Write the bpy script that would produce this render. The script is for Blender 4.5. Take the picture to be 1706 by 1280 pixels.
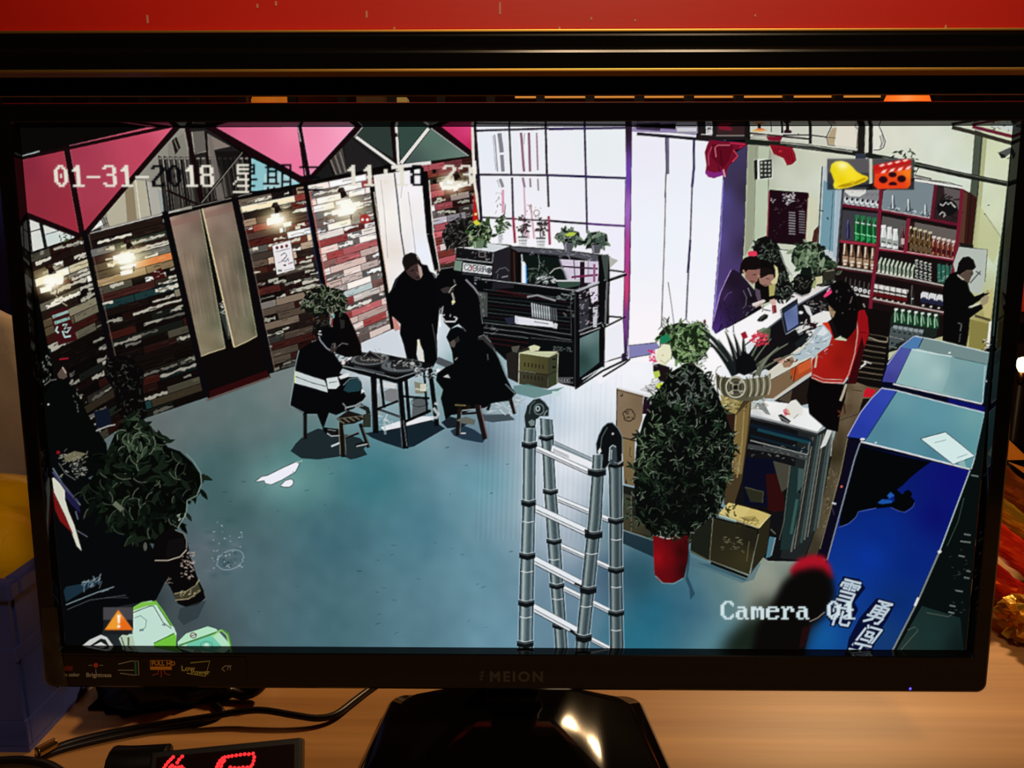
import bpy, bmesh, math, random
import numpy as np
from mathutils import Vector, Matrix, noise as mnoise

for o in list(bpy.data.objects):
    bpy.data.objects.remove(o, do_unlink=True)
SC = bpy.context.scene
COL = SC.collection

# ---------------------------------------------------------------- camera
IMW, IMH, FPX = 1706.0, 1280.0, 1320.0
TILT = math.radians(3.0)                      # the monitor leans back a little
SW, SH = 0.531, 0.2966                        # lit screen, metres
SCREEN_Z = 0.083                              # lower edge of the lit screen above the desk
_obj = [(-SW / 2, SH), (SW / 2, SH), (SW / 2, 0), (-SW / 2, 0)]
_pix = [(27, 211), (1688, 208), (1612, 1086), (106, 1078)]
_A = []
for (X, Y), (u, v) in zip(_obj, _pix):
    u -= IMW / 2; v -= IMH / 2
    _A += [[X, Y, 1, 0, 0, 0, -u * X, -u * Y, -u], [0, 0, 0, X, Y, 1, -v * X, -v * Y, -v]]
_H = np.linalg.svd(np.array(_A))[2][-1].reshape(3, 3)
_M = np.diag([1 / FPX, 1 / FPX, 1]) @ _H
_M = _M / np.linalg.norm(_M[:, 0]) * np.sign(_M[2, 2])
_r1 = _M[:, 0] / np.linalg.norm(_M[:, 0]); _r2 = _M[:, 1] - _r1 * (_r1 @ _M[:, 1]); _r2 /= np.linalg.norm(_r2)
_R = np.stack([_r1, _r2, np.cross(_r1, _r2)], 1)          # screen frame -> camera (x right, y down, z forward)
_t = _M[:, 2]
S_R = np.array([[1, 0, 0], [0, math.sin(TILT), math.cos(TILT)], [0, -math.cos(TILT), math.sin(TILT)]]).T   # screen frame -> world
S_O = np.array([0, 0, SCREEN_Z])
CAM_C = S_O + S_R @ (-_R.T @ _t)
CAM_W = S_R @ _R.T                                        # camera (cv) axes -> world
cam = bpy.data.cameras.new('camera'); cam_o = bpy.data.objects.new('camera', cam); COL.objects.link(cam_o)
cam.sensor_fit = 'HORIZONTAL'; cam.sensor_width = 36; cam.lens = FPX * 36 / IMW; cam.clip_start = .01; cam.clip_end = 30
_B = np.eye(4); _B[:3, 0] = CAM_W[:, 0]; _B[:3, 1] = -CAM_W[:, 1]; _B[:3, 2] = -CAM_W[:, 2]; _B[:3, 3] = CAM_C
cam_o.matrix_world = Matrix(_B.tolist())
SC.camera = cam_o


def ray(px, py):
    d = CAM_W @ np.array([(px - IMW / 2) / FPX, (py - IMH / 2) / FPX, 1.0])
    return d / np.linalg.norm(d)


def at_z(px, py, z=0.0):
    """where the line of sight through a picture point meets the level z"""
    d = ray(px, py); k = (z - CAM_C[2]) / d[2]
    return Vector(CAM_C + d * k)


def at_y(px, py, y):
    d = ray(px, py); k = (y - CAM_C[1]) / d[1]
    return Vector(CAM_C + d * k)


def scr(x, y, n=0.0):
    """screen coordinates (metres from lower middle of the lit panel, n towards the viewer) -> world"""
    return Vector(S_O + S_R @ np.array([x, y, n]))


def on_screen(px, py):
    """picture point -> screen coordinates"""
    d = ray(px, py); nn = S_R[:, 2]
    k = ((S_O - CAM_C) @ nn) / (d @ nn)
    q = S_R.T @ (CAM_C + d * k - S_O)
    return q[0], q[1]


# ---------------------------------------------------------------- world, lights, exposure
W = bpy.data.worlds.new('world'); SC.world = W; W.use_nodes = True
W.node_tree.nodes['Background'].inputs[0].default_value = (.9, .62, .36, 1)
W.node_tree.nodes['Background'].inputs[1].default_value = .012
SC.view_settings.view_transform = 'Standard'; SC.view_settings.look = 'None'
SC.view_settings.exposure = 0; SC.view_settings.gamma = 1; SC.view_settings.use_curve_mapping = False


def lamp(name, kind, loc, energy, color, size=.1, target=None):
    d = bpy.data.lights.new(name, kind); d.energy = energy; d.color = color
    if kind == 'AREA':
        d.shape = 'DISK'; d.size = size
    else:
        d.shadow_soft_size = size
    o = bpy.data.objects.new(name, d); COL.objects.link(o); o.location = loc
    if target is not None:
        o.rotation_euler = (Vector(target) - Vector(loc)).to_track_quat('-Z', 'Y').to_euler()
    return o


lamp('ceiling_lamp', 'AREA', (.74, 1.2, 1.3), 25, (1.0, .64, .31), .16, (.15, .1, 0))
lamp('room_lamp', 'AREA', (.5, -1.1, 1.7), 11, (1.0, .72, .44), .35, (.0, .1, .1))
_s = lamp('shelf_fill_spot', 'SPOT', (.12, -.75, 1.25), 21, (1.0, .70, .42), .10, (.06, .3, .66))  # added spot without a known source, brightens the red board
_s.data.spot_size = math.radians(50); _s.data.spot_blend = .8
# ======================================================================
# THE PICTURE SHOWN ON THE MONITOR (a flat screen image, drawn procedurally)
# ======================================================================
CX0, CY0, CW, CH = 10, 195, 1696, 905            # canvas window
CAN = np.zeros((CH, CW, 3), np.float32)
IDB = np.zeros((CH, CW), np.int16)
PIECES = [('pictured_backdrop', 'black unlit left margin of the picture on the screen')]
CUR = [0]
RNG = np.random.RandomState(7)


def piece(name, label):
    PIECES.append((name, label))
    CUR[0] = len(PIECES) - 1


def again(name):
    CUR[0] = max(i for i, p in enumerate(PIECES) if p[0] == name)


def coverage(pts, ss=None):
    p = np.asarray(pts, np.float64) - (CX0, CY0)
    x0 = max(0, int(math.floor(p[:, 0].min()))); x1 = min(CW, int(math.ceil(p[:, 0].max())) + 1)
    y0 = max(0, int(math.floor(p[:, 1].min()))); y1 = min(CH, int(math.ceil(p[:, 1].max())) + 1)
    if x1 <= x0 or y1 <= y0:
        return None
    if ss is None:
        ss = 4 if (x1 - x0) * (y1 - y0) < 3000 else (3 if (x1 - x0) * (y1 - y0) < 60000 else 2)
    w, h = (x1 - x0) * ss, (y1 - y0) * ss
    ys = y0 + (np.arange(h) + .5) / ss
    acc = np.zeros((h, w + 1), np.int16)
    q = np.roll(p, -1, 0)
    for (ax, ay), (bx, by) in zip(p, q):
        if ay == by:
            continue
        lo, hi = (ay, by) if ay < by else (by, ay)
        r0 = int(np.searchsorted(ys, lo)); r1 = int(np.searchsorted(ys, hi))
        if r1 <= r0:
            continue
        rows = np.arange(r0, r1)
        xc = ax + (ys[rows] - ay) * (bx - ax) / (by - ay)
        col = np.clip(np.ceil((xc - x0) * ss - .5), 0, w).astype(int)
        np.add.at(acc, (rows, col), 1)
    ins = (np.cumsum(acc, 1)[:, :w] & 1).astype(np.float32)
    cov = ins.reshape(y1 - y0, ss, x1 - x0, ss).mean((1, 3))
    return x0, y0, x1, y1, cov


def put(win, col, a=1.0):
    if win is None:
        return
    x0, y0, x1, y1, cov = win
    m = (cov * a)[..., None]
    c = np.asarray(col, np.float32)
    CAN[y0:y1, x0:x1] = CAN[y0:y1, x0:x1] * (1 - m) + c * m
    if a > .55:
        IDB[y0:y1, x0:x1][cov > .5] = CUR[0]


def poly(pts, col, a=1.0):
    put(coverage(pts), col, a)


def grad(pts, stops, a=1.0, tex=0, power=2.0, blur=0):
    """polygon coloured by inverse distance to control points [(x, y, colour)]"""
    win = coverage(pts)
    if win is None:
        return
    x0, y0, x1, y1, cov = win
    yy, xx = np.mgrid[y0:y1, x0:x1].astype(np.float32)
    num = 0; den = 0
    for (sx, sy, c) in stops:
        d = ((xx + CX0 - sx) ** 2 + (yy + CY0 - sy) ** 2 + 30) ** (-power / 2)
        num = num + d[..., None] * np.asarray(c, np.float32); den = den + d
    col = num / den[..., None]
    if blur:
        col = box_blur(box_blur(box_blur(col, blur), blur), blur)
    if tex:
        col = col + (smooth_noise(y1 - y0, x1 - x0, 9) * tex)[..., None] + RNG.randn(y1 - y0, x1 - x0, 1).astype(np.float32) * tex * .15
    put(win, col, a)


def box_blur(a, r):
    if r < 1:
        return a
    k = 2 * r + 1
    for ax in (0, 1):
        pad = [(0, 0)] * a.ndim; pad[ax] = (r + 1, r)
        c = np.cumsum(np.pad(a, pad, mode='edge'), axis=ax, dtype=np.float64)
        n = a.shape[ax]
        a = ((np.take(c, np.arange(k, k + n), ax) - np.take(c, np.arange(0, n), ax)) / k).astype(np.float32)
    return a


def smooth_noise(h, w, r):
    n = box_blur(box_blur(RNG.randn(h, w).astype(np.float32), r), r)
    return n / (n.std() + 1e-6)


def stroke_pts(pts, w):
    """outline polygon of a polyline, w = width or (start, end)"""
    p = np.asarray(pts, float)
    n = len(p)
    ws = np.linspace(w[0], w[1], n) if isinstance(w, (tuple, list)) else np.full(n, float(w))
    t = np.gradient(p, axis=0)
    t /= np.maximum(1e-6, np.hypot(t[:, 0], t[:, 1]))[:, None]
    nn = np.stack([-t[:, 1], t[:, 0]], 1) * ws[:, None] / 2
    return np.vstack([p + nn, (p - nn)[::-1]])


def line(pts, w, col, a=1.0):
    poly(stroke_pts(pts, w), col, a)


def rect(x0, y0, x1, y1, col, a=1.0):
    poly([(x0, y0), (x1, y0), (x1, y1), (x0, y1)], col, a)


def oval(cx, cy, rx, ry, col, a=1.0, rot=0.0, n=26):
    t = np.linspace(0, 2 * math.pi, n, endpoint=False)
    c, s = math.cos(rot), math.sin(rot)
    poly(np.stack([cx + rx * np.cos(t) * c - ry * np.sin(t) * s, cy + rx * np.cos(t) * s + ry * np.sin(t) * c], 1), col, a)


def glow(cx, cy, rx, ry, col, a=1.0):
    x0 = max(0, int(cx - rx - CX0)); x1 = min(CW, int(cx + rx - CX0) + 1)
    y0 = max(0, int(cy - ry - CY0)); y1 = min(CH, int(cy + ry - CY0) + 1)
    yy, xx = np.mgrid[y0:y1, x0:x1]
    d = np.hypot((xx + CX0 - cx) / rx, (yy + CY0 - cy) / ry)
    m = (np.clip(1 - d, 0, 1) ** 1.5 * a)[..., None].astype(np.float32)
    CAN[y0:y1, x0:x1] = CAN[y0:y1, x0:x1] * (1 - m) + np.asarray(col, np.float32) * m


def soft(pts, col, r, a=1.0):
    """blurred-edge polygon"""
    win = coverage(pts, 1)
    x0, y0, x1, y1, cov = win
    big = np.zeros((CH, CW), np.float32); big[y0:y1, x0:x1] = cov
    m = box_blur(box_blur(box_blur(big, r), r), max(1, r // 2))
    mm = (m * a)[..., None]
    CAN[:] = CAN * (1 - mm) + np.asarray(col, np.float32) * mm
    if a > .55:
        IDB[m > .5] = CUR[0]


def outlined(pts, col, edge, w=1.2, a=1.0):
    poly(pts, col, a)
    line(list(pts) + [pts[0]], w, edge, a)


def leaf(x, y, ln, ang, wd, col, edge=None, vein=None):
    t = np.array([(0, 0), (.25, .42), (.55, .5), (.85, .22), (1, 0), (.85, -.22), (.55, -.5), (.25, -.42)])
    c, s = math.cos(ang), math.sin(ang)
    px, py = t[:, 0] * ln, t[:, 1] * wd
    pts = np.stack([x + px * c - py * s, y + px * s + py * c], 1)
    poly(pts, col)
    if edge is not None:
        line(pts[:5], .9, edge, .8)
    if vein is not None:
        line([pts[0], pts[4]], .7, vein, .6)


def inside(pts, x, y):
    r = False; n = len(pts); j = n - 1
    for i in range(n):
        xi, yi = pts[i]; xj, yj = pts[j]
        if (yi > y) != (yj > y) and x < (xj - xi) * (y - yi) / (yj - yi) + xi:
            r = not r
        j = i
    return r


def foliage(region, n, ln, wd, fills, edges, base=None, down=.5, edge_p=.6, seed=1):
    """a mass of leaves inside an outline"""
    rs = np.random.RandomState(seed)
    if base is not None:
        poly(region, base)
    r = np.asarray(region, float)
    (ax, ay), (bx, by) = r.min(0), r.max(0)
    k = 0; tries = 0
    while k < n and tries < n * 12:
        tries += 1
        x, y = rs.uniform(ax, bx), rs.uniform(ay, by)
        if not inside(region, x, y):
            continue
        k += 1
        ang = rs.uniform(-math.pi, math.pi) if rs.rand() > down else rs.uniform(.2, math.pi - .2)
        L = rs.uniform(*ln)
        f = fills[rs.randint(len(fills))]
        e = edges[rs.randint(len(edges))] if rs.rand() < edge_p else None
        leaf(x, y, L, ang, L * wd, f, e)


def bitmap(rows, x, y, pw, ph, col, nb=8, split=None, shear=0):
    """draw font rows (ints, nb bits); from column split on the dots are black"""
    n = len(rows)
    B = np.array([[v >> (nb - 1 - b) & 1 for b in range(nb)] for v in rows], np.float32)
    x0, y0 = int(x - CX0) - 1, int(y - CY0) - 1; x1, y1 = int(x - CX0 + nb * pw + shear * n) + 2, int(y - CY0 + n * ph) + 2
    sy, sx = np.mgrid[y0 * 4:y1 * 4, x0 * 4:x1 * 4] / 4.0 + .125
    r = np.floor((sy + CY0 - y) / ph).astype(int); c = np.floor((sx + CX0 - x - shear * r) / pw).astype(int)
    ok = (r >= 0) & (r < n) & (c >= 0) & (c < nb)
    m = np.where(ok, B[np.clip(r, 0, n - 1), np.clip(c, 0, nb - 1)], 0)
    C = np.full((n, nb, 3), col, np.float32)
    if split is not None:
        C[:, split:] = (8, 8, 12)
    cc = C[np.clip(r, 0, n - 1), np.clip(c, 0, nb - 1)] * m[..., None]
    H, Wd = y1 - y0, x1 - x0
    cov = m.reshape(H, 4, Wd, 4).mean((1, 3)); cc = cc.reshape(H, 4, Wd, 4, 3).mean((1, 3))
    CAN[y0:y1, x0:x1] = CAN[y0:y1, x0:x1] * (1 - cov[..., None]) + cc
    IDB[y0:y1, x0:x1][cov > .5] = CUR[0]


def whorls(region, n, ln, wd, fills, edges, seed, k=(5, 8), droop=.5):
    """clusters of leaves radiating from a point"""
    rs = np.random.RandomState(seed)
    r = np.asarray(region, float); (ax, ay), (bx, by) = r.min(0), r.max(0)
    c = 0
    while c < n:
        x, y = rs.uniform(ax, bx), rs.uniform(ay, by)
        if not inside(region, x, y):
            continue
        c += 1
        a0 = rs.uniform(0, 6.3); m = rs.randint(*k); tone = rs.uniform(.5, 1.5)
        for i in range(m):
            a = a0 + 6.283 * i / m + rs.normal(0, .15); L = rs.uniform(*ln)
            f = np.array(fills[rs.randint(len(fills))]) * tone
            dx, dy = math.cos(a), math.sin(a) * .75 + droop * .4
            leaf(x, y, L, math.atan2(dy, dx), L * wd, f, np.array(edges[rs.randint(len(edges))]) * min(1.2, tone) if rs.rand() < .6 else None)


F16 = {'0': (0x38, 0x6C, 0xC6, 0xC6, 0xD6, 0xD6, 0xC6, 0xC6, 0x6C, 0x38), '1': (0x18, 0x38, 0x78, 0x18, 0x18, 0x18, 0x18, 0x18, 0x18, 0x7E),
       '2': (0x7C, 0xC6, 0x06, 0x0C, 0x18, 0x30, 0x60, 0xC0, 0xC6, 0xFE), '3': (0x7C, 0xC6, 0x06, 0x06, 0x3C, 0x06, 0x06, 0x06, 0xC6, 0x7C),
       '8': (0x7C, 0xC6, 0xC6, 0xC6, 0x7C, 0xC6, 0xC6, 0xC6, 0xC6, 0x7C), '-': (0, 0, 0, 0, 0, 0xFE, 0, 0, 0, 0), ' ': (0,) * 10,
       ':': (0, 0, 0x18, 0x18, 0, 0, 0, 0x18, 0x18, 0), 'C': (0x3C, 0x66, 0xC2, 0xC0, 0xC0, 0xC0, 0xC0, 0xC2, 0x66, 0x3C),
       'a': (0, 0, 0, 0x78, 0x0C, 0x7C, 0xCC, 0xCC, 0xCC, 0x76), 'm': (0, 0, 0, 0xEC, 0xFE, 0xD6, 0xD6, 0xD6, 0xD6, 0xC6),
       'e': (0, 0, 0, 0x7C, 0xC6, 0xFE, 0xC0, 0xC0, 0xC6, 0x7C), 'r': (0, 0, 0, 0xDC, 0x76, 0x66, 0x60, 0x60, 0x60, 0xF0)}
F57 = {'C': (14, 17, 16, 16, 16, 17, 14), 'Z': (31, 1, 2, 4, 8, 16, 31), 'M': (17, 27, 21, 21, 17, 17, 17), '3': (30, 1, 1, 14, 1, 1, 30),
       '6': (14, 16, 16, 30, 17, 17, 14), '8': (14, 17, 17, 14, 17, 17, 14), 'A': (14, 17, 17, 31, 17, 17, 17), '0': (14, 17, 17, 17, 17, 17, 14),
       '2': (14, 17, 1, 6, 8, 16, 31), '-': (0, 0, 0, 14, 0, 0, 0), '7': (31, 1, 2, 4, 4, 8, 8), 'L': (16, 16, 16, 16, 16, 16, 31)}
STAR = (0x0000, 0x1FF0, 0x1010, 0x1FF0, 0x1010, 0x1FF0, 0x0100, 0x1100, 0x1FF8, 0x2100, 0x4100, 0x1FF0, 0x0100, 0x0100, 0x7FFC)
PERIOD = (0x2200, 0x227C, 0x7F44, 0x2244, 0x3E44, 0x227C, 0x2244, 0x3E44, 0x2244, 0x227C, 0xFF44, 0x0044, 0x2444, 0x2284, 0x4114)
THREE = (0, 0, 0x3FF8, 0, 0, 0, 0, 0x1FF0, 0, 0, 0, 0, 0, 0x7FFC, 0)


def tiny_text(s, x, y, pw, ph, col, dx=6, slope=0.0):
    for i, ch in enumerate(s):
        for r, v in enumerate(F57.get(ch, (0,) * 7)):
            for b in range(5):
                if v >> (4 - b) & 1:
                    px = x + (i * dx + b) * pw; py = y + r * ph + slope * (i * dx + b) * pw
                    rect(px, py, px + pw, py + ph, col)


def scribble(x0, y0, x1, y1, n, col, seed, ln=5, w=1.0, ang=0.0):
    rs = np.random.RandomState(seed)
    for k in range(n):
        x, y = rs.uniform(x0, x1), rs.uniform(y0, y1)
        a = ang + rs.normal(0, .5); L = rs.uniform(.4, 1) * ln
        line([(x, y), (x + L * .5 * math.cos(a), y + L * .5 * math.sin(a) + rs.normal(0, .6)), (x + L * math.cos(a), y + L * math.sin(a))], w * rs.uniform(.6, 1.3), col, rs.uniform(.5, 1))
def lerp(a, b, t):
    return a + (b - a) * t


# wall of coloured planks: top and bottom edge of the wall along its length
WT = [(50, 424), (141, 392), (276, 358), (392, 334), (509, 310), (619, 288), (703, 276), (790, 262)]
WB = [(118, 768), (210, 708), (345, 662), (452, 622), (560, 590), (653, 549), (738, 522), (818, 498)]


def wall_pt(s, v):
    i = min(6, max(0, int(s))); t = s - i
    tx, ty = lerp(WT[i][0], WT[i + 1][0], t), lerp(WT[i][1], WT[i + 1][1], t)
    bx, by = lerp(WB[i][0], WB[i + 1][0], t), lerp(WB[i][1], WB[i + 1][1], t)
    return (lerp(tx, bx, v), lerp(ty, by, v))


def wall_quad(s0, s1, v0, v1):
    return [wall_pt(s0, v0), wall_pt(s1, v0), wall_pt(s1, v1), wall_pt(s0, v1)]


def planks(s0, s1, palette, rows=25, seed=3, base=(14, 9, 8), dim=None, lens=(.22, .55), bark=.48, pale=(208, 203, 186)):
    """rows of reclaimed boards: plain painted ones and barky ones with ragged pale streaks"""
    rs = np.random.RandomState(seed)
    poly(wall_quad(s0, s1, 0, 1), base)
    pal = [p[0] for p in palette]; wt = np.array([p[1] for p in palette], float); wt /= wt.sum()
    for r in range(rows):
        v0, v1 = (r + .06) / rows, (r + .95) / rows
        s = s0 - rs.uniform(0, .3)
        while s < s1:
            L = rs.uniform(*lens) * (1.5 if rs.rand() < .3 else 1)
            a, b = max(s, s0), min(s + L - .01, s1)
            s += L
            if b - a < .02:
                continue
            k = dim(.5 * (a + b), .5 * (v0 + v1)) if dim else 1
            c = np.clip(np.array(pal[rs.choice(len(pal), p=wt)], float) * rs.uniform(.8, 1.12) * k, 0, 250)
            kp = min(1.12, .45 + .6 * k)
            P = np.clip(np.array(pale) * kp * rs.uniform(.75, 1.05), 0, 250)
            n = max(3, int((b - a) * 34))
            us = np.linspace(a, b, n)
            if rs.rand() < bark:
                poly(wall_quad(a, b, v0, v1), np.clip(c * .4 + 4, 0, 250))
                for q in range(rs.randint(1, 4)):
                    i0 = rs.randint(0, max(1, n - 3)); i1 = min(n, i0 + rs.randint(3, n + 2))
                    u = us[i0:i1]
                    if len(u) < 3:
                        continue
                    m = lerp(v0, v1, rs.uniform(.15, .85)); h = (v1 - v0) * rs.uniform(.14, .38)
                    up = [wall_pt(x, max(v0, m - h * rs.uniform(.2, 1.2))) for x in u]; dn = [wall_pt(x, min(v1, m + h * rs.uniform(.2, 1.2))) for x in u[::-1]]
                    poly(up + dn, P if rs.rand() < .75 else P * .6)
                for q in range(rs.randint(2, 6)):
                    u0 = rs.uniform(a, b); vv = rs.uniform(v0, v1)
                    line([wall_pt(u0, vv), wall_pt(min(b, u0 + rs.uniform(.02, .1)), vv + rs.normal(0, .006))], rs.uniform(.8, 2.2), c * .25, .9)
            else:
                poly(wall_quad(a, b, v0, v1), c)
                line([wall_pt(a, v1), wall_pt(b, v1)], .9, c * .3, .8); line([wall_pt(a, v0), wall_pt(b, v0)], .8, np.clip(c * 1.35 + 12, 0, 250), .55)
                for q in range(rs.randint(2, 6)):
                    u0 = rs.uniform(a, b); u1 = min(b, u0 + rs.uniform(.04, .2)); vv = rs.uniform(v0, v1)
                    line([wall_pt(u0, vv), wall_pt((u0 + u1) / 2, vv + rs.normal(0, .003)), wall_pt(u1, vv)], rs.uniform(.6, 1.5), c * .45 if rs.rand() < .6 else np.clip(c * 1.35 + 14, 0, 245), .7)


def wall_lamp(x, y, sx, sy, r, col=(255, 252, 225), seed=1):
    rs = np.random.RandomState(seed)
    glow(x, y, r * 2.8, r * 2.0, (236, 200, 110), .7)
    glow(x, y, r * 1.9, r * 1.5, col, 1)
    for k in range(9):                                     # blown out boards round the bulb
        px, py = x + rs.normal(0, r * .45), y + rs.normal(0, r * .38); w = rs.uniform(.25, .7) * r; h = rs.uniform(5, 10)
        poly([(px - w, py + w * .22), (px + w, py - w * .22), (px + w, py - w * .22 + h), (px - w * .8, py + w * .2 + h)], (250, 246, 232) if k % 3 else col)
    glow(x, y, r * 1.0, r * .9, (254, 252, 244), 1)
    poly([(sx - 6, sy - 9), (sx + 1, sy - 10), (sx + 4, sy - 4), (sx + 10, sy + 6), (sx - 3, sy + 9), (sx - 4, sy), (sx - 9, sy - 3)], (26, 15, 12))
    line([(sx + 3, sy + 6), (sx + 8, sy + 4)], 1, (140, 120, 100)); oval(sx - 1, sy - 5, 3.4, 3, (52, 30, 26))
    line([(x + 8, y + 13), (x + 12, y + 12), (x + 10, y + 12), (x + 10, y + 20)], 1.4, (50, 45, 35))


def paint_picture():
    # ---------------------------------------------------------------- floor
    piece('pictured_floor', 'blue grey painted concrete floor shown in the middle of the screen')
    FL = [(118, 768), (210, 708), (345, 662), (452, 622), (560, 590), (653, 549), (738, 522), (1045, 590), (1180, 540), (1420, 600), (1420, 1090), (100, 1090), (95, 900)]
    grad(FL, [(260, 720, (96, 106, 104)), (340, 690, (98, 112, 112)), (470, 640, (112, 124, 122)), (620, 575, (205, 212, 218)), (700, 560, (215, 222, 232)),
              (420, 700, (92, 112, 112)), (360, 780, (66, 96, 98)), (500, 790, (74, 122, 122)), (620, 800, (60, 118, 128)), (380, 850, (66, 96, 98)),
              (330, 930, (88, 102, 108)), (300, 1030, (66, 78, 82)), (420, 950, (78, 104, 112)), (560, 900, (64, 104, 116)), (700, 880, (76, 122, 138)),
              (560, 1040, (70, 106, 116)), (700, 1050, (86, 124, 138)), (800, 800, (104, 152, 166)), (800, 950, (98, 140, 156)), (830, 1060, (104, 146, 164)),
              (850, 700, (150, 172, 186)), (800, 730, (96, 120, 136)), (900, 680, (190, 206, 220)), (960, 640, (228, 234, 242)), (1000, 600, (240, 242, 248)),
              (940, 760, (226, 230, 238)), (940, 830, (205, 212, 222)), (950, 900, (166, 178, 192)), (950, 980, (112, 138, 158)), (950, 1060, (98, 130, 148)),
              (1010, 880, (110, 138, 148)), (1010, 960, (70, 96, 118)), (1060, 960, (36, 78, 92)), (1090, 1020, (34, 98, 122)), (1060, 1070, (40, 108, 130)),
              (1150, 1010, (56, 100, 122)), (1210, 990, (88, 122, 126)), (1260, 970, (150, 156, 140)), (1200, 1070, (84, 128, 140)), (1270, 1000, (120, 124, 112)),
              (150, 950, (16, 20, 22)), (200, 1000, (22, 26, 28)), (1050, 620, (242, 242, 248)), (1150, 600, (245, 244, 248)), (780, 640, (110, 150, 148))], tex=1.6, power=3.0, blur=13)
    for k in range(60):                                    # faint stripes of the screen grid near the ladder
        x = 800 + k * 4.2
        line([(x, 640 + 30 * math.sin(k)), (x - 8, 900)], 1.6, (255, 255, 255) if k % 2 else (40, 70, 90), .045)
    # lit patches, scuffs, puddle
    glow(470, 800, 120, 70, (150, 196, 190), .45)
    outlined([(424, 803), (436, 794), (446, 792), (470, 780), (492, 770), (499, 772), (497, 778), (492, 787), (470, 800), (452, 808), (442, 806), (440, 801), (430, 803)], (236, 236, 246), (60, 70, 84), 1.4)
    outlined([(466, 810), (475, 801), (484, 798), (489, 801), (488, 808), (482, 812), (474, 812)], (236, 236, 246), (60, 70, 84), 1.4)
    line([(492, 771), (504, 768)], 1.2, (170, 190, 188))
    rs = np.random.RandomState(5)
    for k in range(46):
        x, y = rs.uniform(310, 850), rs.uniform(740, 1060)
        line([(x, y), (x + rs.uniform(2, 9), y + rs.uniform(-3, 1))], rs.uniform(.7, 2), (34, 62, 74), rs.uniform(.25, .7))
    for k in range(26):
        x, y = rs.normal(380, 22), rs.normal(920, 26)
        glow(x, y, rs.uniform(10, 22), rs.uniform(6, 14), (42, 74, 84) if k % 2 else (112, 122, 130), .3)
    t = np.linspace(0, 2 * math.pi, 40)
    line([(384 + 22 * math.cos(a) + rs.normal(0, .6), 933 + 16 * math.sin(a) - 5 * math.cos(a)) for a in t], 1.3, (150, 170, 176), .75)
    scribble(352, 868, 404, 948, 34, (188, 202, 206), 11, 4, 1.1)
    scribble(370, 920, 404, 944, 18, (40, 60, 66), 12, 5, 1.4)
    # bright reflection between wall and table
    poly([(602, 569), (653, 551), (668, 545), (690, 560), (690, 600), (640, 592), (600, 600)], (206, 212, 220), .8)

    # ------------------------------------------------------- upper left truss
    piece('pictured_roof_truss', 'black steel roof truss with pink panels along the top of the screen')
    poly([(15, 200), (800, 200), (800, 262), (703, 276), (509, 310), (276, 358), (141, 392), (50, 424), (30, 300)], (10, 7, 7))
    pk = (22, 8, 10)
    outlined([(35, 268), (105, 247), (131, 388), (43, 353)], (148, 46, 60), (190, 110, 118), 1.0)
    grad([(35, 268), (105, 247), (131, 388), (43, 353)], [(40, 280, (132, 40, 58)), (100, 260, (160, 52, 70)), (120, 370, (152, 44, 60)), (50, 345, (140, 42, 56))])
    outlined([(116, 243), (246, 213), (291, 212), (141, 385)], (168, 58, 80), (214, 130, 140), 1.0)
    grad([(116, 243), (246, 213), (291, 212), (141, 385)], [(120, 250, (158, 54, 76)), (285, 214, (214, 92, 118)), (230, 250, (188, 68, 92)), (141, 380, (160, 52, 70)), (140, 300, (164, 58, 78))])
    line([(34, 261), (52, 256), (66, 252)], 2.2, (150, 160, 160))
    # view through the truss
    poly([(297, 214), (345, 214), (402, 254), (416, 318), (300, 348), (150, 387), (172, 350)], (30, 28, 26))
    poly([(170, 362), (178, 352), (226, 297), (300, 214), (312, 214), (320, 350), (168, 386)], (140, 136, 126))
    poly([(178, 354), (222, 300), (246, 302), (285, 322), (284, 350), (180, 378)], (178, 172, 150))
    poly([(208, 318), (222, 302), (228, 366), (212, 370)], (138, 124, 98))
    poly([(240, 300), (262, 312), (266, 356), (250, 360)], (172, 168, 158))
    poly([(262, 314), (284, 324), (284, 350), (268, 354)], (150, 158, 156))
    line([(243, 300), (252, 360)], 1.6, (20, 20, 18)); line([(226, 300), (234, 366)], 1.2, (236, 230, 206))
    poly([(148, 388), (166, 362), (174, 376)], (226, 226, 220)); line([(150, 387), (178, 372)], 1.4, (40, 34, 30))
    for x in (168, 172, 176):
        line([(x, 362), (x + 6, 378)], 1.6, (38, 38, 34))
    poly([(280, 240), (306, 222), (314, 262), (280, 270)], (128, 124, 114))
    poly([(318, 220), (340, 218), (344, 252), (324, 256)], (100, 94, 88)); line([(320, 220), (324, 257), (344, 252)], 1.2, (176, 168, 156))
    poly([(286, 234), (294, 228), (301, 246), (292, 258)], (26, 20, 18)); line([(290, 232), (297, 250)], 1, (150, 140, 130))
    poly([(344, 222), (384, 244), (356, 250), (360, 330), (350, 332)], (128, 116, 108))
    for i in range(17):                                    # hanging drapes
        x = 266 + i * 9.0
        c = [(34, 31, 29), (20, 18, 18), (58, 54, 50)][i % 3]
        yb = 352 - (x - 266) * .245
        poly([(x - 3, 262 - abs(i - 7) * .5), (x + 4, 262), (x + 16, yb), (x + 7, yb + 2)], c)
        line([(x + 2, 264), (x + 12, yb)], rs.uniform(.6, 1.6), (118, 112, 104) if i % 2 else (70, 66, 60), .8)
        oval(x + 1, 264, 3, 1.6, (150, 144, 136), .8)
    poly([(344, 222), (352, 226), (374, 332), (362, 334)], (112, 104, 98), .9)
    poly([(357, 252), (402, 252), (402, 256), (337, 335), (372, 300)], (16, 15, 14), .8)
    poly([(418, 263), (470, 288), (495, 303), (500, 306), (416, 320)], (138, 192, 198))
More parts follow.
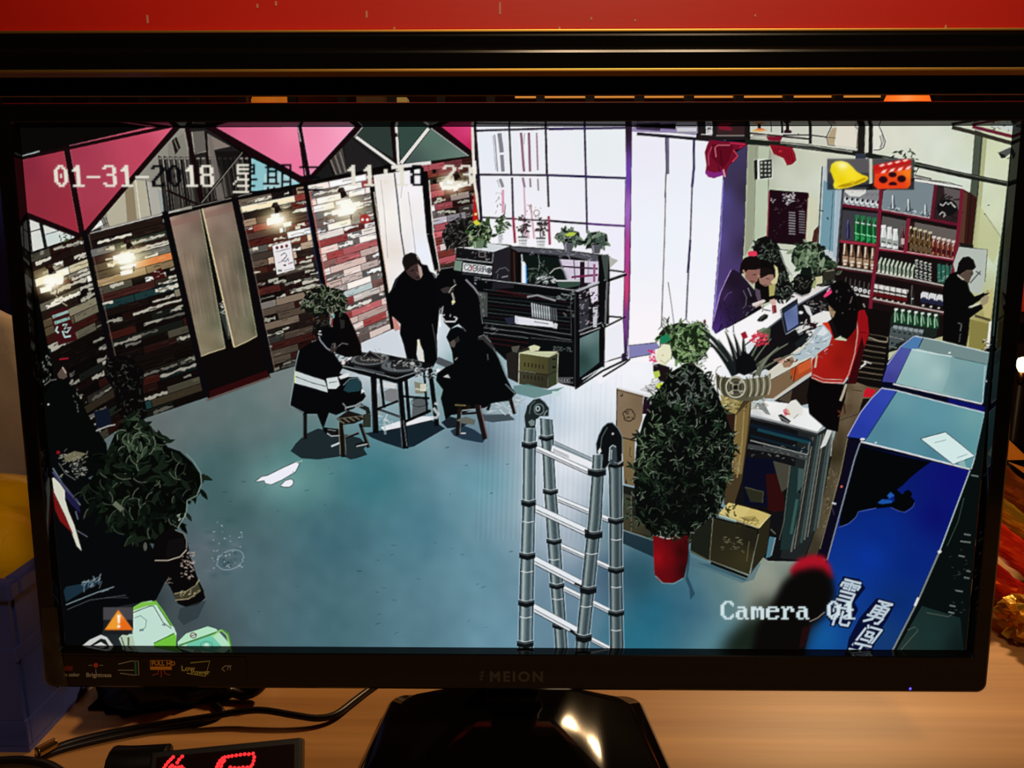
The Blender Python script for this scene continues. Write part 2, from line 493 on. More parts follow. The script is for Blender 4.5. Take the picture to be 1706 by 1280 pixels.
    poly([(440, 290), (470, 288), (495, 303), (470, 312), (440, 316)], (190, 216, 218), .6)
    # pink panels right of the first gable
    grad([(344, 212), (495, 211), (506, 293), (490, 292)], [(360, 215, (208, 98, 132)), (490, 215, (238, 132, 166)), (420, 230, (226, 112, 148)), (500, 285, (236, 118, 158))])
    grad([(502, 211), (594, 211), (514, 299), (508, 290)], [(505, 215, (240, 138, 172)), (590, 213, (250, 164, 196)), (515, 295, (240, 140, 176))])
    line([(343, 212), (500, 300)], 1.2, (250, 190, 205), .7)
    # second gable with dark panels
    poly([(602, 211), (650, 211), (656, 272), (540, 297), (515, 302)], (24, 25, 24))
    poly([(604, 211), (650, 211), (655, 264), (594, 226)], (44, 56, 52))
    poly([(548, 262), (570, 246), (578, 288), (560, 292)], (72, 66, 62)); poly([(574, 244), (586, 232), (640, 276), (578, 290)], (32, 30, 30))
    for i in range(6):
        line([(546 + i * 4, 268 - i * 3), (556 + i * 4, 292 - i)], 1.2, (150, 140, 132) if i % 2 else (10, 10, 10))
    poly([(663, 211), (716, 211), (668, 268)], (50, 72, 64))
    grad([(716, 214), (782, 262), (672, 276)], [(720, 225, (86, 112, 100)), (775, 260, (100, 124, 114)), (680, 272, (66, 82, 78))])
    line([(718, 214), (782, 261)], 1.2, (214, 224, 216))
    grad([(729, 211), (786, 211), (787, 256)], [(735, 213, (196, 50, 100)), (785, 215, (214, 64, 120)), (785, 250, (186, 34, 84))])
    # black bars
    for a, b, w in (((298, 207), (141, 391), 9), ((110, 243), (137, 390), 9), ((43, 357), (136, 394), 8), ((338, 206), (508, 303), 11), ((310, 206), (336, 338), 8),
                    ((498, 205), (517, 312), 7), ((601, 206), (511, 304), 8), ((654, 205), (660, 276), 8), ((722, 206), (790, 260), 9),
                    ((278, 317), (332, 342), 4), ((403, 254), (335, 337), 3.4), ((416, 255), (416, 322), 6), ((34, 264), (290, 209), 6), ((343, 220), (350, 335), 4)):
        line([a, b], w, pk)
    for a, b, w in (((593, 228), (659, 276), 4.5), ((660, 208), (664, 274), 4.2), ((714, 214), (668, 272), 5.5)):
        line([a, b], w + 3, (8, 8, 8)); line([a, b], w, (226, 222, 214))
    line([(659, 222), (661, 228)], 4.6, (20, 14, 14))
    line([(496, 212), (501, 236)], 1.2, (240, 200, 205)); line([(404, 254), (336, 338)], 1, (150, 146, 136)); line([(590, 229), (604, 212)], 1.1, (230, 200, 205))
    line([(141, 396), (276, 361), (392, 338), (509, 309), (652, 284)], 9, (12, 8, 8))
    line([(652, 279), (720, 271)], 6, (226, 222, 218)); line([(718, 272), (788, 263)], 8, (24, 12, 14))
    line([(300, 350), (150, 389)], 1.2, (226, 222, 210), .9); line([(300, 350), (420, 322)], 1.2, (150, 148, 140), .8)

    # -------------------------------------------------------- plank wall
    piece('pictured_plank_wall', 'wall clad in multicoloured reclaimed planks at left of the screen')
    poly([(44, 364), (125, 395), (49, 421)], (214, 214, 208))
    poly([(60, 392), (86, 385), (124, 396), (76, 412)], (202, 212, 208))
    line([(68, 372), (76, 412)], 6, (20, 20, 20)); line([(45, 388), (70, 381)], 2, (20, 18, 16)); line([(76, 391), (100, 384)], 1.4, (30, 30, 30)); line([(47, 364), (53, 424)], 4, (24, 22, 22))
    foliage([(95, 400), (104, 390), (112, 396), (122, 394), (108, 404)], 14, (3, 7), .4, [(40, 60, 36), (16, 22, 14)], [(120, 140, 90)], seed=2)
    dkp = [((92, 36, 28), 3.4), ((56, 28, 24), 3.4), ((112, 94, 68), 3.4), ((30, 20, 16), 5), ((150, 142, 116), 2.4), ((64, 128, 128), .9), ((74, 86, 66), 1.2), ((142, 84, 48), 1.2), ((188, 178, 150), .9)]

    def dimA(s, v):
        x, y = wall_pt(s, v)
        g = math.exp(-((x - 86) ** 2 / 2400 + (y - 472) ** 2 / 2400)) + 1.1 * math.exp(-((x - 213) ** 2 / 3600 + (y - 432) ** 2 / 2600))
        return (.62 + 1.25 * g) * (1.05 - .4 * v)
    planks(0, 1, dkp, 25, 11, (10, 7, 6), dimA, (.4, 1.0), .55)
    planks(1, 2, dkp, 25, 12, (10, 7, 6), lambda s, v: dimA(s, v) * 1.12, (.28, .8), .5)
    mdp = [((150, 52, 44), 4), ((96, 42, 36), 3.6), ((190, 164, 140), 2.4), ((222, 210, 198), 2.6), ((48, 34, 30), 3.4), ((110, 150, 168), .8), ((178, 86, 58), 1.2), ((120, 100, 84), 2.4)]

    def dimB(s, v):
        x, y = wall_pt(s, v)
        g = math.exp(-((x - 461) ** 2 / 3200 + (y - 368) ** 2 / 2600))
        return (1.1 - .55 * v * (1.4 - .5 * (s - 3))) + .7 * g
    planks(3, 4, mdp, 25, 13, (20, 12, 11), dimB, (.2, .62), .5)
    ltp = [((240, 218, 210), 6), ((228, 200, 190), 3.4), ((206, 112, 114), 1.8), ((158, 66, 66), 1.5), ((186, 176, 174), 1.6), ((244, 234, 226), 3), ((128, 90, 84), 1.2), ((206, 222, 222), .8)]

    def dimC(s, v):
        x, y = wall_pt(s, v)
        return 1.0 + .5 * math.exp(-((x - 575) ** 2 / 3600 + (y - 345) ** 2 / 2600)) - .12 * v
    planks(4, 5, ltp, 24, 14, (110, 70, 66), dimC, (.2, .6), .34, (248, 240, 232))
    planks(6, 7, [((226, 206, 206), 3), ((176, 84, 92), 3), ((120, 52, 44), 4), ((84, 58, 44), 2.4), ((188, 180, 190), 2)], 22, 15, (50, 26, 26),
           lambda s, v: max(.28, 1.15 - .75 * (s - 6)), (.2, .5), .3)
    # closed doors with curtains
    poly(wall_quad(2, 3, 0, 1), (12, 8, 7))
    line([(345, 661), (449, 623)], 14, (44, 10, 12)); line([(344, 667), (449, 629)], 3, (96, 84, 80))
    poly([(372, 502), (380, 520), (392, 560), (380, 566), (366, 520)], (44, 50, 48)); line([(366, 520), (376, 524), (382, 560)], 1.2, (130, 134, 128))
    scribble(358, 500, 372, 525, 9, (190, 188, 180), 21, 8, 1.6)
    for pts in ([(281, 363), (333, 349), (375, 580), (350, 588), (327, 597)], [(337, 348), (388, 336), (428, 560), (412, 569), (390, 579)]):
        grad(pts, [(pts[0][0], pts[0][1], (158, 130, 116)), (pts[1][0], pts[1][1], (116, 98, 88)), (lerp(pts[0][0], pts[2][0], .4), 440, (142, 122, 104)), (pts[1][0] + 18, 440, (78, 80, 66)),
                   (pts[2][0] - 6, 540, (96, 100, 78)), (pts[-1][0] - 20, 500, (124, 108, 92)), (pts[-1][0] + 4, 570, (132, 120, 96)), (pts[2][0] - 22, 560, (124, 114, 92))], tex=5, blur=5)
        rs2 = np.random.RandomState(int(pts[0][0]))
        for k in range(13):
            u = rs2.uniform(.06, .94); v0 = rs2.uniform(.25, .6); v1 = rs2.uniform(.7, .98)
            x0 = lerp(pts[0][0], pts[1][0], u); y0 = lerp(pts[0][1], pts[1][1], u); x1 = lerp(pts[-1][0], pts[2][0], u); y1 = lerp(pts[-1][1], pts[2][1], u)
            line([(lerp(x0, x1, v0), lerp(y0, y1, v0)), (lerp(x0, x1, v1) - 2, lerp(y0, y1, v1))], rs2.uniform(1, 3.5), [(164, 146, 122), (88, 80, 64), (104, 86, 72)][k % 3], .26)
        line([pts[0], pts[-1]], 1.4, (186, 170, 140)); line([pts[2], pts[3], pts[-1]], 1.4, (190, 176, 140)); line([pts[1], pts[2]], 1.1, (150, 150, 120))
    line([(282, 374), (334, 361)], 10, (136, 96, 86), .45); line([(338, 360), (388, 348)], 10, (130, 92, 84), .4)
    line([(337, 348), (390, 578)], 2.2, (206, 190, 150))
    # white curtain further along
    grad([(622, 292), (704, 281), (727, 448), (735, 545), (652, 549), (640, 440)], [(640, 300, (238, 230, 224)), (690, 300, (246, 244, 250)), (660, 420, (232, 222, 214)), (700, 420, (236, 240, 252)),
                                                                                (650, 540, (240, 230, 220)), (640, 360, (246, 240, 234)), (720, 520, (250, 250, 252))], tex=2)
    line([(657, 288), (662, 330), (668, 390), (676, 440)], 2.6, (90, 88, 92)); line([(680, 320), (690, 400), (694, 440)], 1, (150, 150, 156)); line([(634, 300), (640, 350), (646, 430)], 1, (180, 170, 164))
    line([(672, 290), (668, 330)], 1, (170, 170, 174))
    # posts
    for a, b, w in ((wall_pt(1, -.02), wall_pt(1, 1), 9), (wall_pt(2, -.02), wall_pt(2, 1.0), 11), (wall_pt(3, -.02), wall_pt(3, 1.0), 12), (wall_pt(4, -.02), wall_pt(4, .62), 8),
                    ((619, 311), (630, 390), 7), ((630, 390), (645, 493), 7), ((645, 493), (654, 549), 6), ((707, 285), (716, 390), 11), ((716, 390), (729, 450), 11)):
        line([a, b], w, (10, 8, 10))
    for a, b in ((wall_pt(1.05, 0), wall_pt(1.05, 1)), (wall_pt(3.06, 0), wall_pt(3.06, 1))):
        line([a, b], 1, (120, 100, 92), .8)
    line([wall_pt(4.05, .02), wall_pt(4.05, .6)], 1.6, (176, 96, 92)); line([(715, 300), (722, 390), (733, 452)], 1.8, (226, 212, 190)); line([(623, 320), (634, 395), (650, 495)], 1.6, (206, 178, 160))
    line([wall_pt(3.96, .1), wall_pt(3.96, .6)], 1.4, (28, 40, 76))
    # lamps
    wall_lamp(85, 470, 84, 449, 18, seed=1); wall_lamp(213, 432, 214, 407, 22, seed=2); wall_lamp(463, 367, 461, 347, 19, seed=3); wall_lamp(575, 346, 571, 322, 21, (252, 250, 240), 4); wall_lamp(752, 306, 760, 293, 16, (250, 246, 240), 5)
    line([(93, 492), (100, 502), (112, 510)], 1.2, (190, 170, 140))
    # small plaque faces
    oval(608, 365, 9, 8, (160, 50, 48)); oval(604, 366, 2.4, 2.4, (245, 230, 220)); oval(612, 366, 2.4, 2.4, (245, 230, 220)); line([(598, 355), (604, 360)], 1.6, (170, 60, 56))
    poly([(250, 455), (268, 446), (277, 462), (258, 468)], (58, 14, 16)); scribble(255, 452, 272, 462, 8, (216, 206, 190), 31, 4, 1.4)
    # red banner beside the window
    poly([(789, 316), (797, 366), (788, 368)], (180, 26, 26)); oval(792.5, 357, 2.4, 2.4, (240, 200, 120))
    line([(787, 212), (790, 300), (801, 372)], 4.5, (226, 214, 200)); line([(790, 268), (792, 290)], 6, (240, 232, 224))

    piece('pictured_poster', 'white poster of a figure hung on the plank wall in the picture')
    outlined([(453, 409), (484, 400), (492, 449), (461, 458)], (232, 226, 228), (60, 44, 44), 1.2)
    for i in range(3):
        oval(461.5 + i * 8, 413 - i * 1.6, 2.6, 2.8, (110, 40, 50))
    line([(459, 420), (483, 414)], 1, (90, 90, 110)); line([(468, 426), (474, 421), (478, 426), (473, 432), (469, 434), (476, 436), (480, 430), (481, 436)], 1.5, (60, 46, 56))
    line([(463, 438), (470, 436)], 1, (120, 100, 110)); oval(474.5, 442, 2.6, 1.6, (70, 50, 60)); line([(480, 440), (488, 437)], 2, (150, 120, 130)); rect(463, 449, 470, 453, (120, 120, 120)); line([(473, 451), (488, 447)], 1, (140, 140, 140))
    line([(455, 407), (468, 393), (482, 400)], .9, (70, 60, 54))
    piece('pictured_notice', 'dark red notice with pale print hung low on the plank wall')
    poly([(83, 520), (112, 511), (129, 566), (97, 576)], (58, 14, 18))
    poly([(87, 526), (113, 517), (115, 521), (88, 531)], (140, 170, 164)); poly([(90, 536), (115, 528), (117, 532), (92, 541)], (130, 166, 158))
    scribble(88, 526, 112, 538, 12, (40, 20, 24), 5, 3, 1)
    line([(96, 544), (93, 551), (98, 555)], 3, (176, 200, 196)); line([(104, 542), (112, 540), (107, 548), (118, 546), (112, 554), (104, 552), (108, 562), (118, 560)], 3, (170, 206, 200)); oval(111, 549, 2, 2, (20, 12, 14))

    # -------------------------------------------------------- window
    piece('pictured_window', 'bright overexposed grid window shown at the top middle of the screen')
    grad([(790, 207), (1046, 207), (1046, 610), (1000, 640), (812, 480)], [(820, 250, (232, 236, 244)), (1000, 250, (232, 238, 240)), (920, 300, (238, 238, 246)), (1000, 400, (238, 236, 250)), (900, 400, (246, 242, 250)), (1020, 560, (244, 240, 250))])
    for a, b, w, c in (((832, 222), (836, 254), 7, (116, 116, 128)), ((836, 258), (838, 286), 6, (120, 118, 130)), ((824, 224), (829, 286), 2, (128, 128, 140)), ((821, 226), (826, 284), 1, (150, 150, 162)),
                       ((868, 221), (873, 286), 4, (128, 80, 104)), ((881, 221), (883, 286), 4, (122, 76, 100)), ((894, 221), (896, 284), 2.4, (140, 100, 120)), ((874, 222), (873, 240), 1, (120, 116, 130)),
                       ((833, 298), (838, 312), 5, (126, 122, 132)), ((838, 316), (838, 355), 4, (214, 150, 176)), ((871, 296), (874, 312), 4, (140, 110, 130)), ((873, 312), (875, 360), 3, (206, 166, 186)), ((883, 297), (884, 312), 3, (130, 110, 124)), ((896, 298), (897, 318), 2.4, (140, 120, 130)), ((828, 300), (832, 312), 1.2, (150, 150, 160)), ((842, 340), (840, 364), 1.2, (110, 100, 110)), ((884, 340), (890, 398), 3, (206, 160, 176)), ((872, 362), (880, 398), 6, (210, 172, 188))):
        line([a, b], w, c, .9)
    scribble(826, 318, 842, 362, 16, (90, 80, 92), 41, 6, .9, 1.4); scribble(868, 340, 900, 366, 20, (90, 76, 84), 42, 6, .9, 1.2)
    t = np.linspace(0, 6.3, 14)
    line([(894 + 5 * math.cos(a), 355 + 5 * math.sin(a)) for a in t], 1, (110, 96, 90))
    fr = (44, 30, 58)
    for a, b, w, c in (((792, 218), (914, 214), 3.6, fr), ((914, 215), (1045, 213), 4, (52, 34, 84)), ((798, 291), (914, 292), 3.6, fr), ((914, 292), (1044, 297), 4, (48, 40, 84)),
                       ((801, 362), (860, 365), 3, fr), ((860, 365), (915, 368), 2.4, (70, 54, 66)), ((914, 368), (980, 373), 3.6, fr), ((980, 373), (1044, 377), 3.6, (90, 50, 120)),
                       ((791, 207), (797, 290), 4.5, (30, 18, 34)), ((797, 290), (802, 372), 4.5, (26, 20, 40)), ((848, 207), (852, 290), 3.2, (36, 26, 40)), ((853, 296), (855, 362), 3.4, (50, 30, 66)), ((855, 362), (858, 405), 4, (150, 50, 80)),
                       ((909, 207), (911, 290), 3.6, (34, 24, 48)), ((912, 292), (914, 345), 3.4, (50, 34, 66)), ((914, 360), (916, 408), 4, (150, 60, 90)), ((974, 207), (976, 290), 3.4, (46, 34, 80)), ((976, 290), (978, 388), 3.2, (52, 38, 84)),
                       ((1014, 450), (1044, 454), 3, (30, 26, 40)), ((1010, 527), (1036, 529), 3, (30, 26, 40))):
        line([a, b], w, c)
    # right post, purple fringed
    grad([(1042, 207), (1052, 207), (1052, 300), (1050, 480), (1044, 600), (1036, 602), (1040, 480), (1043, 300)], [(1047, 215, (40, 26, 40)), (1047, 290, (104, 64, 168)), (1047, 350, (160, 100, 190)), (1045, 420, (176, 60, 140)), (1044, 480, (200, 60, 110)), (1042, 540, (110, 60, 130)), (1040, 595, (40, 30, 60))])
    line([(1052, 212), (1052, 260), (1050, 400), (1046, 600)], 1.6, (60, 34, 96), .9); line([(1042, 300), (1040, 480), (1036, 600)], 1.4, (60, 34, 80), .9)

    piece('pictured_glass_door', 'tall glaring white glass entrance door in the middle of the screen')
    grad([(1053, 212), (1210, 222), (1205, 300), (1198, 400), (1186, 551), (1180, 610), (1046, 602), (1050, 480)], [(1080, 250, (236, 234, 246)), (1180, 280, (234, 238, 246)), (1100, 400, (238, 242, 250)), (1170, 420, (240, 244, 250)), (1080, 560, (250, 244, 248)), (1160, 560, (246, 244, 252))])
    line([(1053, 216), (1120, 218), (1160, 222)], 7, (120, 104, 150), .8); line([(1060, 214), (1100, 216)], 4, (60, 46, 70)); line([(1130, 216), (1160, 219)], 5, (170, 168, 182))
    for pts, w, c in ((((1111, 226), (1112, 290)), 5, (104, 100, 128)), (((1109, 226), (1110, 280), (1108, 330)), 1.8, (46, 40, 70)), (((1114, 228), (1114, 290)), 1.2, (60, 52, 90)), (((1109, 320), (1107, 400), (1102, 545)), 1.7, (96, 92, 108)),
                      (((1156, 229), (1156, 280), (1153, 312)), 4, (58, 58, 100)), (((1153, 312), (1150, 400), (1146, 470), (1143, 533)), 2.6, (86, 84, 110)), (((1150, 400), (1146, 455)), 3.6, (54, 48, 88)), (((1113, 470), (1119, 510), (1123, 540)), 1.3, (110, 106, 116))):
        line(pts, w, c)
    poly([(1048, 576), (1094, 571), (1100, 580), (1098, 588), (1048, 597)], (128, 126, 176)); line([(1048, 576), (1094, 571)], 1.2, (40, 36, 60)); line([(1048, 597), (1098, 588)], 1.4, (40, 36, 60))
    line([(1050, 598), (1040, 606), (1004, 628)], 3, (20, 20, 28))
    line([(1061, 223), (1110, 227), (1210, 236), (1250, 241)], 5, (30, 24, 40))

    piece('pictured_column', 'violet tinted column beside the glass door in the picture')
    grad([(1205, 285), (1214, 262), (1247, 240), (1245, 320), (1240, 400), (1236, 450), (1215, 480), (1186, 552), (1190, 500), (1198, 400)],
         [(1203, 330, (84, 76, 146)), (1199, 400, (98, 84, 160)), (1222, 300, (58, 50, 78)), (1240, 320, (46, 38, 52)), (1238, 410, (44, 35, 54)), (1216, 400, (66, 54, 94)), (1212, 460, (74, 56, 110)), (1192, 520, (112, 92, 176))], blur=7)
    line([(1246, 248), (1243, 330), (1238, 430)], 2, (16, 12, 18)); line([(1205, 300), (1201, 390), (1190, 520)], 1.4, (150, 140, 220))
    piece('pictured_red_drape', 'bunched dark red cloth hanging above the glass door in the picture')
    poly([(1182, 233), (1205, 236), (1244, 238), (1243, 244), (1230, 249), (1222, 250), (1228, 256), (1229, 263), (1221, 271), (1215, 276), (1211, 284), (1210, 296), (1205, 292), (1198, 293), (1190, 297), (1180, 295), (1175, 287), (1177, 275), (1174, 254), (1178, 242)], (112, 16, 40))
    poly([(1176, 284), (1190, 288), (1205, 284), (1210, 296), (1204, 292), (1190, 297), (1180, 295), (1175, 289)], (128, 36, 120))
    poly([(1186, 240), (1222, 243), (1214, 268), (1205, 280), (1192, 270), (1185, 262)], (92, 10, 28)); line([(1193, 262), (1191, 246), (1196, 242), (1216, 242)], 1.4, (216, 110, 130)); line([(1181, 276), (1180, 258), (1186, 244)], 1.4, (190, 70, 100))
    line([(1222, 250), (1229, 260), (1220, 270)], 1.6, (226, 70, 80)); line([(1216, 238), (1243, 241), (1232, 246)], 3, (178, 34, 70)); line([(1205, 282), (1208, 295)], 2.4, (226, 150, 160)); line([(1200, 250), (1203, 276)], 1.4, (60, 6, 22)); line([(1196, 274), (1200, 288)], 1.2, (60, 6, 22))
def bottle(x, y, w, h, col, hi, cap=None, lab=None, nk=.17):
    """bottle standing on (x, y): body, shoulder, neck"""
    poly([(x - w / 2, y), (x - w / 2, y - h * .55), (x - w * (nk + .03), y - h * .78), (x - w * nk, y - h), (x + w * nk, y - h), (x + w * (nk + .03), y - h * .78), (x + w / 2, y - h * .55), (x + w / 2, y)], col)
    line([(x - w * .2, y - 1), (x - w * .2, y - h * .6), (x - w * .05, y - h * .95)], max(.9, w * .2), hi, .85)
    if lab is not None:
        rect(x - w / 2 + .3, y - h * .42, x + w / 2 - .3, y - h * .16, lab)
    if cap is not None:
        rect(x - w * (nk + .04), y - h, x + w * (nk + .04), y - h * .86, cap)


def paint_right():
    # ------------------------------------------------------- right hand walls
    piece('pictured_side_wall', 'pale green plaster wall shown at upper right of the screen')
    grad([(1246, 230), (1430, 200), (1692, 200), (1690, 300), (1672, 400), (1655, 560), (1630, 600), (1380, 600), (1300, 560), (1236, 460), (1240, 400)],
         [(1260, 260, (150, 152, 136)), (1258, 380, (160, 170, 142)), (1275, 380, (184, 196, 168)), (1310, 290, (200, 206, 188)), (1360, 300, (206, 212, 196)), (1300, 420, (198, 204, 184)), (1370, 250, (206, 206, 186)),
          (1560, 240, (214, 220, 206)), (1600, 290, (212, 222, 208)), (1500, 230, (218, 218, 202)), (1660, 250, (206, 212, 178)), (1655, 350, (206, 214, 184)), (1650, 440, (196, 210, 184)), (1620, 440, (170, 170, 110)), (1640, 540, (160, 152, 92))], tex=1.6)
    poly([(1248, 240), (1262, 243), (1256, 400), (1240, 430)], (150, 156, 132)); poly([(1262, 243), (1281, 246), (1279, 400), (1254, 410)], (186, 198, 172), .8); line([(1260, 244), (1256, 400)], 1.2, (130, 136, 116)); line([(1281, 262), (1279, 400)], 1.2, (90, 90, 76))
    # column and stair line at far right
    poly([(1624, 216), (1640, 222), (1634, 300), (1630, 330), (1622, 420), (1606, 420), (1618, 300)], (72, 80, 68)); poly([(1638, 222), (1645, 226), (1636, 330), (1626, 430), (1618, 430), (1630, 320)], (168, 172, 128)); line([(1636, 222), (1628, 330)], 2, (40, 46, 38))
    poly([(1590, 318), (1606, 316), (1618, 322), (1628, 330), (1618, 430), (1592, 430)], (52, 24, 20)); poly([(1602, 318), (1612, 322), (1604, 430), (1590, 430)], (86, 52, 42)); line([(1618, 326), (1610, 428)], 2, (34, 18, 16))
    poly([(1630, 340), (1645, 360), (1672, 400), (1655, 440), (1640, 420), (1622, 430)], (186, 190, 140), .7); line([(1642, 358), (1668, 396)], 1, (120, 130, 96)); line([(1645, 342), (1649, 342)], 2, (60, 70, 60)); line([(1640, 356), (1642, 358)], 2, (60, 70, 60))
    line([(1586, 212), (1626, 222), (1690, 240)], 7, (48, 44, 36)); line([(1620, 211), (1688, 228)], 6, (104, 26, 48)); poly([(1640, 208), (1690, 208), (1690, 222)], (196, 206, 196)); scribble(1650, 210, 1688, 220, 8, (50, 46, 46), 60, 6, 1)
    scribble(1605, 222, 1614, 242, 5, (176, 186, 172), 61, 4, 1)
    # shelf strip along the very top
    piece('pictured_top_shelf', 'shelf with small ornaments along the top edge of the screen')
    poly([(1053, 207), (1440, 207), (1440, 256), (1330, 246), (1250, 238), (1060, 224)], (26, 22, 22), .0)
    rect(1160, 207, 1250, 233, (30, 24, 26)); rect(1126, 209, 1162, 222, (150, 146, 156)); rect(1128, 213, 1160, 219, (206, 204, 214)); rect(1176, 209, 1187, 224, (206, 206, 206)); scribble(1176, 210, 1186, 222, 8, (30, 28, 30), 62, 6, 1.4)
    rect(1195, 209, 1240, 226, (52, 32, 34)); poly([(1196, 211), (1208, 208), (1220, 214), (1218, 218), (1200, 216)], (120, 24, 44)); line([(1193, 226), (1240, 226)], 1.2, (190, 186, 176)); line([(1168, 224), (1186, 225)], 1.4, (200, 196, 190))
    poly([(1248, 208), (1430, 208), (1430, 252), (1350, 238), (1248, 228)], (204, 204, 190))
    rect(1250, 210, 1300, 220, (198, 200, 188)); poly([(1252, 219), (1262, 213), (1280, 216), (1268, 220)], (216, 170, 96)); poly([(1258, 217), (1266, 213), (1276, 216)], (196, 92, 66))
    for x, y0, y1, w in ((1246, 207, 234, 8), (1265, 207, 214, 5), (1303, 207, 222, 4), (1350, 207, 240, 5), (1285, 208, 220, 1.4), (1330, 222, 224, 1)):
        line([(x, y0), (x, y1)], w, (24, 20, 20))
    poly([(1309, 208), (1315, 208), (1315, 216), (1320, 219), (1318, 222), (1306, 222), (1306, 218), (1309, 216)], (44, 16, 20)); line([(1250, 222), (1300, 227), (1350, 232), (1352, 228)], 3.2, (34, 30, 28)); line([(1304, 225), (1350, 225), (1380, 229)], 2.4, (34, 32, 28))
    line([(1254, 226), (1278, 226)], 3, (150, 146, 138)); poly([(1276, 227), (1304, 228), (1300, 236), (1280, 234)], (120, 20, 44))
    poly([(1394, 209), (1424, 209), (1428, 246), (1390, 242), (1378, 238), (1377, 228)], (222, 216, 200)); line([(1386, 209), (1377, 228), (1380, 242), (1392, 243)], 1.8, (60, 54, 44)); poly([(1386, 214), (1394, 212), (1390, 242), (1380, 240), (1378, 230)], (170, 150, 116), .9); line([(1378, 229), (1392, 230)], 1, (80, 70, 54)); line([(1424, 210), (1430, 216), (1427, 248)], 1.8, (110, 96, 76))
    poly([(1456, 209), (1466, 209), (1476, 228), (1474, 243), (1462, 249), (1456, 249)], (222, 222, 208)); line([(1464, 209), (1470, 222), (1475, 236), (1472, 246), (1464, 250), (1455, 250)], 1.8, (50, 46, 40)); line([(1466, 226), (1469, 238), (1466, 246)], 1.6, (110, 104, 92)); line([(1469, 224), (1472, 236), (1468, 246)], .9, (90, 84, 74))
    piece('pictured_beam', 'dark diagonal ceiling beam crossing the upper right of the screen')
    line([(1242, 236), (1330, 243), (1430, 256), (1480, 265), (1530, 275), (1600, 291), (1681, 307)], 9, (26, 30, 24)); line([(1300, 238), (1360, 244), (1420, 253)], 1.6, (190, 192, 178), .8); line([(1470, 262), (1600, 289), (1680, 305)], 1.3, (110, 116, 102), .9); line([(1310, 242), (1370, 250)], 1.2, (110, 112, 100), .7)
    line([(1436, 207), (1434, 262)], 12, (28, 26, 24)); line([(1451, 207), (1450, 262)], 7, (26, 24, 24)); line([(1443, 210), (1442, 256)], 1.6, (200, 196, 184)); rect(1425, 256, 1442, 266, (46, 52, 66))
    piece('pictured_security_camera', 'small bullet security camera mounted high at right edge of the screen')
    poly([(1664, 254), (1684, 245), (1686, 253), (1674, 263), (1668, 262)], (78, 82, 76)); poly([(1662, 253), (1668, 256), (1674, 258), (1676, 263), (1668, 264)], (26, 28, 26)); line([(1666, 252), (1684, 244)], 1.6, (190, 194, 184)); line([(1678, 264), (1688, 262)], 1.6, (40, 42, 38))
    piece('pictured_red_garland', 'dark red paper garland hanging from the beam in the picture')
    poly([(1281, 241), (1300, 243), (1320, 246), (1325, 256), (1327, 267), (1320, 274), (1310, 276), (1308, 269), (1305, 264), (1296, 261), (1288, 258), (1285, 250)], (138, 20, 36))
    for k in range(7):
        line([(1286 + k * 5, 245 + k * .8), (1292 + k * 5, 257 + k * 2.4)], 1.2, (92, 8, 22))
    line([(1282, 243), (1288, 257), (1304, 264), (1310, 275)], 1, (216, 206, 190)); oval(1300, 252, 3, 2, (170, 40, 54))
    piece('pictured_hanging_sign', 'small framed black sign hanging on strings in the picture')
    poly([(1256, 266), (1286, 264), (1287, 297), (1257, 300)], (216, 220, 204)); poly([(1256, 267), (1262, 266), (1262, 299), (1257, 300)], (22, 28, 20)); poly([(1265, 268), (1286, 265), (1286, 296), (1266, 298)], (32, 36, 32))
    for i in range(3):
        for j in range(4):
            rect(1267 + i * 6.5, 269.5 + j * 6.8, 1270.5 + i * 6.5, 273 + j * 6.8, (196, 200, 188), .8)
    line([(1263, 243), (1262, 264)], 1, (120, 124, 110)); line([(1283, 250), (1283, 264)], 1, (120, 124, 110))
    piece('pictured_menu_board', 'dark maroon menu board on the pale wall in the picture')
    poly([(1282, 317), (1347, 322), (1345, 360), (1340, 410), (1276, 404), (1280, 350)], (28, 10, 18)); line([(1347, 323), (1341, 408)], 2, (96, 40, 32)); line([(1281, 318), (1278, 400)], 2, (150, 60, 76)); line([(1282, 317), (1347, 322)], 2, (30, 26, 24))
    scribble(1302, 322, 1322, 342, 34, (214, 206, 210), 63, 5, 1.6); scribble(1284, 332, 1292, 340, 6, (206, 196, 200), 64, 4, 1.6)
    for j in range(9):
        line([(1314, 354 + j * 4.4), (1325, 355 + j * 4.4)], 1.6, (170, 160, 168), .8); line([(1331, 352 + j * 4.4), (1341, 353 + j * 4.4)], 1.4, (150, 140, 150), .8)
    scribble(1286, 345, 1310, 395, 12, (90, 70, 80), 65, 5, 1); scribble(1326, 330, 1342, 350, 8, (110, 84, 92), 66, 8, 1.2)
    piece('pictured_blue_door', 'pale blue panelled door beside the bottle rack in the picture')
    poly([(1370, 277), (1402, 280), (1406, 320), (1396, 440), (1362, 420), (1366, 350)], (186, 194, 196)); poly([(1372, 300), (1392, 312), (1388, 420), (1366, 410)], (112, 150, 164)); poly([(1394, 316), (1404, 318), (1396, 432), (1388, 428)], (160, 178, 190)); line([(1370, 277), (1366, 350), (1362, 420)], 2, (26, 24, 24)); line([(1388, 318), (1382, 420)], 1.2, (60, 90, 100)); line([(1378, 362), (1380, 366)], 2.4, (20, 24, 28)); line([(1364, 350), (1372, 352)], 2, (40, 50, 52)); line([(1402, 340), (1396, 430)], 1.4, (40, 36, 40))
    poly([(1346, 330), (1362, 330), (1356, 420), (1342, 412)], (206, 204, 178), .8); poly([(1356, 384), (1364, 376), (1360, 420), (1350, 416)], (70, 34, 30))
    # ------------------------------------------------------- bottle rack
    piece('pictured_bottle_rack', 'dark red shelving rack full of drinks at right of the screen')
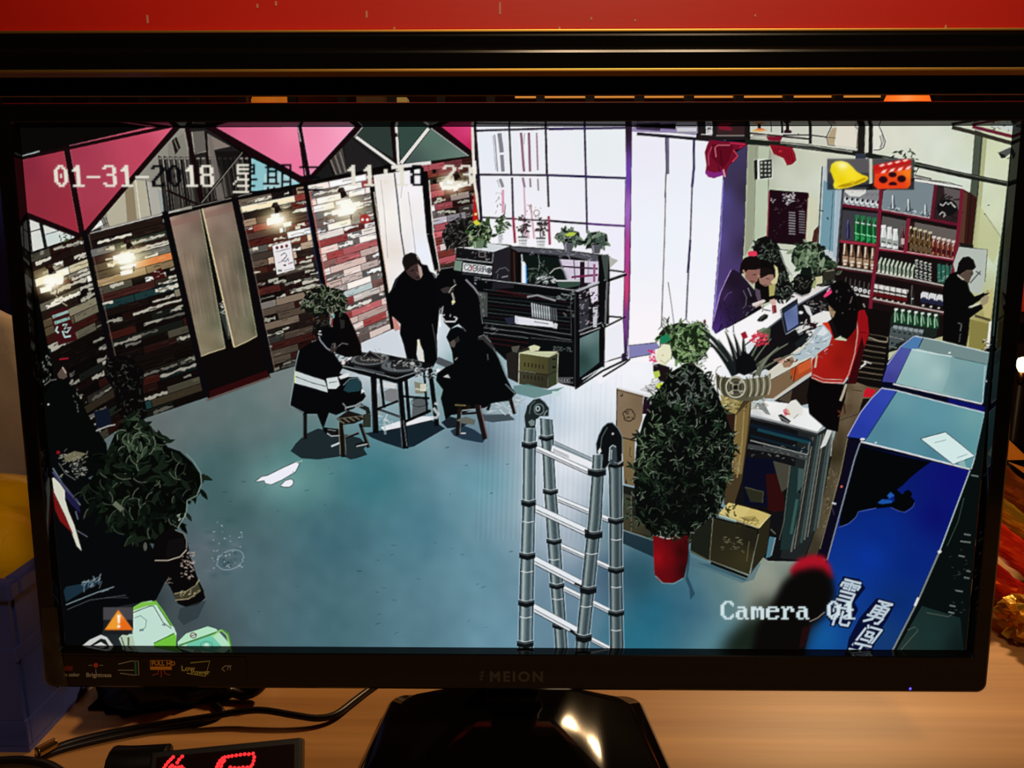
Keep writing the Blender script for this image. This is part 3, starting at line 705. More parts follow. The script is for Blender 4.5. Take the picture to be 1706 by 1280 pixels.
    poly([(1404, 312), (1526, 296), (1606, 311), (1600, 360), (1588, 460), (1572, 560), (1440, 600), (1384, 480), (1396, 440)], (22, 14, 14))
    poly([(1406, 318), (1466, 316), (1464, 348), (1404, 341)], (126, 128, 132)); poly([(1472, 318), (1524, 302), (1557, 308), (1552, 364), (1468, 350)], (118, 132, 138)); poly([(1562, 310), (1602, 318), (1598, 372), (1556, 364)], (42, 30, 32)); poly([(1573, 312), (1601, 318), (1599, 352), (1574, 336)], (92, 84, 84))
    poly([(1404, 350), (1464, 356), (1458, 404), (1400, 400)], (58, 58, 64)); poly([(1470, 360), (1510, 368), (1506, 412), (1466, 406)], (84, 82, 80)); poly([(1522, 370), (1596, 384), (1592, 430), (1514, 416)], (96, 88, 84)); poly([(1516, 370), (1524, 370), (1522, 416), (1514, 414)], (40, 20, 20))
    # glassware
    for i in range(7):
        x = 1410 + i * 8.6
        oval(x, 333 + i * 1.0, 3.8, 5, (206, 210, 212)); oval(x + 1, 331 + i, 2.2, 3, (40, 40, 46)); oval(x + 2, 341 + i, 3, 2.6, (190, 194, 196)); line([(x - 3, 322), (x, 326), (x + 4, 322)], 1, (90, 92, 96))
    poly([(1406, 312), (1444, 312), (1442, 322), (1432, 328), (1416, 327), (1408, 320)], (214, 214, 208)); scribble(1416, 314, 1438, 320, 8, (120, 110, 110), 67, 4, 1)
    for x, h in ((1488, 28), (1514, 26), (1542, 22)):
        y = 352 + (x - 1480) * .17
        poly([(x - 9, y), (x - 3, y - h * .5), (x - 2, y - h), (x + 2, y - h), (x + 3, y - h * .5), (x + 9, y)], (70, 86, 92)); line([(x - 1, y - h), (x - 1, y - 4)], 2.2, (206, 220, 222)); scribble(x - 10, y - 8, x + 10, y + 1, 14, (196, 208, 210), int(x), 5, 1.3); scribble(x - 10, y - 8, x + 10, y + 1, 8, (30, 36, 40), int(x) + 1, 5, 1.3)
    scribble(1560, 326, 1596, 366, 20, (20, 16, 16), 68, 12, 2.4); oval(1578, 346, 17, 14, (18, 16, 16)); line([(1566, 340), (1571, 343), (1576, 337), (1580, 341), (1584, 337), (1588, 342), (1592, 346)], 1.8, (196, 200, 190)); line([(1565, 358), (1570, 353), (1574, 356), (1572, 362), (1576, 358)], 1.8, (186, 190, 180))
    # row two
    for i in range(3):
        bottle(1413 + i * 5, 398, 6, 34, (26, 22, 60), (120, 116, 170)) if i == 0 else None
    for i in range(4):
        x = 1428 + i * 9.6; y = 402 + i * 1.6
        bottle(x, y, 10.4, 44, (14, 74, 38), (70, 160, 100), (40, 110, 70), None, .3); line([(x - 4, y - 14), (x + 4, y - 11)], 2, (120, 220, 150)); line([(x - 3, y - 32), (x + 3, y - 30)], 2, (190, 226, 206)); oval(x, y - 6, 3, 3, (40, 150, 80))
    for i in range(3):
        bottle(1472 + i * 9.8, 411 + i * 2, 9.4, 36 - i, (206, 208, 206), (236, 238, 236), (226, 226, 222), (150, 156, 150), .36); line([(1469 + i * 9.8, 402 + i * 2), (1475 + i * 9.8, 405 + i * 2)], 2, (40, 60, 44))
    bottle(1504, 414, 6, 40, (60, 18, 22), (150, 110, 110), None, (190, 170, 170))
    for i in range(5):
        for j in range(2):
            bottle(1519 + i * 8.4 - j * 3, 419 + i * 2.2 - j * 14, 7, 28, (58, 38, 22), (170, 142, 100), (190, 180, 150), (96, 72, 44), .4)
    for i in range(5):
        x = 1556 + i * 8.2; y = 425 + i * 1.9
        bottle(x, y, 7.4, 32, (96, 34, 24), (206, 150, 120), (200, 190, 180), (70, 18, 18), .4); line([(x - 2, y - 22), (x + 1, y - 26)], 1.4, (220, 210, 200))
    # row three
    for i in range(5):
        x = 1408 + i * 11.6; y = 443 + i * 1.9
        bottle(x, y, 9.6, 38, (96, 66, 46), (222, 208, 190), None, (160, 130, 104), .28); line([(x - 3, y - 9), (x + 3, y - 8)], 2.4, (226, 218, 206)); line([(x - 1, y - 37), (x - 1, y - 24)], 2, (216, 200, 180)); oval(x, y - 3, 2.4, 2, (206, 190, 170)); line([(x - 3, y - 18), (x + 3, y - 17)], 2, (60, 30, 24))
    for i in range(9):
        x = 1465 + i * 6.8; y = 454 + i * 1.45
        poly([(x - 2.6, y), (x - 1.6, y - 17), (x + 3, y - 26), (x + 5, y - 24), (x + 1.6, y - 14), (x + 1.6, y)], (176, 186, 168)); line([(x - .6, y - 14), (x - .6, y - 5)], 1.2, (60, 96, 70)); oval(x - 1, y - 2, 1.8, 2.2, (206, 206, 190))
    for i in range(4):
        for j in range(2):
            x = 1527 + i * 7.4; y = 466 + i * 2.0 - j * 17
            rect(x - 3, y - 15, x + 3, y, (44, 46, 44)); line([(x - 2, y - 12), (x + 2, y - 9), (x - 2, y - 6), (x + 2, y - 3)], 1.5, (190, 196, 186)); oval(x, y - 15, 2.6, 1.4, (180, 180, 170))
    for i in range(4):
        rect(1562 + i * 7, 440 + i * 1.4, 1567 + i * 7, 470 + i * 1.5, (44, 96, 82)); scribble(1562 + i * 7, 442, 1567 + i * 7, 470, 6, (170, 190, 176), 70 + i, 4, 1.2)
    # row four
    for i in range(6):
        x = 1410 + i * 7.6; y = 487 + i * 1.8
        bottle(x, y, 7, 26, (20, 16, 16), (90, 86, 80)); oval(x + .5, y - 9, 3.2, 3.6, (224, 224, 218)); oval(x + .5, y - 9, 1.2, 1.4, (30, 26, 26)); line([(x - 3, y - 2), (x + 3, y - 1)], 1.2, (150, 144, 136))
    for i in range(6):
        x = 1454 + i * 9.6; y = 481 + i * 1.75
        poly([(x, y - 2), (x + 3, y - 8), (x + 12, y - 6), (x + 9, y + 1)], (214, 212, 206)); line([(x, y + 3), (x + 9, y + 5)], 2.6, (196, 190, 186)); line([(x, y + 8), (x + 9, y + 10)], 7, (84, 16, 18)); oval(x + 4, y + 16, 2, 1.6, (206, 190, 180)); line([(x + 9, y - 6), (x + 9, y + 12)], .9, (60, 20, 20))
    bottle(1520, 508, 7, 34, (30, 28, 26), (110, 108, 100)); line([(1518, 498), (1522, 498)], 2, (160, 156, 150))
    for i in range(3):
        x = 1534 + i * 13; y = 492 + i * 2.2
        poly([(x, y - 2), (x + 3, y - 6), (x + 13, y - 4), (x + 12, y + 8), (x, y + 6)], (206, 206, 210)); line([(x, y + 8), (x + 12, y + 10)], 7, (32, 34, 60)); line([(x + 2, y + 4), (x + 9, y + 5)], 2.4, (40, 40, 70)); oval(x + 4, y + 17, 2, 1.6, (200, 200, 190))
    sh = (112, 26, 46)
    for pts, w, c in ((((1404, 342), (1466, 350), (1552, 366), (1598, 375)), 5, (96, 22, 42)), (((1470, 349), (1552, 364)), 1.6, (190, 170, 170)), (((1400, 402), (1460, 409)), 4.4, (150, 40, 60)), (((1464, 415), (1509, 420), (1594, 434)), 4.4, (130, 30, 52)), (((1465, 413), (1590, 432)), 1.2, (206, 190, 184)),
                      (((1393, 444), (1454, 453)), 3, (176, 168, 162)), (((1393, 447), (1454, 456)), 3, (70, 26, 34)), (((1457, 454), (1530, 467), (1572, 476)), 2.4, (176, 168, 160)), (((1457, 458), (1572, 480)), 3.4, (46, 22, 24)),
                      (((1427, 491), (1450, 495)), 2.4, (196, 190, 184)), (((1450, 497), (1533, 513), (1574, 521)), 2.6, (170, 150, 146)), (((1450, 501), (1574, 525)), 3, (64, 24, 28)),
                      (((1468, 312), (1462, 410), (1452, 490), (1446, 560)), 6, sh), (((1514, 364), (1508, 420)), 6, (124, 30, 50)), (((1559, 308), (1552, 366)), 6, (92, 24, 40)), (((1603, 312), (1598, 372), (1590, 440), (1584, 470)), 6, sh), (((1404, 316), (1394, 440)), 3, (70, 66, 72)),
                      (((1524, 300), (1606, 313)), 4, (222, 224, 214)), (((1526, 297), (1580, 304), (1604, 311)), 1.4, (60, 56, 52)), (((1524, 292), (1548, 300)), 4, (150, 150, 140)), (((1530, 280), (1524, 292), (1552, 298)), 2, (40, 46, 40))):
        line(pts, w, c)
    foliage([(1488, 258), (1494, 250), (1506, 252), (1512, 246), (1520, 252), (1530, 266), (1528, 288), (1520, 276), (1500, 266)], 26, (5, 12), .35, [(26, 40, 28), (54, 74, 52), (16, 20, 16)], [(130, 140, 116)], seed=23)
    # crates
    piece('pictured_bottle_crate', 'crate of green beer bottles under the rack in the picture')
    poly([(1484, 528), (1494, 512), (1566, 522), (1560, 560), (1534, 578), (1478, 582), (1480, 545)], (26, 34, 30))
    for i in range(7):
        x = 1493 + i * 11; y = 538 + i * 1.6
        bottle(x, y, 10, 24, (24, 62, 40), (160, 206, 170), (206, 216, 200), None, .24); line([(x + 1, y - 16), (x + 3, y - 4)], 1.4, (130, 180, 140))
    poly([(1484, 546), (1492, 542), (1538, 550), (1536, 562), (1500, 570), (1480, 584), (1478, 570)], (70, 80, 80))
    for i in range(6):
        x = 1487 + i * 8.6; y = 546 + i * 1.4
        poly([(x, y), (x + 2, y - 4), (x + 9, y - 3), (x + 7, y + 3)], (136, 146, 150)); line([(x + 1, y + 6), (x + 5, y + 7)], 2.4, (16, 18, 18)); line([(x - 1, y + 16), (x + 4, y + 16)], 3, (30, 34, 34)); line([(x - 3, y + 26), (x + 2, y + 26)], 3, (24, 28, 28))
    line([(1480, 560), (1506, 566)], 1.4, (130, 136, 134)); line([(1478, 576), (1494, 580)], 1.4, (110, 116, 114))
    piece('pictured_wire_shelf', 'dark wire shelving beneath the counter in the picture')
    poly([(1436, 512), (1484, 520), (1478, 640), (1470, 650), (1412, 640), (1420, 560)], (14, 11, 10)); 
    for k in range(9):
        y = 556 + k * 9
        line([(1444 - k * 2, y), (1462 - k * 2, y + 3), (1478 - k, y + 6)], rs_w[k % 4], (120, 106, 86), .75)
    line([(1446, 562), (1466, 569), (1478, 570), (1479, 562)], 2, (140, 128, 108)); line([(1440, 602), (1442, 606), (1434, 612)], 3, (206, 206, 200)); line([(1440, 602), (1452, 606)], 1.6, (206, 200, 190)); line([(1430, 616), (1436, 612)], 1.4, (150, 140, 130))

    # ------------------------------------------------------- counter
    piece('pictured_brown_floor', 'brown wooden floor strip behind the counter in the picture')
    grad([(1412, 632), (1418, 634), (1446, 644), (1472, 648), (1434, 690), (1412, 730), (1400, 790), (1376, 930), (1340, 940), (1356, 860), (1392, 720)], [(1430, 660, (98, 82, 62)), (1410, 700, (92, 78, 58)), (1395, 760, (70, 62, 46)), (1390, 800, (86, 76, 58)), (1375, 860, (82, 74, 54)), (1360, 920, (56, 50, 38))], tex=9)
    line([(1420, 650), (1436, 652)], 1, (40, 32, 26)); line([(1400, 700), (1430, 690)], 1, (44, 36, 28)); scribble(1372, 780, 1400, 900, 70, (132, 120, 92), 75, 4, 1.1, 1.5); scribble(1372, 780, 1400, 900, 50, (34, 28, 20), 76, 4, 1.1, 1.5)
    poly([(1440, 652), (1444, 646), (1460, 650), (1452, 662), (1438, 662)], (190, 24, 40)); poly([(1438, 664), (1450, 664), (1430, 692), (1434, 676)], (18, 14, 12))
    piece('pictured_counter', 'long white topped service counter at right of the screen')
    grad([(1186, 558), (1194, 556), (1241, 531), (1300, 496), (1388, 466), (1396, 472), (1331, 508), (1277, 548), (1230, 590), (1190, 622), (1160, 640), (1130, 640), (1170, 590)], [(1200, 580, (250, 248, 250)), (1260, 540, (246, 244, 246)), (1340, 490, (222, 216, 214)), (1380, 470, (206, 202, 194))])
    poly([(1277, 548), (1331, 508), (1390, 474), (1400, 480), (1400, 560), (1330, 600), (1290, 622), (1240, 600)], (18, 16, 18))
    line([(1240, 576), (1278, 548), (1331, 507), (1390, 473)], 2.6, (90, 96, 106)); line([(1278, 546), (1331, 505), (1390, 471)], 1, (214, 214, 214))
    # lower work surface with cash desk
    poly([(1276, 622), (1302, 602), (1330, 580), (1350, 560), (1384, 548), (1372, 580), (1340, 604), (1284, 634)], (206, 202, 188)); poly([(1284, 634), (1352, 598), (1352, 618), (1288, 664), (1272, 664)], (120, 96, 70)); poly([(1316, 616), (1352, 598), (1352, 620), (1322, 636)], (168, 72, 34)); poly([(1330, 606), (1352, 597), (1352, 612), (1330, 624)], (196, 88, 44)); line([(1283, 634), (1352, 596)], 1.2, (30, 22, 18)); line([(1326, 612), (1322, 636)], 1.4, (60, 26, 16)); line([(1288, 666), (1352, 622)], 2, (206, 186, 146)); line([(1318, 626), (1318, 632)], 1.6, (40, 20, 14))
    poly([(1290, 668), (1352, 626), (1350, 672), (1320, 680)], (30, 22, 18)); poly([(1296, 666), (1320, 650), (1316, 672)], (76, 66, 52))
    scribble(1284, 530, 1376, 600, 0, (0, 0, 0), 77)
    # clutter behind the screen
    poly([(1338, 508), (1352, 512), (1362, 526), (1358, 536), (1344, 520)], (206, 206, 208)); poly([(1348, 510), (1358, 514), (1366, 532), (1356, 534)], (22, 22, 26)); poly([(1350, 528), (1372, 518), (1386, 520), (1388, 530), (1370, 542), (1352, 546)], (226, 224, 220)); poly([(1324, 546), (1344, 540), (1352, 544), (1330, 556)], (206, 204, 200)); poly([(1324, 572), (1344, 556), (1354, 560), (1334, 579), (1326, 578)], (24, 30, 32)); poly([(1344, 552), (1360, 548), (1356, 556), (1348, 560)], (216, 214, 212)); poly([(1344, 536), (1362, 540), (1358, 546), (1342, 542)], (40, 16, 20))
    scribble(1344, 500, 1380, 516, 16, (150, 146, 142), 78, 9, 1.5); scribble(1326, 538, 1364, 556, 22, (206, 204, 200), 79, 7, 1.6, -.4); scribble(1326, 538, 1364, 562, 22, (16, 16, 16), 80, 7, 1.6, -.4); oval(1322, 564, 9, 5, (14, 14, 14), 1, -.4); oval(1334, 521, 4, 2.6, (236, 240, 240))
    piece('pictured_counter_end', 'white topped end counter with dark cabinet shown at lower right')
    poly([(1246, 692), (1362, 722), (1388, 706), (1386, 760), (1360, 880), (1340, 936), (1280, 935), (1230, 900), (1220, 800)], (16, 16, 18))
    poly([(1330, 716), (1362, 722), (1388, 708), (1388, 740), (1360, 880), (1338, 934), (1300, 930), (1320, 830)], (30, 34, 34))
    for k in range(9):
        u = k / 8
        line([(lerp(1350, 1386, u), lerp(730, 718, u)), (lerp(1318, 1362, u), lerp(920, 880, u))], [3, 1.4, 2.2, 4][k % 4], [(96, 104, 100), (130, 128, 112), (40, 44, 44), (58, 76, 74)][k % 4], .9)
    line([(1250, 708), (1352, 734), (1352, 744)], 6, (14, 26, 40), .9); line([(1262, 716), (1348, 738)], 5, (22, 62, 72)); line([(1250, 726), (1346, 752)], 4, (14, 30, 40)); line([(1246, 744), (1300, 752), (1346, 764)], 8, (62, 66, 66), .9); scribble(1250, 742, 1344, 766, 30, (120, 124, 118), 81, 8, 1.2, .2); scribble(1250, 742, 1344, 766, 20, (20, 22, 22), 82, 8, 1.2, .2); line([(1250, 734), (1345, 758)], 1.4, (150, 156, 154)); 
    poly([(1236, 762), (1300, 766), (1306, 850), (1240, 840)], (10, 12, 30)); poly([(1276, 790), (1300, 790), (1308, 850), (1280, 856)], (44, 12, 12)); poly([(1288, 768), (1318, 776), (1316, 810), (1302, 820)], (66, 64, 54)); poly([(1241, 812), (1272, 820), (1270, 838), (1250, 836)], (40, 40, 28)); line([(1241, 812), (1272, 820), (1270, 838)], 1, (90, 90, 66))
    poly([(1318, 776), (1340, 782), (1330, 860), (1316, 916), (1300, 916), (1306, 860)], (26, 44, 44)); poly([(1330, 780), (1340, 782), (1336, 810), (1328, 822)], (60, 82, 80)); line([(1330, 818), (1334, 822)], 3, (8, 8, 10)); line([(1328, 832), (1318, 890)], 5, (50, 84, 78)); line([(1316, 776), (1306, 870), (1298, 900)], 1, (130, 130, 110), .7)
    poly([(1282, 894), (1292, 896), (1284, 928), (1276, 930)], (70, 112, 128)); line([(1292, 896), (1285, 926)], 1.2, (160, 180, 180)); line([(1284, 882), (1292, 890)], 2, (90, 90, 80))
    grad([(1246, 688), (1274, 668), (1310, 672), (1386, 690), (1370, 714), (1362, 720)], [(1280, 676, (240, 240, 238)), (1370, 700, (236, 238, 238)), (1260, 690, (206, 206, 204))]); line([(1246, 692), (1300, 704), (1362, 721), (1387, 694)], 3, (150, 152, 152)); line([(1246, 696), (1300, 708), (1362, 725)], 2, (50, 52, 54))
    poly([(1378, 716), (1388, 714), (1376, 742), (1366, 748)], (206, 208, 206)); line([(1388, 716), (1384, 760)], 2, (150, 150, 144))
    piece('pictured_folded_paper', 'folded white paper with red print on the end counter in the picture')
    poly([(1306, 682), (1318, 668), (1326, 666), (1338, 680), (1336, 692), (1322, 698), (1310, 694)], (222, 222, 214)); poly([(1304, 684), (1310, 680), (1314, 690), (1308, 694)], (206, 120, 130)); line([(1306, 688), (1316, 691)], 2, (176, 40, 66)); line([(1312, 682), (1316, 690)], 1.6, (200, 150, 60)); poly([(1296, 692), (1302, 690), (1318, 702), (1314, 706), (1302, 702)], (36, 34, 40)); line([(1298, 694), (1314, 704)], 1, (160, 160, 160)); line([(1322, 698), (1330, 690)], 1.2, (140, 140, 134))
    piece('pictured_counter_screen', 'slim computer screen with blue display standing on the counter in the picture')
    outlined([(1302, 515), (1328, 498), (1333, 542), (1310, 558)], (28, 32, 44), (14, 16, 22), 1.4); grad([(1306, 522), (1328, 507), (1330, 540), (1312, 552)], [(1310, 520, (80, 96, 140)), (1326, 512, (106, 120, 160)), (1315, 548, (98, 114, 164))]); line([(1306, 518), (1327, 505)], 3, (30, 40, 60)); line([(1310, 557), (1333, 543)], 1.4, (150, 160, 176)); line([(1300, 516), (1309, 558)], 1.4, (70, 76, 90))
    piece('pictured_mouse', 'black computer mouse on the white counter in the picture')
    poly([(1261, 534), (1266, 528), (1274, 523), (1280, 525), (1279, 530), (1270, 536), (1264, 536)], (22, 26, 22)); line([(1266, 532), (1274, 526)], 1.6, (70, 80, 66))
    piece('pictured_red_can', 'small dark red can on the white counter in the picture')
    poly([(1286, 509), (1293, 508), (1294, 521), (1287, 523)], (112, 22, 30)); line([(1288, 510), (1289, 521)], 1.2, (190, 90, 96)); line([(1272, 516), (1284, 518)], 1.6, (40, 30, 34)); line([(1272, 508), (1270, 520)], 1.2, (110, 90, 90))

    # ------------------------------------------------------- freezers
    piece('pictured_chest_freezer', 'blue chest freezer with glass top, the farther one in the picture')
    poly([(1468, 634), (1476, 606), (1500, 578), (1524, 560), (1540, 562), (1649, 588), (1644, 640), (1640, 690), (1492, 650), (1470, 648)], (6, 8, 30))
    grad([(1470, 636), (1479, 607), (1500, 579), (1519, 582), (1491, 638)], [(1480, 630, (60, 62, 140)), (1510, 585, (76, 84, 158)), (1485, 605, (72, 76, 156))]); poly([(1500, 579), (1524, 560), (1539, 563), (1530, 581), (1519, 582)], (74, 120, 170))
    poly([(1539, 563), (1649, 588), (1645, 608), (1530, 581)], (112, 136, 136)); grad([(1530, 581), (1645, 608), (1637, 672), (1492, 639), (1519, 582)], [(1530, 590, (160, 192, 190)), (1560, 620, (160, 190, 188)), (1510, 636, (140, 178, 178)), (1600, 630, (112, 150, 156)), (1630, 660, (96, 144, 152)), (1590, 600, (130, 164, 164))]); poly([(1584, 595), (1641, 606), (1634, 668), (1570, 653), (1582, 622)], (104, 146, 150), .35)
    line([(1524, 560), (1560, 567), (1648, 588)], 1.6, (190, 206, 206)); line([(1478, 608), (1500, 578), (1523, 560)], 1.4, (170, 176, 206)); line([(1519, 582), (1560, 590), (1586, 594)], 1.6, (206, 220, 220)); line([(1590, 596), (1642, 607)], 1.4, (70, 100, 100)); line([(1488, 640), (1560, 656), (1636, 673)], 2.4, (216, 226, 226)); line([(1641, 610), (1637, 672)], 1.6, (170, 190, 190)); line([(1538, 563), (1530, 580)], 1.6, (20, 40, 70)); oval(1644, 635.5, 1.8, 1.8, (220, 226, 222)); oval(1582, 588, 2, 1.4, (230, 236, 232)); poly([(1580, 664), (1640, 678), (1640, 688), (1580, 672)], (12, 16, 96))
    piece('pictured_beer_freezer', 'blue chest freezer with printed front, the nearer one in the picture')
    poly([(1412, 728), (1434, 688), (1470, 647), (1492, 650), (1641, 688), (1624, 765), (1618, 782), (1486, 1086), (1330, 1086), (1376, 930), (1400, 800)], (6, 7, 24))
    grad([(1412, 728), (1434, 688), (1452, 664), (1470, 647), (1494, 651), (1445, 732)], [(1430, 715, (36, 56, 158)), (1480, 655, (50, 70, 170)), (1450, 690, (44, 62, 166))]); line([(1412, 727), (1434, 687), (1452, 664), (1470, 646)], 1.6, (160, 164, 206)); 
    grad([(1494, 651), (1641, 688), (1624, 764), (1618, 781), (1440, 737)], [(1500, 665, (100, 150, 160)), (1560, 690, (92, 146, 160)), (1620, 690, (106, 156, 160)), (1470, 720, (78, 128, 146)), (1560, 750, (74, 124, 142)), (1610, 760, (90, 146, 152))]); line([(1470, 647), (1494, 651), (1560, 668), (1641, 688)], 1.6, (206, 216, 222)); line([(1434, 736), (1500, 752), (1616, 782)], 2.6, (206, 212, 220)); line([(1640, 690), (1628, 750), (1618, 782)], 1.6, (180, 196, 200)); oval(1437, 732, 4, 2.4, (200, 206, 214)); oval(1459, 738, 1.8, 1.4, (220, 226, 226)); line([(1494, 652), (1444, 730)], 2.2, (30, 60, 110))
    # printed front
    grad([(1428, 742), (1616, 784), (1565, 920), (1486, 1086), (1340, 1086), (1380, 930), (1400, 860)], [(1440, 770, (8, 12, 60)), (1590, 800, (14, 16, 108)), (1560, 860, (10, 16, 104)), (1470, 880, (8, 40, 128)), (1450, 930, (10, 50, 150)), (1520, 940, (8, 36, 120)), (1400, 990, (14, 60, 150)), (1370, 1060, (18, 84, 150)), (1470, 1060, (20, 56, 110)), (1500, 1000, (10, 44, 110))])
    poly([(1428, 742), (1490, 757), (1551, 770), (1534, 782), (1517, 796), (1505, 808), (1490, 820), (1476, 834), (1462, 843), (1446, 848), (1430, 853), (1426, 862), (1414, 872), (1397, 879), (1410, 810)], (5, 6, 8))
    poly([(1458, 842), (1472, 836), (1490, 836), (1490, 826), (1486, 818), (1494, 816), (1504, 824), (1508, 818), (1514, 816), (1520, 822), (1518, 828), (1524, 834), (1522, 842), (1512, 850), (1504, 854), (1494, 850), (1484, 845), (1470, 847), (1446, 848)], (5, 6, 8)); poly([(1462, 838), (1470, 832), (1486, 834), (1486, 838), (1470, 840)], (24, 80, 160)); poly([(1478, 826), (1484, 820), (1490, 826), (1482, 831)], (30, 84, 166)); line([(1484, 846), (1498, 852), (1508, 854), (1520, 846), (1524, 838)], 1, (80, 90, 150), .8); line([(1397, 879), (1414, 873), (1426, 862), (1430, 853), (1460, 847)], 1, (90, 110, 170), .8)
    # side of the freezer, edge strips
    poly([(1412, 730), (1432, 736), (1426, 760), (1378, 932), (1360, 930), (1398, 800)], (12, 9, 26)); line([(1433, 738), (1424, 764), (1378, 934)], 2, (120, 130, 150)); line([(1412, 730), (1400, 790), (1366, 915)], 1.2, (130, 120, 90)); oval(1402, 811, 2, 2, (190, 90, 80)); line([(1386, 838), (1393, 840)], 3, (176, 180, 190)); line([(1386, 846), (1390, 858)], 1.6, (50, 46, 70))
    line([(1616, 784), (1565, 920)], 2, (150, 170, 176)); line([(1565, 920), (1530, 1000), (1486, 1086)], 3, (110, 120, 120)); line([(1530, 996), (1524, 1010)], 4, (206, 210, 206)); line([(1563, 921), (1568, 918)], 5, (200, 206, 206))
    piece('pictured_dark_cabinet', 'dark appliance with faint labels at right edge of the picture')
    poly([(1620, 784), (1640, 690), (1650, 690), (1616, 1090), (1488, 1090), (1530, 1004), (1568, 922)], (8, 14, 13)); grad([(1536, 1010), (1600, 1030), (1606, 1090), (1490, 1090)], [(1550, 1060, (26, 48, 46)), (1600, 1080, (14, 26, 26)), (1500, 1085, (34, 50, 46))])
    line([(1606, 830), (1596, 870), (1578, 910)], 1.2, (50, 70, 60)); 
    for x, y, w in ((1606, 890, 11), (1600, 902, 17), (1597, 926, 10), (1610, 951, 7), (1606, 962, 9), (1592, 984, 12), (1582, 1009, 10), (1580, 1020, 10), (1618, 792, 12)):
        line([(x, y), (x + w, y + 2)], 2.2, (120, 132, 126), .8)
    scribble(1580, 900, 1618, 1020, 22, (60, 66, 62), 83, 6, 1.1, .1); line([(1544, 1021), (1580, 1028), (1586, 1024)], 1.2, (80, 84, 74)); line([(1512, 1050), (1524, 1045), (1530, 1050), (1500, 1084)], 1.4, (70, 84, 74))
    poly([(1653, 520), (1662, 440), (1676, 330), (1690, 240), (1690, 220), (1700, 220), (1690, 600), (1640, 1000), (1625, 900), (1640, 690)], (6, 14, 13)); line([(1684, 250), (1674, 350), (1664, 440), (1655, 560)], 1.8, (60, 84, 72), .8)
    piece('pictured_paper_sheet', 'white printed paper sheet lying on the nearer freezer in the picture')
    outlined([(1533, 731), (1575, 720), (1598, 738), (1624, 760), (1588, 774)], (208, 230, 228), (40, 60, 66), 1.3); line([(1557, 738), (1576, 733)], 1.4, (150, 166, 166)); line([(1594, 763), (1612, 757)], 1.4, (150, 166, 166)); poly([(1596, 772), (1606, 766), (1610, 780), (1600, 778)], (160, 186, 184), .7)
    # lettering on the freezer front: five big slanted characters
    piece('pictured_freezer_lettering', 'slanted white characters printed on the blue freezer front in the picture')
    G = {'xue': [[(.1, .06), (.9, .06)], [(.06, .2), (.94, .2), (.9, .36)], [(.06, .2), (.04, .36)], [(.5, .06), (.5, .46)], [(.2, .3), (.38, .3)], [(.2, .42), (.38, .42)], [(.62, .3), (.8, .3)], [(.62, .42), (.8, .42)], [(.14, .58), (.86, .58), (.86, .96)], [(.2, .77), (.86, .77)], [(.12, .95), (.88, .95)]],
         'hua': [[(.05, .14), (.95, .14)], [(.3, 0), (.3, .26)], [(.7, 0), (.7, .26)], [(.32, .3), (.2, .5), (.05, .62)], [(.22, .5), (.22, 1)], [(.85, .38), (.5, .62)], [(.52, .3), (.52, .85), (.6, .92), (.92, .92), (.95, .76)]],
         'yong': [[(.12, .05), (.86, .05), (.55, .2)], [(.35, .12), (.55, .2)], [(.15, .26), (.15, .62)], [(.15, .26), (.85, .26), (.85, .62)], [(.15, .4), (.85, .4)], [(.15, .53), (.85, .53)], [(.5, .26), (.5, .62)], [(.05, .7), (.9, .7), (.84, .94), (.66, .96)], [(.45, .6), (.4, .82), (.08, .98)]],
         'chuang': [[(.12, .0), (.22, .12)], [(.1, .16), (.1, 1)], [(.3, .06), (.92, .06), (.92, .96), (.8, .96)], [(.3, .28), (.66, .28), (.64, .46)], [(.38, .28), (.36, .48), (.78, .48), (.76, .82), (.64, .82)], [(.26, .66), (.66, .66)]],
         'tian': [[(.15, .15), (.88, .15)], [(.05, .48), (.95, .48)], [(.5, .15), (.46, .55), (.08, .98)], [(.5, .5), (.62, .75), (.94, .98)]]}

    def glyph(key, o, ux, uy, w):
        def T(p):
            return (o[0] + p[0] * ux[0] + p[1] * uy[0], o[1] + p[0] * ux[1] + p[1] * uy[1])
        for wid, c in ((w * 2.5, (8, 14, 50)), (w, (176, 192, 206))):
            for s in G[key]:
                pts = [T(p) for p in s]
                for a, b in zip(pts[:-1], pts[1:]):
                    d = math.hypot(b[0] - a[0], b[1] - a[1]); e = wid * .3 / max(d, 1e-3)
                    line([(lerp(a[0], b[0], -e), lerp(a[1], b[1], -e)), (lerp(a[0], b[0], 1 + e), lerp(a[1], b[1], 1 + e))], wid, c)
    for f_ in (1,):
        poly([(1404, 960), (1432, 965), (1442, 980), (1424, 1004), (1430, 1016), (1418, 1042), (1386, 1040), (1376, 1028), (1396, 996)], (8, 14, 50)); poly([(1460, 997), (1492, 1006), (1480, 1030), (1470, 1046), (1452, 1086), (1410, 1086), (1414, 1064), (1432, 1030)], (8, 14, 50))
    glyph('xue', (1406, 963), (32, 8), (-17, 36), 3.9); glyph('hua', (1390, 1006), (34, 6), (-10, 34), 3.9)
    glyph('yong', (1462, 999), (30, 8), (-26, 36), 3.8); glyph('chuang', (1443, 1041), (30, 8), (-25, 33), 3.6); glyph('tian', (1422, 1066), (36, 8), (-18, 32), 3.8)


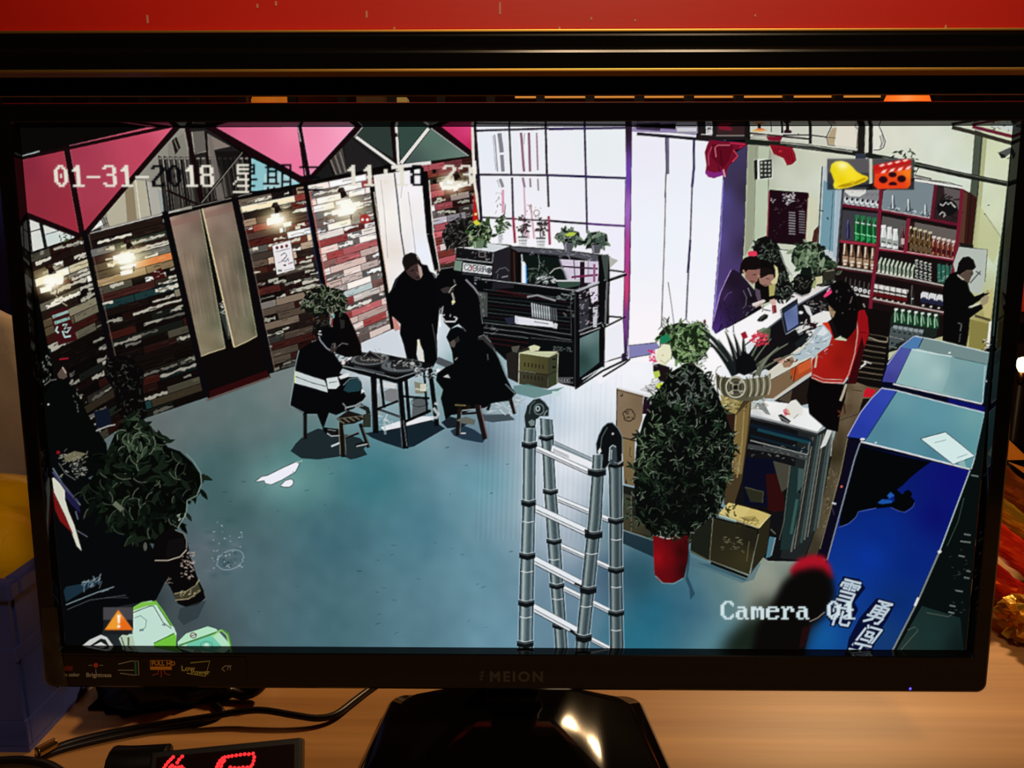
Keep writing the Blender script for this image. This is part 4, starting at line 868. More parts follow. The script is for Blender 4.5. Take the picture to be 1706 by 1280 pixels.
rs_w = (1.0, 1.6, 1.2, 2.0)
def paint_people():
    BK = (7, 7, 9)
    # ------------------------------------------------------- old truck counter (black machine)
    piece('pictured_truck_bar', 'black bar built from truck front with number plate under the window')
    poly([(1000, 640), (1046, 606), (1046, 590), (1014, 600), (1012, 560), (1040, 540), (1042, 534), (1012, 545), (1012, 470), (1044, 456), (1042, 452), (1010, 466)], (26, 26, 32), .0)
    poly([(760, 412), (790, 404), (850, 408), (862, 414), (1000, 426), (1014, 425), (1014, 445), (1010, 480), (1006, 545), (1006, 610), (960, 646), (936, 640), (842, 600), (800, 560), (756, 470)], (9, 10, 12))
    # gap seen through the right frame
    poly([(962, 480), (996, 466), (996, 545), (962, 562)], (24, 22, 26)); poly([(964, 500), (982, 500), (980, 546), (966, 556)], (50, 52, 58)); scribble(962, 470, 998, 545, 40, (206, 190, 206), 101, 7, 1.5, -.3); poly([(980, 474), (996, 468), (996, 500), (986, 506)], (214, 206, 220)); poly([(988, 512), (996, 512), (994, 545), (988, 545)], (190, 190, 200)); scribble(964, 478, 996, 540, 30, (14, 12, 16), 102, 8, 2)
    # top left box with grill and plate
    poly([(760, 412), (800, 404), (850, 410), (822, 420)], (208, 212, 216)); poly([(760, 413), (822, 421), (820, 438), (760, 430)], (18, 18, 20)); poly([(822, 421), (850, 411), (856, 480), (820, 482)], (32, 30, 36)); scribble(764, 418, 816, 432, 20, (150, 150, 156), 103, 4, 1.2); outlined([(798, 419), (808, 420), (808, 429), (798, 428)], (30, 28, 30), (150, 140, 140), 1.2); line([(760, 431), (820, 438)], 1.3, (170, 172, 176)); line([(822, 422), (820, 438)], 1.2, (150, 150, 156))
    poly([(758, 434), (770, 435), (768, 452), (756, 450)], (112, 136, 122)); outlined([(771, 437), (820, 443), (819, 459), (770, 453)], (214, 218, 220), (16, 16, 18), 1.6); tiny_text('CZM368A', 773.6, 440, 1.0, 1.5, (20, 20, 26), 5.2, .1); rect(784, 443, 787.5, 451, (176, 60, 66), .6); oval(815, 451, 4.4, 5, (26, 30, 34)); line([(812, 453), (815, 447), (818, 450), (814, 455)], 1, (160, 166, 170)); scribble(774, 452, 804, 455, 10, (30, 30, 36), 104, 2, 1)
    line([(770, 456), (818, 461)], 1.5, (60, 62, 66)); scribble(788, 456, 812, 476, 12, (150, 150, 156), 105, 7, 1.3)
    poly([(850, 412), (862, 418), (860, 476), (850, 472)], (24, 14, 14)); line([(856, 420), (858, 474)], 1.6, (70, 46, 34)); line([(826, 455), (832, 448), (842, 446), (848, 452)], 1.6, (86, 88, 96)); line([(836, 462), (846, 460)], 1.6, (150, 150, 158)); line([(828, 464), (830, 456)], 1.2, (90, 92, 98))
    # roof board and cab opening
    poly([(850, 412), (864, 410), (1000, 424), (1000, 438), (960, 430), (864, 420)], (78, 78, 86)); line([(850, 411), (930, 416), (1000, 425)], 2, (18, 16, 20)); line([(866, 420), (950, 428), (998, 437)], 1.6, (26, 24, 28)); scribble(880, 416, 996, 436, 26, (150, 148, 158), 106, 10, 1.2, .1)
    poly([(870, 424), (932, 430), (940, 466), (872, 474)], (14, 22, 20)); poly([(932, 432), (998, 436), (996, 472), (945, 470)], (206, 196, 214)); poly([(966, 436), (974, 436), (974, 486), (966, 488)], (30, 14, 30))
    for a, b, w, c in (((936, 444), (996, 448), 3, (56, 26, 50)), ((952, 462), (996, 458), 3.6, (110, 36, 76)), ((990, 440), (990, 470), 4, (150, 90, 130)), ((932, 432), (946, 470), 2.4, (110, 110, 120)), ((980, 436), (980, 460), 1.2, (120, 60, 90)), ((956, 432), (958, 466), 1.6, (80, 60, 90))):
        line([a, b], w, c)
    line([(916, 456), (924, 448), (934, 446), (942, 452), (948, 464)], 1.6, (170, 172, 170)); foliage([(880, 470), (886, 446), (900, 432), (912, 444), (914, 468)], 34, (6, 16), .2, [(26, 40, 32), (40, 54, 44), (14, 20, 16)], [(126, 140, 128)], seed=24); line([(897, 424), (899, 440), (897, 452)], 1, (120, 126, 124))
    scribble(892, 460, 922, 474, 30, (200, 206, 206), 107, 6, 2); poly([(928, 470), (968, 466), (966, 476), (932, 482)], (52, 74, 64)); line([(926, 468), (966, 468)], 2.4, (196, 200, 202)); poly([(868, 434), (873, 436), (876, 440), (877, 476), (869, 476), (869, 440)], (236, 240, 250)); line([(876, 442), (877, 476)], 2, (70, 150, 220)); line([(869, 424), (870, 434)], 2, (226, 230, 240))
    # middle deck
    line([(800, 466), (870, 474), (960, 486), (1044, 457)], 4.5, (16, 14, 16)); line([(802, 465), (870, 473), (958, 484), (1042, 455)], 1.3, (166, 168, 174)); line([(960, 486), (1000, 470)], 3, (196, 198, 206), .8)
    for k in range(9):
        y = 486 + k * 6.4
        line([(806, y - 4), (870, y + 3), (950, y + 12)], 1.1, [(70, 78, 78), (50, 24, 26), (46, 60, 58)][k % 3], .8)
    poly([(796, 486), (812, 488), (812, 528), (800, 526)], (66, 70, 68)); scribble(797, 488, 812, 526, 22, (130, 134, 130), 108, 5, 1.2, 1.5); line([(830, 484), (880, 494)], 4, (60, 18, 22), .7)
    for i in range(11):
        x = 886 + i * 4.0
        line([(x, 505 + i * .9), (x + 1.6, 528 + i * .7)], 2, (176, 184, 186) if i < 8 else (84, 88, 90))
    line([(878, 495), (895, 492), (926, 501)], 3, (150, 152, 154), .9); scribble(916, 486, 954, 500, 14, (130, 138, 138), 109, 7, 1.6); line([(936, 490), (952, 493), (952, 500)], 2, (110, 120, 118)); scribble(936, 505, 956, 530, 14, (100, 108, 106), 110, 8, 1.4, .1)
    poly([(860, 527), (920, 536), (926, 546), (860, 540)], (222, 222, 232)); poly([(858, 526), (863, 527), (863, 540), (858, 538)], (200, 206, 222)); poly([(924, 538), (929, 540), (928, 548), (920, 546)], (196, 200, 200)); line([(890, 536), (914, 540)], 1.6, (90, 90, 100)); poly([(840, 530), (858, 528), (858, 540), (846, 540)], (36, 38, 56))
    for k in range(5):
        line([(806, 538 + k * 8), (870, 545 + k * 8.5), (952, 558 + k * 9)], 1.3, (104, 110, 112) if k < 3 else (60, 24, 26), .85)
    scribble(808, 544, 830, 560, 10, (120, 120, 122), 111, 9, 1.2)
    # posts, lower panel
    for a, b, w in (((961, 486), (962, 640), 8), ((1000, 424), (1006, 545), 8), ((1003, 545), (1002, 612), 6), ((962, 562), (1004, 545), 4), ((1014, 427), (1012, 540), 5)):
        line([a, b], w, (12, 11, 13))
    poly([(1002, 425), (1014, 424), (1012, 470), (1008, 466)], (64, 72, 70)); poly([(1010, 470), (1013, 470), (1010, 540), (1007, 540)], (96, 98, 100)); poly([(1015, 428), (1030, 434), (1016, 447)], (178, 178, 170)); line([(964, 552), (1002, 538), (1006, 545)], 1.3, (150, 152, 156)); line([(1006, 546), (1042, 528)], 3, (22, 20, 28)); line([(966, 558), (1000, 546)], 1.2, (206, 206, 212))
    grad([(966, 564), (998, 550), (998, 604), (966, 630)], [(980, 560, (104, 128, 128)), (970, 600, (40, 64, 62)), (995, 590, (70, 100, 98))]); line([(966, 630), (998, 606), (1046, 592)], 2, (20, 22, 26)); line([(958, 648), (1004, 618), (1046, 598)], 3.4, (16, 18, 24)); line([(970, 632), (1004, 612)], 1.6, (190, 200, 206)); poly([(1008, 550), (1038, 538), (1040, 588), (1008, 604)], (236, 236, 244)); line([(1007, 545), (1006, 612)], 2.4, (16, 14, 18))
    poly([(880, 560), (956, 568), (956, 640), (936, 640), (930, 585), (880, 580)], (10, 13, 14)); line([(884, 563), (954, 570)], 1, (70, 74, 74)); tiny_text('2C0-7L', 922, 577, .9, 1.0, (110, 122, 118), 6, .08); tiny_text('0000', 929, 631, .9, .9, (170, 176, 176), 5.4, -.05); outlined([(928, 630), (955, 630), (955, 638), (928, 638)], (20, 22, 22), (130, 134, 134), .8)
    tiny_text('8800', 930, 631.4, .9, .8, (176, 180, 180), 5.6, 0)
    line([(958, 488), (958, 645)], 1, (70, 72, 74)); line([(950, 492), (952, 560)], 1, (60, 64, 64))
    # crates in front
    piece('pictured_green_crate', 'stacked olive crates on the floor beside the truck bar in the picture')
    poly([(843, 590), (865, 580), (866, 640), (846, 630)], (34, 30, 28)); poly([(852, 578), (866, 576), (862, 588), (854, 586)], (80, 78, 70))
    grad([(865, 588), (914, 595), (913, 624), (864, 618)], [(870, 600, (84, 82, 48)), (910, 610, (70, 66, 40))]); grad([(864, 619), (913, 625), (912, 648), (864, 640)], [(870, 625, (60, 60, 44)), (910, 640, (48, 46, 34))]); poly([(914, 595), (930, 588), (928, 640), (912, 648)], (54, 58, 40)); poly([(865, 588), (880, 584), (896, 586), (930, 586), (914, 595)], (192, 196, 160)); line([(865, 588), (914, 595), (930, 588)], 1.2, (206, 206, 170)); line([(865, 588), (864, 640)], 1.4, (190, 190, 170)); line([(930, 588), (928, 640)], 1.2, (170, 176, 150)); line([(864, 619), (913, 625), (928, 618)], 1.4, (30, 28, 18))
    for i in range(6):
        rect(873 + i * 6, 604 + i * .8, 876 + i * 6, 611 + i * .8, (40, 36, 22), .8); rect(872 + i * 6, 624 + i * .8, 875 + i * 6, 631 + i * .8, (34, 30, 20), .8)
    poly([(880, 578), (890, 575), (900, 578), (897, 584), (884, 586)], (206, 208, 170)); line([(862, 586), (882, 580)], 3, (40, 40, 30)); rect(920, 597, 926, 600, (26, 24, 18)); rect(920, 610, 926, 614, (26, 24, 18))
    poly([(855, 643), (880, 640), (914, 650), (940, 645), (926, 654), (890, 664), (856, 655)], (84, 124, 120), .8); poly([(920, 652), (936, 652), (932, 660), (920, 660)], (196, 214, 214))
    # ------------------------------------------------------- plants on the bar
    def pot(x, y, w, h, c, hi, taper=.72):
        poly([(x - w / 2, y - h), (x + w / 2, y - h), (x + w / 2 * taper, y), (x - w / 2 * taper, y)], c); line([(x - w * .3, y - h + 1), (x - w * .24, y - 1)], w * .14, hi, .9)
    GR = [(26, 44, 26), (52, 78, 44), (14, 22, 14), (92, 118, 78), (40, 60, 36)]; GE = [(176, 190, 156), (110, 130, 96), (214, 220, 196)]
    piece('pictured_dark_shrub', 'dark leafy shrub beside the plank wall behind the bar in the picture')
    foliage([(736, 390), (746, 372), (764, 362), (780, 366), (790, 380), (784, 412), (760, 412), (744, 416)], 120, (4, 9), .4, [(10, 10, 10), (28, 22, 22), (20, 28, 20), (46, 44, 44)], [(150, 146, 146), (96, 96, 92)], (16, 13, 14), .3, .5, 25)
    piece('pictured_potted_lily', 'bushy potted plant with yellow tipped leaves on the bar in the picture')
    foliage([(778, 386), (788, 370), (800, 366), (816, 372), (820, 388), (814, 404), (800, 410), (784, 408)], 64, (8, 15), .45, GR + [(150, 164, 120)], GE, (20, 30, 18), .3, .6, 26); poly([(788, 370), (794, 366), (800, 373), (794, 376)], (206, 206, 60)); pot(797, 414, 20, 12, (100, 120, 96), (150, 170, 140))
    piece('pictured_vase_plant', 'leafy sprig in a slim white vase on the bar in the picture')
    foliage([(822, 374), (828, 362), (838, 358), (846, 372), (840, 386), (832, 390)], 44, (5, 11), .4, GR, GE, None, .2, .5, 27); poly([(829, 391), (838, 391), (836, 407), (831, 407)], (196, 200, 206)); scribble(830, 393, 837, 404, 5, (110, 114, 120), 112, 3, 1)
    for nm, lb, x, y, sd in (('pictured_bonsai', 'spindly bonsai in a striped pot on the bar, left one in the picture', 871, 410, 28), ('pictured_bonsai', 'spindly bonsai in a striped pot on the bar, right one in the picture', 901, 412, 29)):
        piece(nm, lb)
        foliage([(x - 9, y - 28), (x - 6, y - 44), (x + 2, y - 50), (x + 10, y - 44), (x + 9, y - 28), (x + 2, y - 22)], 46, (3, 8), .45, [(30, 26, 30), (70, 56, 60), (20, 18, 20)], [(120, 96, 100), (70, 56, 56)], None, .3, .6, sd); line([(x, y - 14), (x - 1, y - 24), (x + 2, y - 34)], 2, (50, 36, 38)); line([(x + 2, y - 14), (x + 6, y - 26)], 1.4, (70, 52, 54)); pot(x, y, 15, 15, (206, 208, 210), (240, 240, 242), .8); line([(x - 8, y - 15), (x + 8, y - 15)], 2.4, (50, 44, 46)); line([(x - 7, y - 9), (x + 7, y - 9)], 1.4, (140, 136, 140)); line([(x - 6, y - 4), (x + 6, y - 4)], 1.2, (150, 150, 150))
    for nm, lb, x, y, yel, sd in (('pictured_pothos', 'potted plant with a yellow green leaf on the bar in the picture', 947, 419, 1, 30), ('pictured_fern', 'dark leaved potted plant nearest the door on the bar in the picture', 993, 422, 0, 31)):
        piece(nm, lb)
        foliage([(x - 18, y - 24), (x - 12, y - 34), (x + 4, y - 36), (x + 18, y - 32), (x + 20, y - 20), (x + 8, y - 12), (x - 8, y - 12)], 54, (7, 14), .5, [(28, 40, 34), (60, 78, 66), (16, 20, 20), (110, 128, 108)], [(176, 190, 176), (110, 126, 112)], (26, 32, 30), .5, .6, sd); pot(x, y, 17, 14, (84, 84, 92), (150, 150, 156))
        if yel:
            poly([(x - 6, y - 28), (x + 2, y - 32), (x + 14, y - 31), (x + 8, y - 26), (x - 2, y - 25)], (176, 196, 70))

    # ------------------------------------------------------- persons at the back table
    piece('pictured_wire_basket', 'white wire basket stand between the standing people in the picture')
    poly([(752, 555), (775, 548), (782, 606), (757, 616)], (206, 208, 214)); 
    for k in range(6):
        line([(754 + k * 4.6, 553 - k * 1.2), (759 + k * 4.6, 614 - k * 2)], .9, (110, 110, 120)); line([(753 + k * .8, 560 + k * 9), (777 + k * .8, 555 + k * 9)], .9, (110, 110, 120))
    line([(750, 556), (758, 618), (786, 608)], 2.4, (14, 14, 18)); line([(728, 600), (757, 612)], 12, (74, 80, 86)); 
    piece('pictured_standing_person', 'person in dark jacket standing beside the table, looking down')
    poly([(676, 424), (684, 421), (692, 422), (698, 430), (703, 440), (712, 442), (716, 452), (724, 456), (731, 468), (734, 490), (732, 520), (728, 560), (729, 598), (722, 612), (708, 610), (705, 585), (696, 566), (694, 590), (697, 601), (678, 600), (672, 574), (666, 556), (667, 540), (652, 526), (646, 510), (644, 496), (652, 482), (658, 466), (668, 456), (674, 450), (670, 438), (671, 430)], BK)
    poly([(676, 452), (686, 443), (697, 438), (701, 446), (703, 458), (700, 466), (694, 467), (688, 464), (680, 458)], (60, 44, 42)); poly([(696, 440), (702, 446), (704, 458), (701, 464), (698, 456)], (176, 150, 140)); line([(684, 452), (690, 450)], 1.6, (20, 12, 12)); line([(692, 462), (699, 463)], 1.8, (16, 10, 10)); line([(694, 453), (697, 458)], 1.2, (120, 96, 90)); poly([(670, 438), (672, 428), (684, 421), (694, 424), (700, 434), (698, 438), (686, 442), (676, 450)], (22, 17, 17)); line([(694, 426), (698, 433)], 1.4, (170, 160, 156))
    line([(721, 455), (726, 464)], 1.6, (110, 110, 116)); line([(670, 455), (662, 464), (656, 480)], 1, (46, 46, 56)); line([(697, 566), (700, 590), (704, 604)], 4, (226, 216, 190)); line([(720, 540), (726, 570), (728, 596)], 1.4, (60, 60, 60))
    poly([(653, 530), (660, 532), (668, 548), (658, 552)], (176, 92, 84), .7)
    piece('pictured_leaning_person', 'person in dark clothes leaning over the table beside the bar')
    poly([(728, 462), (734, 450), (744, 443), (754, 445), (760, 456), (766, 460), (784, 470), (796, 490), (802, 515), (805, 545), (803, 566), (780, 570), (776, 552), (764, 540), (750, 548), (740, 538), (736, 520), (728, 500), (724, 476)], (8, 7, 10))
    poly([(734, 482), (744, 478), (756, 479), (756, 484), (746, 488), (738, 488)], (54, 46, 46)); line([(748, 488), (752, 480), (760, 474)], 1.4, (176, 170, 164)); line([(753, 488), (756, 498), (754, 508)], 3, (150, 146, 140)); oval(755.5, 503, 3, 2.6, (222, 214, 150)); line([(776, 466), (790, 480), (797, 490)], 2.6, (130, 128, 134)); line([(800, 508), (804, 540)], 1.4, (90, 90, 96)); line([(724, 452), (734, 448), (756, 445)], 1.3, (120, 116, 120)); line([(756, 466), (758, 472)], 1.6, (100, 96, 96))
    line([(738, 530), (742, 536), (758, 536), (762, 530)], 2, (190, 190, 194)); line([(737, 532), (736, 526), (741, 525)], 2, (200, 200, 204)); line([(760, 534), (760, 529), (756, 528)], 2, (190, 190, 194)); line([(734, 516), (738, 510), (736, 522)], 2, (170, 170, 170)); line([(750, 528), (750, 524)], 1.4, (170, 170, 170))
    # ------------------------------------------------------- table
    piece('pictured_table_shadow', 'dark shadows under the table and stools on the floor in the picture')
    poly([(484, 752), (492, 740), (508, 724), (530, 714), (560, 720), (600, 730), (612, 742), (606, 748), (612, 758), (594, 764), (584, 766), (572, 760), (530, 766), (502, 764)], (28, 40, 44)); poly([(608, 722), (640, 716), (690, 702), (720, 700), (742, 714), (690, 744), (672, 748), (640, 738), (620, 730)], (20, 34, 44)); poly([(750, 718), (770, 708), (790, 716), (810, 730), (804, 738), (790, 736), (770, 732), (756, 726)], (34, 52, 68)); poly([(735, 704), (750, 694), (765, 698), (780, 706), (770, 712), (745, 714)], (22, 32, 38)); poly([(800, 690), (850, 690), (858, 700), (820, 704), (800, 700)], (64, 76, 84))
    poly([(494, 698), (512, 692), (530, 694), (542, 708), (538, 718), (510, 724), (494, 722), (502, 716)], (70, 92, 90), .0)
    poly([(800, 668), (862, 660), (874, 668), (850, 690), (808, 692)], (150, 164, 168), .5); scribble(806, 664, 868, 690, 18, (206, 214, 216), 113, 16, 1.4, .2)
    piece('pictured_table', 'black wooden dining table with plates in the middle of the screen')
    poly([(634, 712), (690, 694), (720, 694), (726, 698), (668, 712), (640, 718)], (226, 228, 234)); poly([(655, 645), (662, 650), (664, 672), (642, 668), (640, 652)], (120, 122, 124)); poly([(690, 636), (708, 640), (710, 656), (692, 656)], (128, 128, 108)); poly([(688, 664), (706, 662), (714, 672), (710, 692), (686, 698)], (84, 90, 92)); poly([(622, 636), (632, 640), (630, 654), (622, 652)], (200, 206, 210)); poly([(624, 660), (634, 656), (636, 690), (626, 692)], (150, 156, 156), .8); poly([(636, 636), (660, 640), (658, 648), (638, 646)], (206, 208, 210)); scribble(624, 690, 670, 710, 16, (206, 212, 214), 114, 12, 1.4)
    poly([(560, 606), (590, 592), (630, 588), (690, 600), (722, 606), (690, 622), (662, 634), (630, 625)], (12, 12, 14)); poly([(565, 608), (590, 614), (662, 630), (720, 607), (722, 612), (664, 640), (600, 624), (566, 613)], (8, 8, 10)); line([(565, 609), (610, 618), (660, 631), (700, 618)], 1.4, (130, 136, 140)); line([(590, 611), (640, 622)], 2.4, (86, 92, 96), .7)
    for a, b, w in (((622, 622), (626, 722), 10), ((666, 634), (676, 748), 9), ((716, 612), (728, 710), 8), ((634, 628), (640, 680), 5), ((676, 630), (682, 700), 6), ((628, 682), (664, 668), 4), ((630, 682), (670, 696), 4), ((672, 704), (718, 684), 5), ((666, 660), (716, 664), 4), ((706, 612), (712, 690), 4)):
        line([a, b], w, (9, 9, 11))
    line([(662, 640), (670, 745)], 1, (96, 104, 110)); line([(672, 700), (678, 744)], 1, (110, 116, 120)); line([(618, 630), (622, 715)], 1, (60, 66, 70)); line([(632, 684), (668, 696)], .9, (110, 116, 120)); line([(731, 660), (733, 706)], 1.2, (150, 160, 160)); line([(640, 700), (642, 724)], 4, (170, 190, 192), .6)
    t = np.linspace(0, 6.3, 20)
    line([(698 + 13 * math.cos(a), 671 + 7 * math.sin(a)) for a in t], 1, (20, 20, 22)); line([(722, 680), (730, 690), (728, 696), (716, 696)], 5, (206, 210, 212), .8); line([(724, 672), (730, 674)], 4, (176, 180, 182))
    oval(616, 600, 33, 12, (24, 25, 27), 1, -.05); oval(617, 598, 31, 10.5, (96, 100, 102), 1, -.05); oval(617, 598, 26, 8.5, (46, 46, 48), 1, -.05); scribble(600, 592, 636, 604, 34, (150, 146, 140), 115, 6, 1.2); scribble(600, 590, 636, 604, 24, (20, 16, 16), 116, 6, 1.6); poly([(605, 594), (616, 584), (624, 588), (640, 600), (626, 596)], (22, 20, 22)); line([(606, 594), (616, 585), (626, 591), (638, 599)], 1.3, (120, 120, 120)); poly([(604, 594), (596, 590), (600, 586), (612, 588)], (30, 28, 28))
    oval(668, 611, 36, 12.5, (20, 22, 24), 1, -.04); oval(669, 609, 34, 11, (86, 92, 96), 1, -.04); oval(671, 607.5, 29, 8.5, (34, 36, 38), 1, -.04); scribble(652, 602, 692, 614, 34, (160, 164, 160), 117, 6, 1.3); scribble(648, 600, 694, 612, 20, (14, 14, 14), 118, 7, 1.8); oval(687, 606, 4, 2.6, (170, 172, 172)); line([(646, 604), (656, 600), (676, 598)], 2, (16, 16, 18)); poly([(644, 606), (652, 602), (650, 612), (658, 616), (646, 613)], (130, 136, 140), .7); scribble(620, 578, 632, 584, 4, (160, 160, 164), 119, 6, .9)
    scribble(558, 590, 586, 608, 26, (206, 206, 210), 120, 5, 1.6); scribble(558, 590, 586, 610, 14, (20, 18, 20), 121, 6, 1.6); oval(572, 604, 3, 4, (222, 200, 200)); oval(582, 596, 4, 3, (214, 210, 214))
    scribble(690, 612, 726, 634, 30, (186, 190, 190), 122, 6, 1.5); scribble(688, 612, 728, 634, 18, (14, 14, 14), 123, 7, 1.8); oval(730, 618, 3.4, 3.4, (236, 236, 236)); line([(734, 612), (744, 616), (746, 622), (738, 626)], 1.6, (170, 174, 176)); scribble(724, 612, 748, 628, 12, (200, 204, 206), 124, 5, 1.4); rect(700, 640, 710, 652, (200, 200, 180)); line([(692, 648), (704, 650), (712, 646)], 3, (206, 206, 190), .8)
    # people at the table
    piece('pictured_hidden_diner', 'dark diner half hidden behind a potted plant at the table')
    poly([(556, 520), (570, 515), (580, 526), (592, 550), (602, 575), (603, 592), (580, 596), (560, 590), (552, 560)], (9, 7, 8)); line([(552, 530), (549, 545), (546, 560)], 2, (170, 176, 180)); line([(556, 524), (556, 530)], 2.4, (110, 180, 170)); poly([(566, 532), (574, 534), (574, 546), (568, 548)], (40, 36, 36)); line([(582, 530), (592, 552), (602, 578)], 1.2, (70, 40, 24)); line([(560, 580), (570, 572), (580, 574)], 1.2, (110, 110, 112))
    piece('pictured_indoor_tree', 'leafy potted tree standing against the plank wall in the picture')
    foliage([(500, 510), (508, 492), (520, 482), (545, 478), (566, 482), (578, 496), (579, 510), (570, 522), (556, 514), (548, 524), (530, 526), (514, 520)], 130, (6, 13), .38, [(12, 18, 12), (24, 34, 22), (40, 50, 34), (16, 14, 14)], [(150, 164, 130), (90, 104, 78), (200, 206, 180)], (12, 15, 12), .6, .6, 32)
    poly([(524, 522), (548, 520), (552, 560), (536, 570), (520, 556)], (10, 9, 10), .85); scribble(520, 520, 548, 548, 14, (90, 100, 84), 125, 7, 1)
    piece('pictured_striped_diner', 'seated diner in black coat with white stripe around the waist')
    poly([(532, 566), (534, 554), (540, 546), (552, 544), (562, 552), (568, 566), (562, 580), (556, 588), (564, 600), (572, 612), (566, 622), (580, 628), (596, 628), (602, 636), (604, 650), (610, 660), (602, 672), (588, 682), (574, 686), (560, 692), (548, 688), (540, 712), (566, 715), (566, 726), (548, 728), (540, 720), (528, 690), (506, 690), (483, 676), (486, 660), (490, 640), (492, 610), (498, 584), (516, 572)], BK)
    poly([(491, 618), (520, 628), (540, 634), (543, 640), (546, 654), (520, 646), (490, 638)], (196, 206, 206)); line([(491, 627), (520, 638), (543, 644)], 1.4, (60, 68, 70)); line([(491, 617), (492, 638)], 1.6, (226, 226, 130)); poly([(543, 631), (562, 628), (566, 642), (560, 648), (546, 648)], (206, 214, 214)); line([(548, 638), (562, 636)], 1.3, (90, 98, 100)); line([(543, 631), (546, 648)], 1.4, (20, 22, 24)); poly([(564, 628), (576, 622), (583, 622), (580, 628), (568, 632)], (216, 218, 220)); poly([(572, 650), (580, 636), (592, 630), (600, 634), (602, 646), (598, 652), (580, 654)], (30, 58, 66)); line([(572, 642), (582, 632), (594, 629), (602, 636)], 1.3, (110, 130, 136)); line([(575, 680), (592, 676), (606, 668), (612, 660)], 2, (150, 158, 160)); line([(498, 584), (492, 610), (486, 656), (483, 676), (506, 688)], 1.2, (130, 150, 156)); line([(571, 672), (576, 678), (576, 684)], 1.6, (130, 130, 132)); poly([(602, 648), (608, 652), (602, 656)], (206, 220, 230))
    poly([(552, 576), (558, 572), (562, 580), (556, 588), (549, 586)], (54, 46, 44)); line([(531, 552), (535, 552)], 2, (214, 216, 220)); line([(531, 560), (534, 568), (544, 580), (550, 584)], 1.4, (150, 156, 170)); line([(530, 556), (536, 558)], 1.8, (206, 206, 214)); line([(553, 574), (558, 572), (557, 580)], 1.2, (120, 116, 116)); oval(552, 720, 8, 4, (20, 20, 22)); line([(545, 722), (552, 727), (566, 726)], 1.6, (170, 176, 176)); line([(546, 716), (560, 718)], 1, (130, 130, 130)); line([(552, 744), (566, 738)], 3, (190, 200, 202))
    piece('pictured_wooden_stool', 'slatted wooden stool standing alone before the striped diner')
    for a, b, w in (((508, 690), (508, 732), 7), ((568, 704), (572, 762), 7), ((600, 706), (614, 746), 6), ((572, 730), (598, 722), 4), ((592, 742), (614, 736), 4)):
        line([a, b], w, (17, 15, 13))
    poly([(560, 698), (580, 684), (606, 692), (608, 698), (590, 706), (572, 708)], (24, 20, 16))
    for k in range(5):
        line([(563 + k * 9.4, 699 - k * 1.4), (574 + k * 8.4, 706 - k * 2.2)], 1.6, (110, 104, 86)); 
    line([(564, 704), (567, 758)], 1.2, (130, 124, 104)); line([(574, 708), (576, 758)], 1.2, (110, 110, 100)); line([(560, 698), (606, 693)], 1, (120, 114, 94)); line([(505, 692), (505, 730)], 1.2, (110, 124, 126)); line([(604, 712), (616, 744)], 1.2, (96, 90, 76)); line([(594, 744), (612, 740)], 1.6, (190, 200, 200)); line([(576, 728), (596, 720)], 1, (120, 120, 110)); line([(600, 676), (612, 682), (614, 690)], 8, (30, 30, 30)); line([(592, 678), (606, 676)], 2, (120, 124, 120))
    poly([(606, 690), (618, 690), (618, 712), (604, 712)], (26, 24, 12), .8)
    piece('pictured_seated_person', 'person in long black coat seated at right of the table')
    poly([(743, 562), (750, 548), (762, 544), (774, 548), (778, 556), (800, 558), (814, 566), (824, 580), (832, 600), (842, 625), (852, 645), (860, 656), (850, 668), (820, 672), (808, 680), (784, 684), (770, 690), (752, 692), (742, 700), (738, 680), (734, 664), (738, 650), (726, 634), (728, 622), (742, 612), (756, 606), (754, 590), (748, 572)], (6, 8, 9))
    poly([(750, 570), (756, 566), (760, 570), (757, 579), (752, 578)], (84, 74, 70)); poly([(756, 566), (764, 560), (766, 568), (760, 572)], (40, 38, 36)); line([(770, 545), (776, 552)], 1.2, (90, 90, 92)); poly([(796, 566), (800, 559), (812, 562), (822, 576), (828, 590), (814, 576), (804, 566)], (48, 48, 48)); line([(797, 562), (806, 558), (818, 570)], 1.2, (120, 122, 122)); line([(822, 580), (836, 606), (846, 630)], 1.2, (100, 110, 112)); line([(812, 590), (813, 600)], 1.4, (80, 82, 82)); line([(842, 640), (858, 656), (852, 666)], 1.2, (110, 124, 126)); line([(758, 600), (762, 596)], 2.4, (120, 116, 110)); poly([(738, 628), (746, 624), (750, 630)], (190, 190, 190))
    piece('pictured_seated_stool', 'wooden stool under the person in the long black coat')
    for a, b, w in (((766, 676), (762, 726), 7), ((794, 674), (808, 732), 8), ((850, 664), (858, 690), 7), ((816, 674), (812, 684), 5), ((768, 690), (796, 688), 4), ((760, 674), (784, 678), 5)):
        line([a, b], w, (24, 18, 17))
    line([(800, 676), (812, 728)], 1.6, (120, 86, 84)); line([(769, 684), (766, 724)], 1.1, (120, 124, 124)); line([(854, 664), (860, 688)], 1.4, (160, 160, 164)); line([(758, 675), (776, 676)], 2, (110, 100, 60)); poly([(760, 700), (776, 694), (792, 700), (790, 708), (772, 706)], (96, 98, 92)); line([(770, 684), (792, 682)], 1.4, (170, 176, 176)); line([(768, 722), (776, 722)], 2, (190, 200, 206))

    # ------------------------------------------------------- people at the counter
    piece('pictured_wall_plant', 'dark foliage plant behind the customers at the counter in the picture')
    foliage([(1254, 414), (1262, 398), (1276, 393), (1292, 402), (1304, 420), (1310, 446), (1316, 470), (1330, 482), (1310, 500), (1286, 500), (1276, 470), (1262, 440)], 150, (5, 11), .42, [(12, 16, 12), (26, 36, 28), (14, 11, 11), (40, 50, 42)], [(110, 124, 110), (70, 84, 70), (150, 160, 150)], (15, 13, 13), .4, .55, 33)
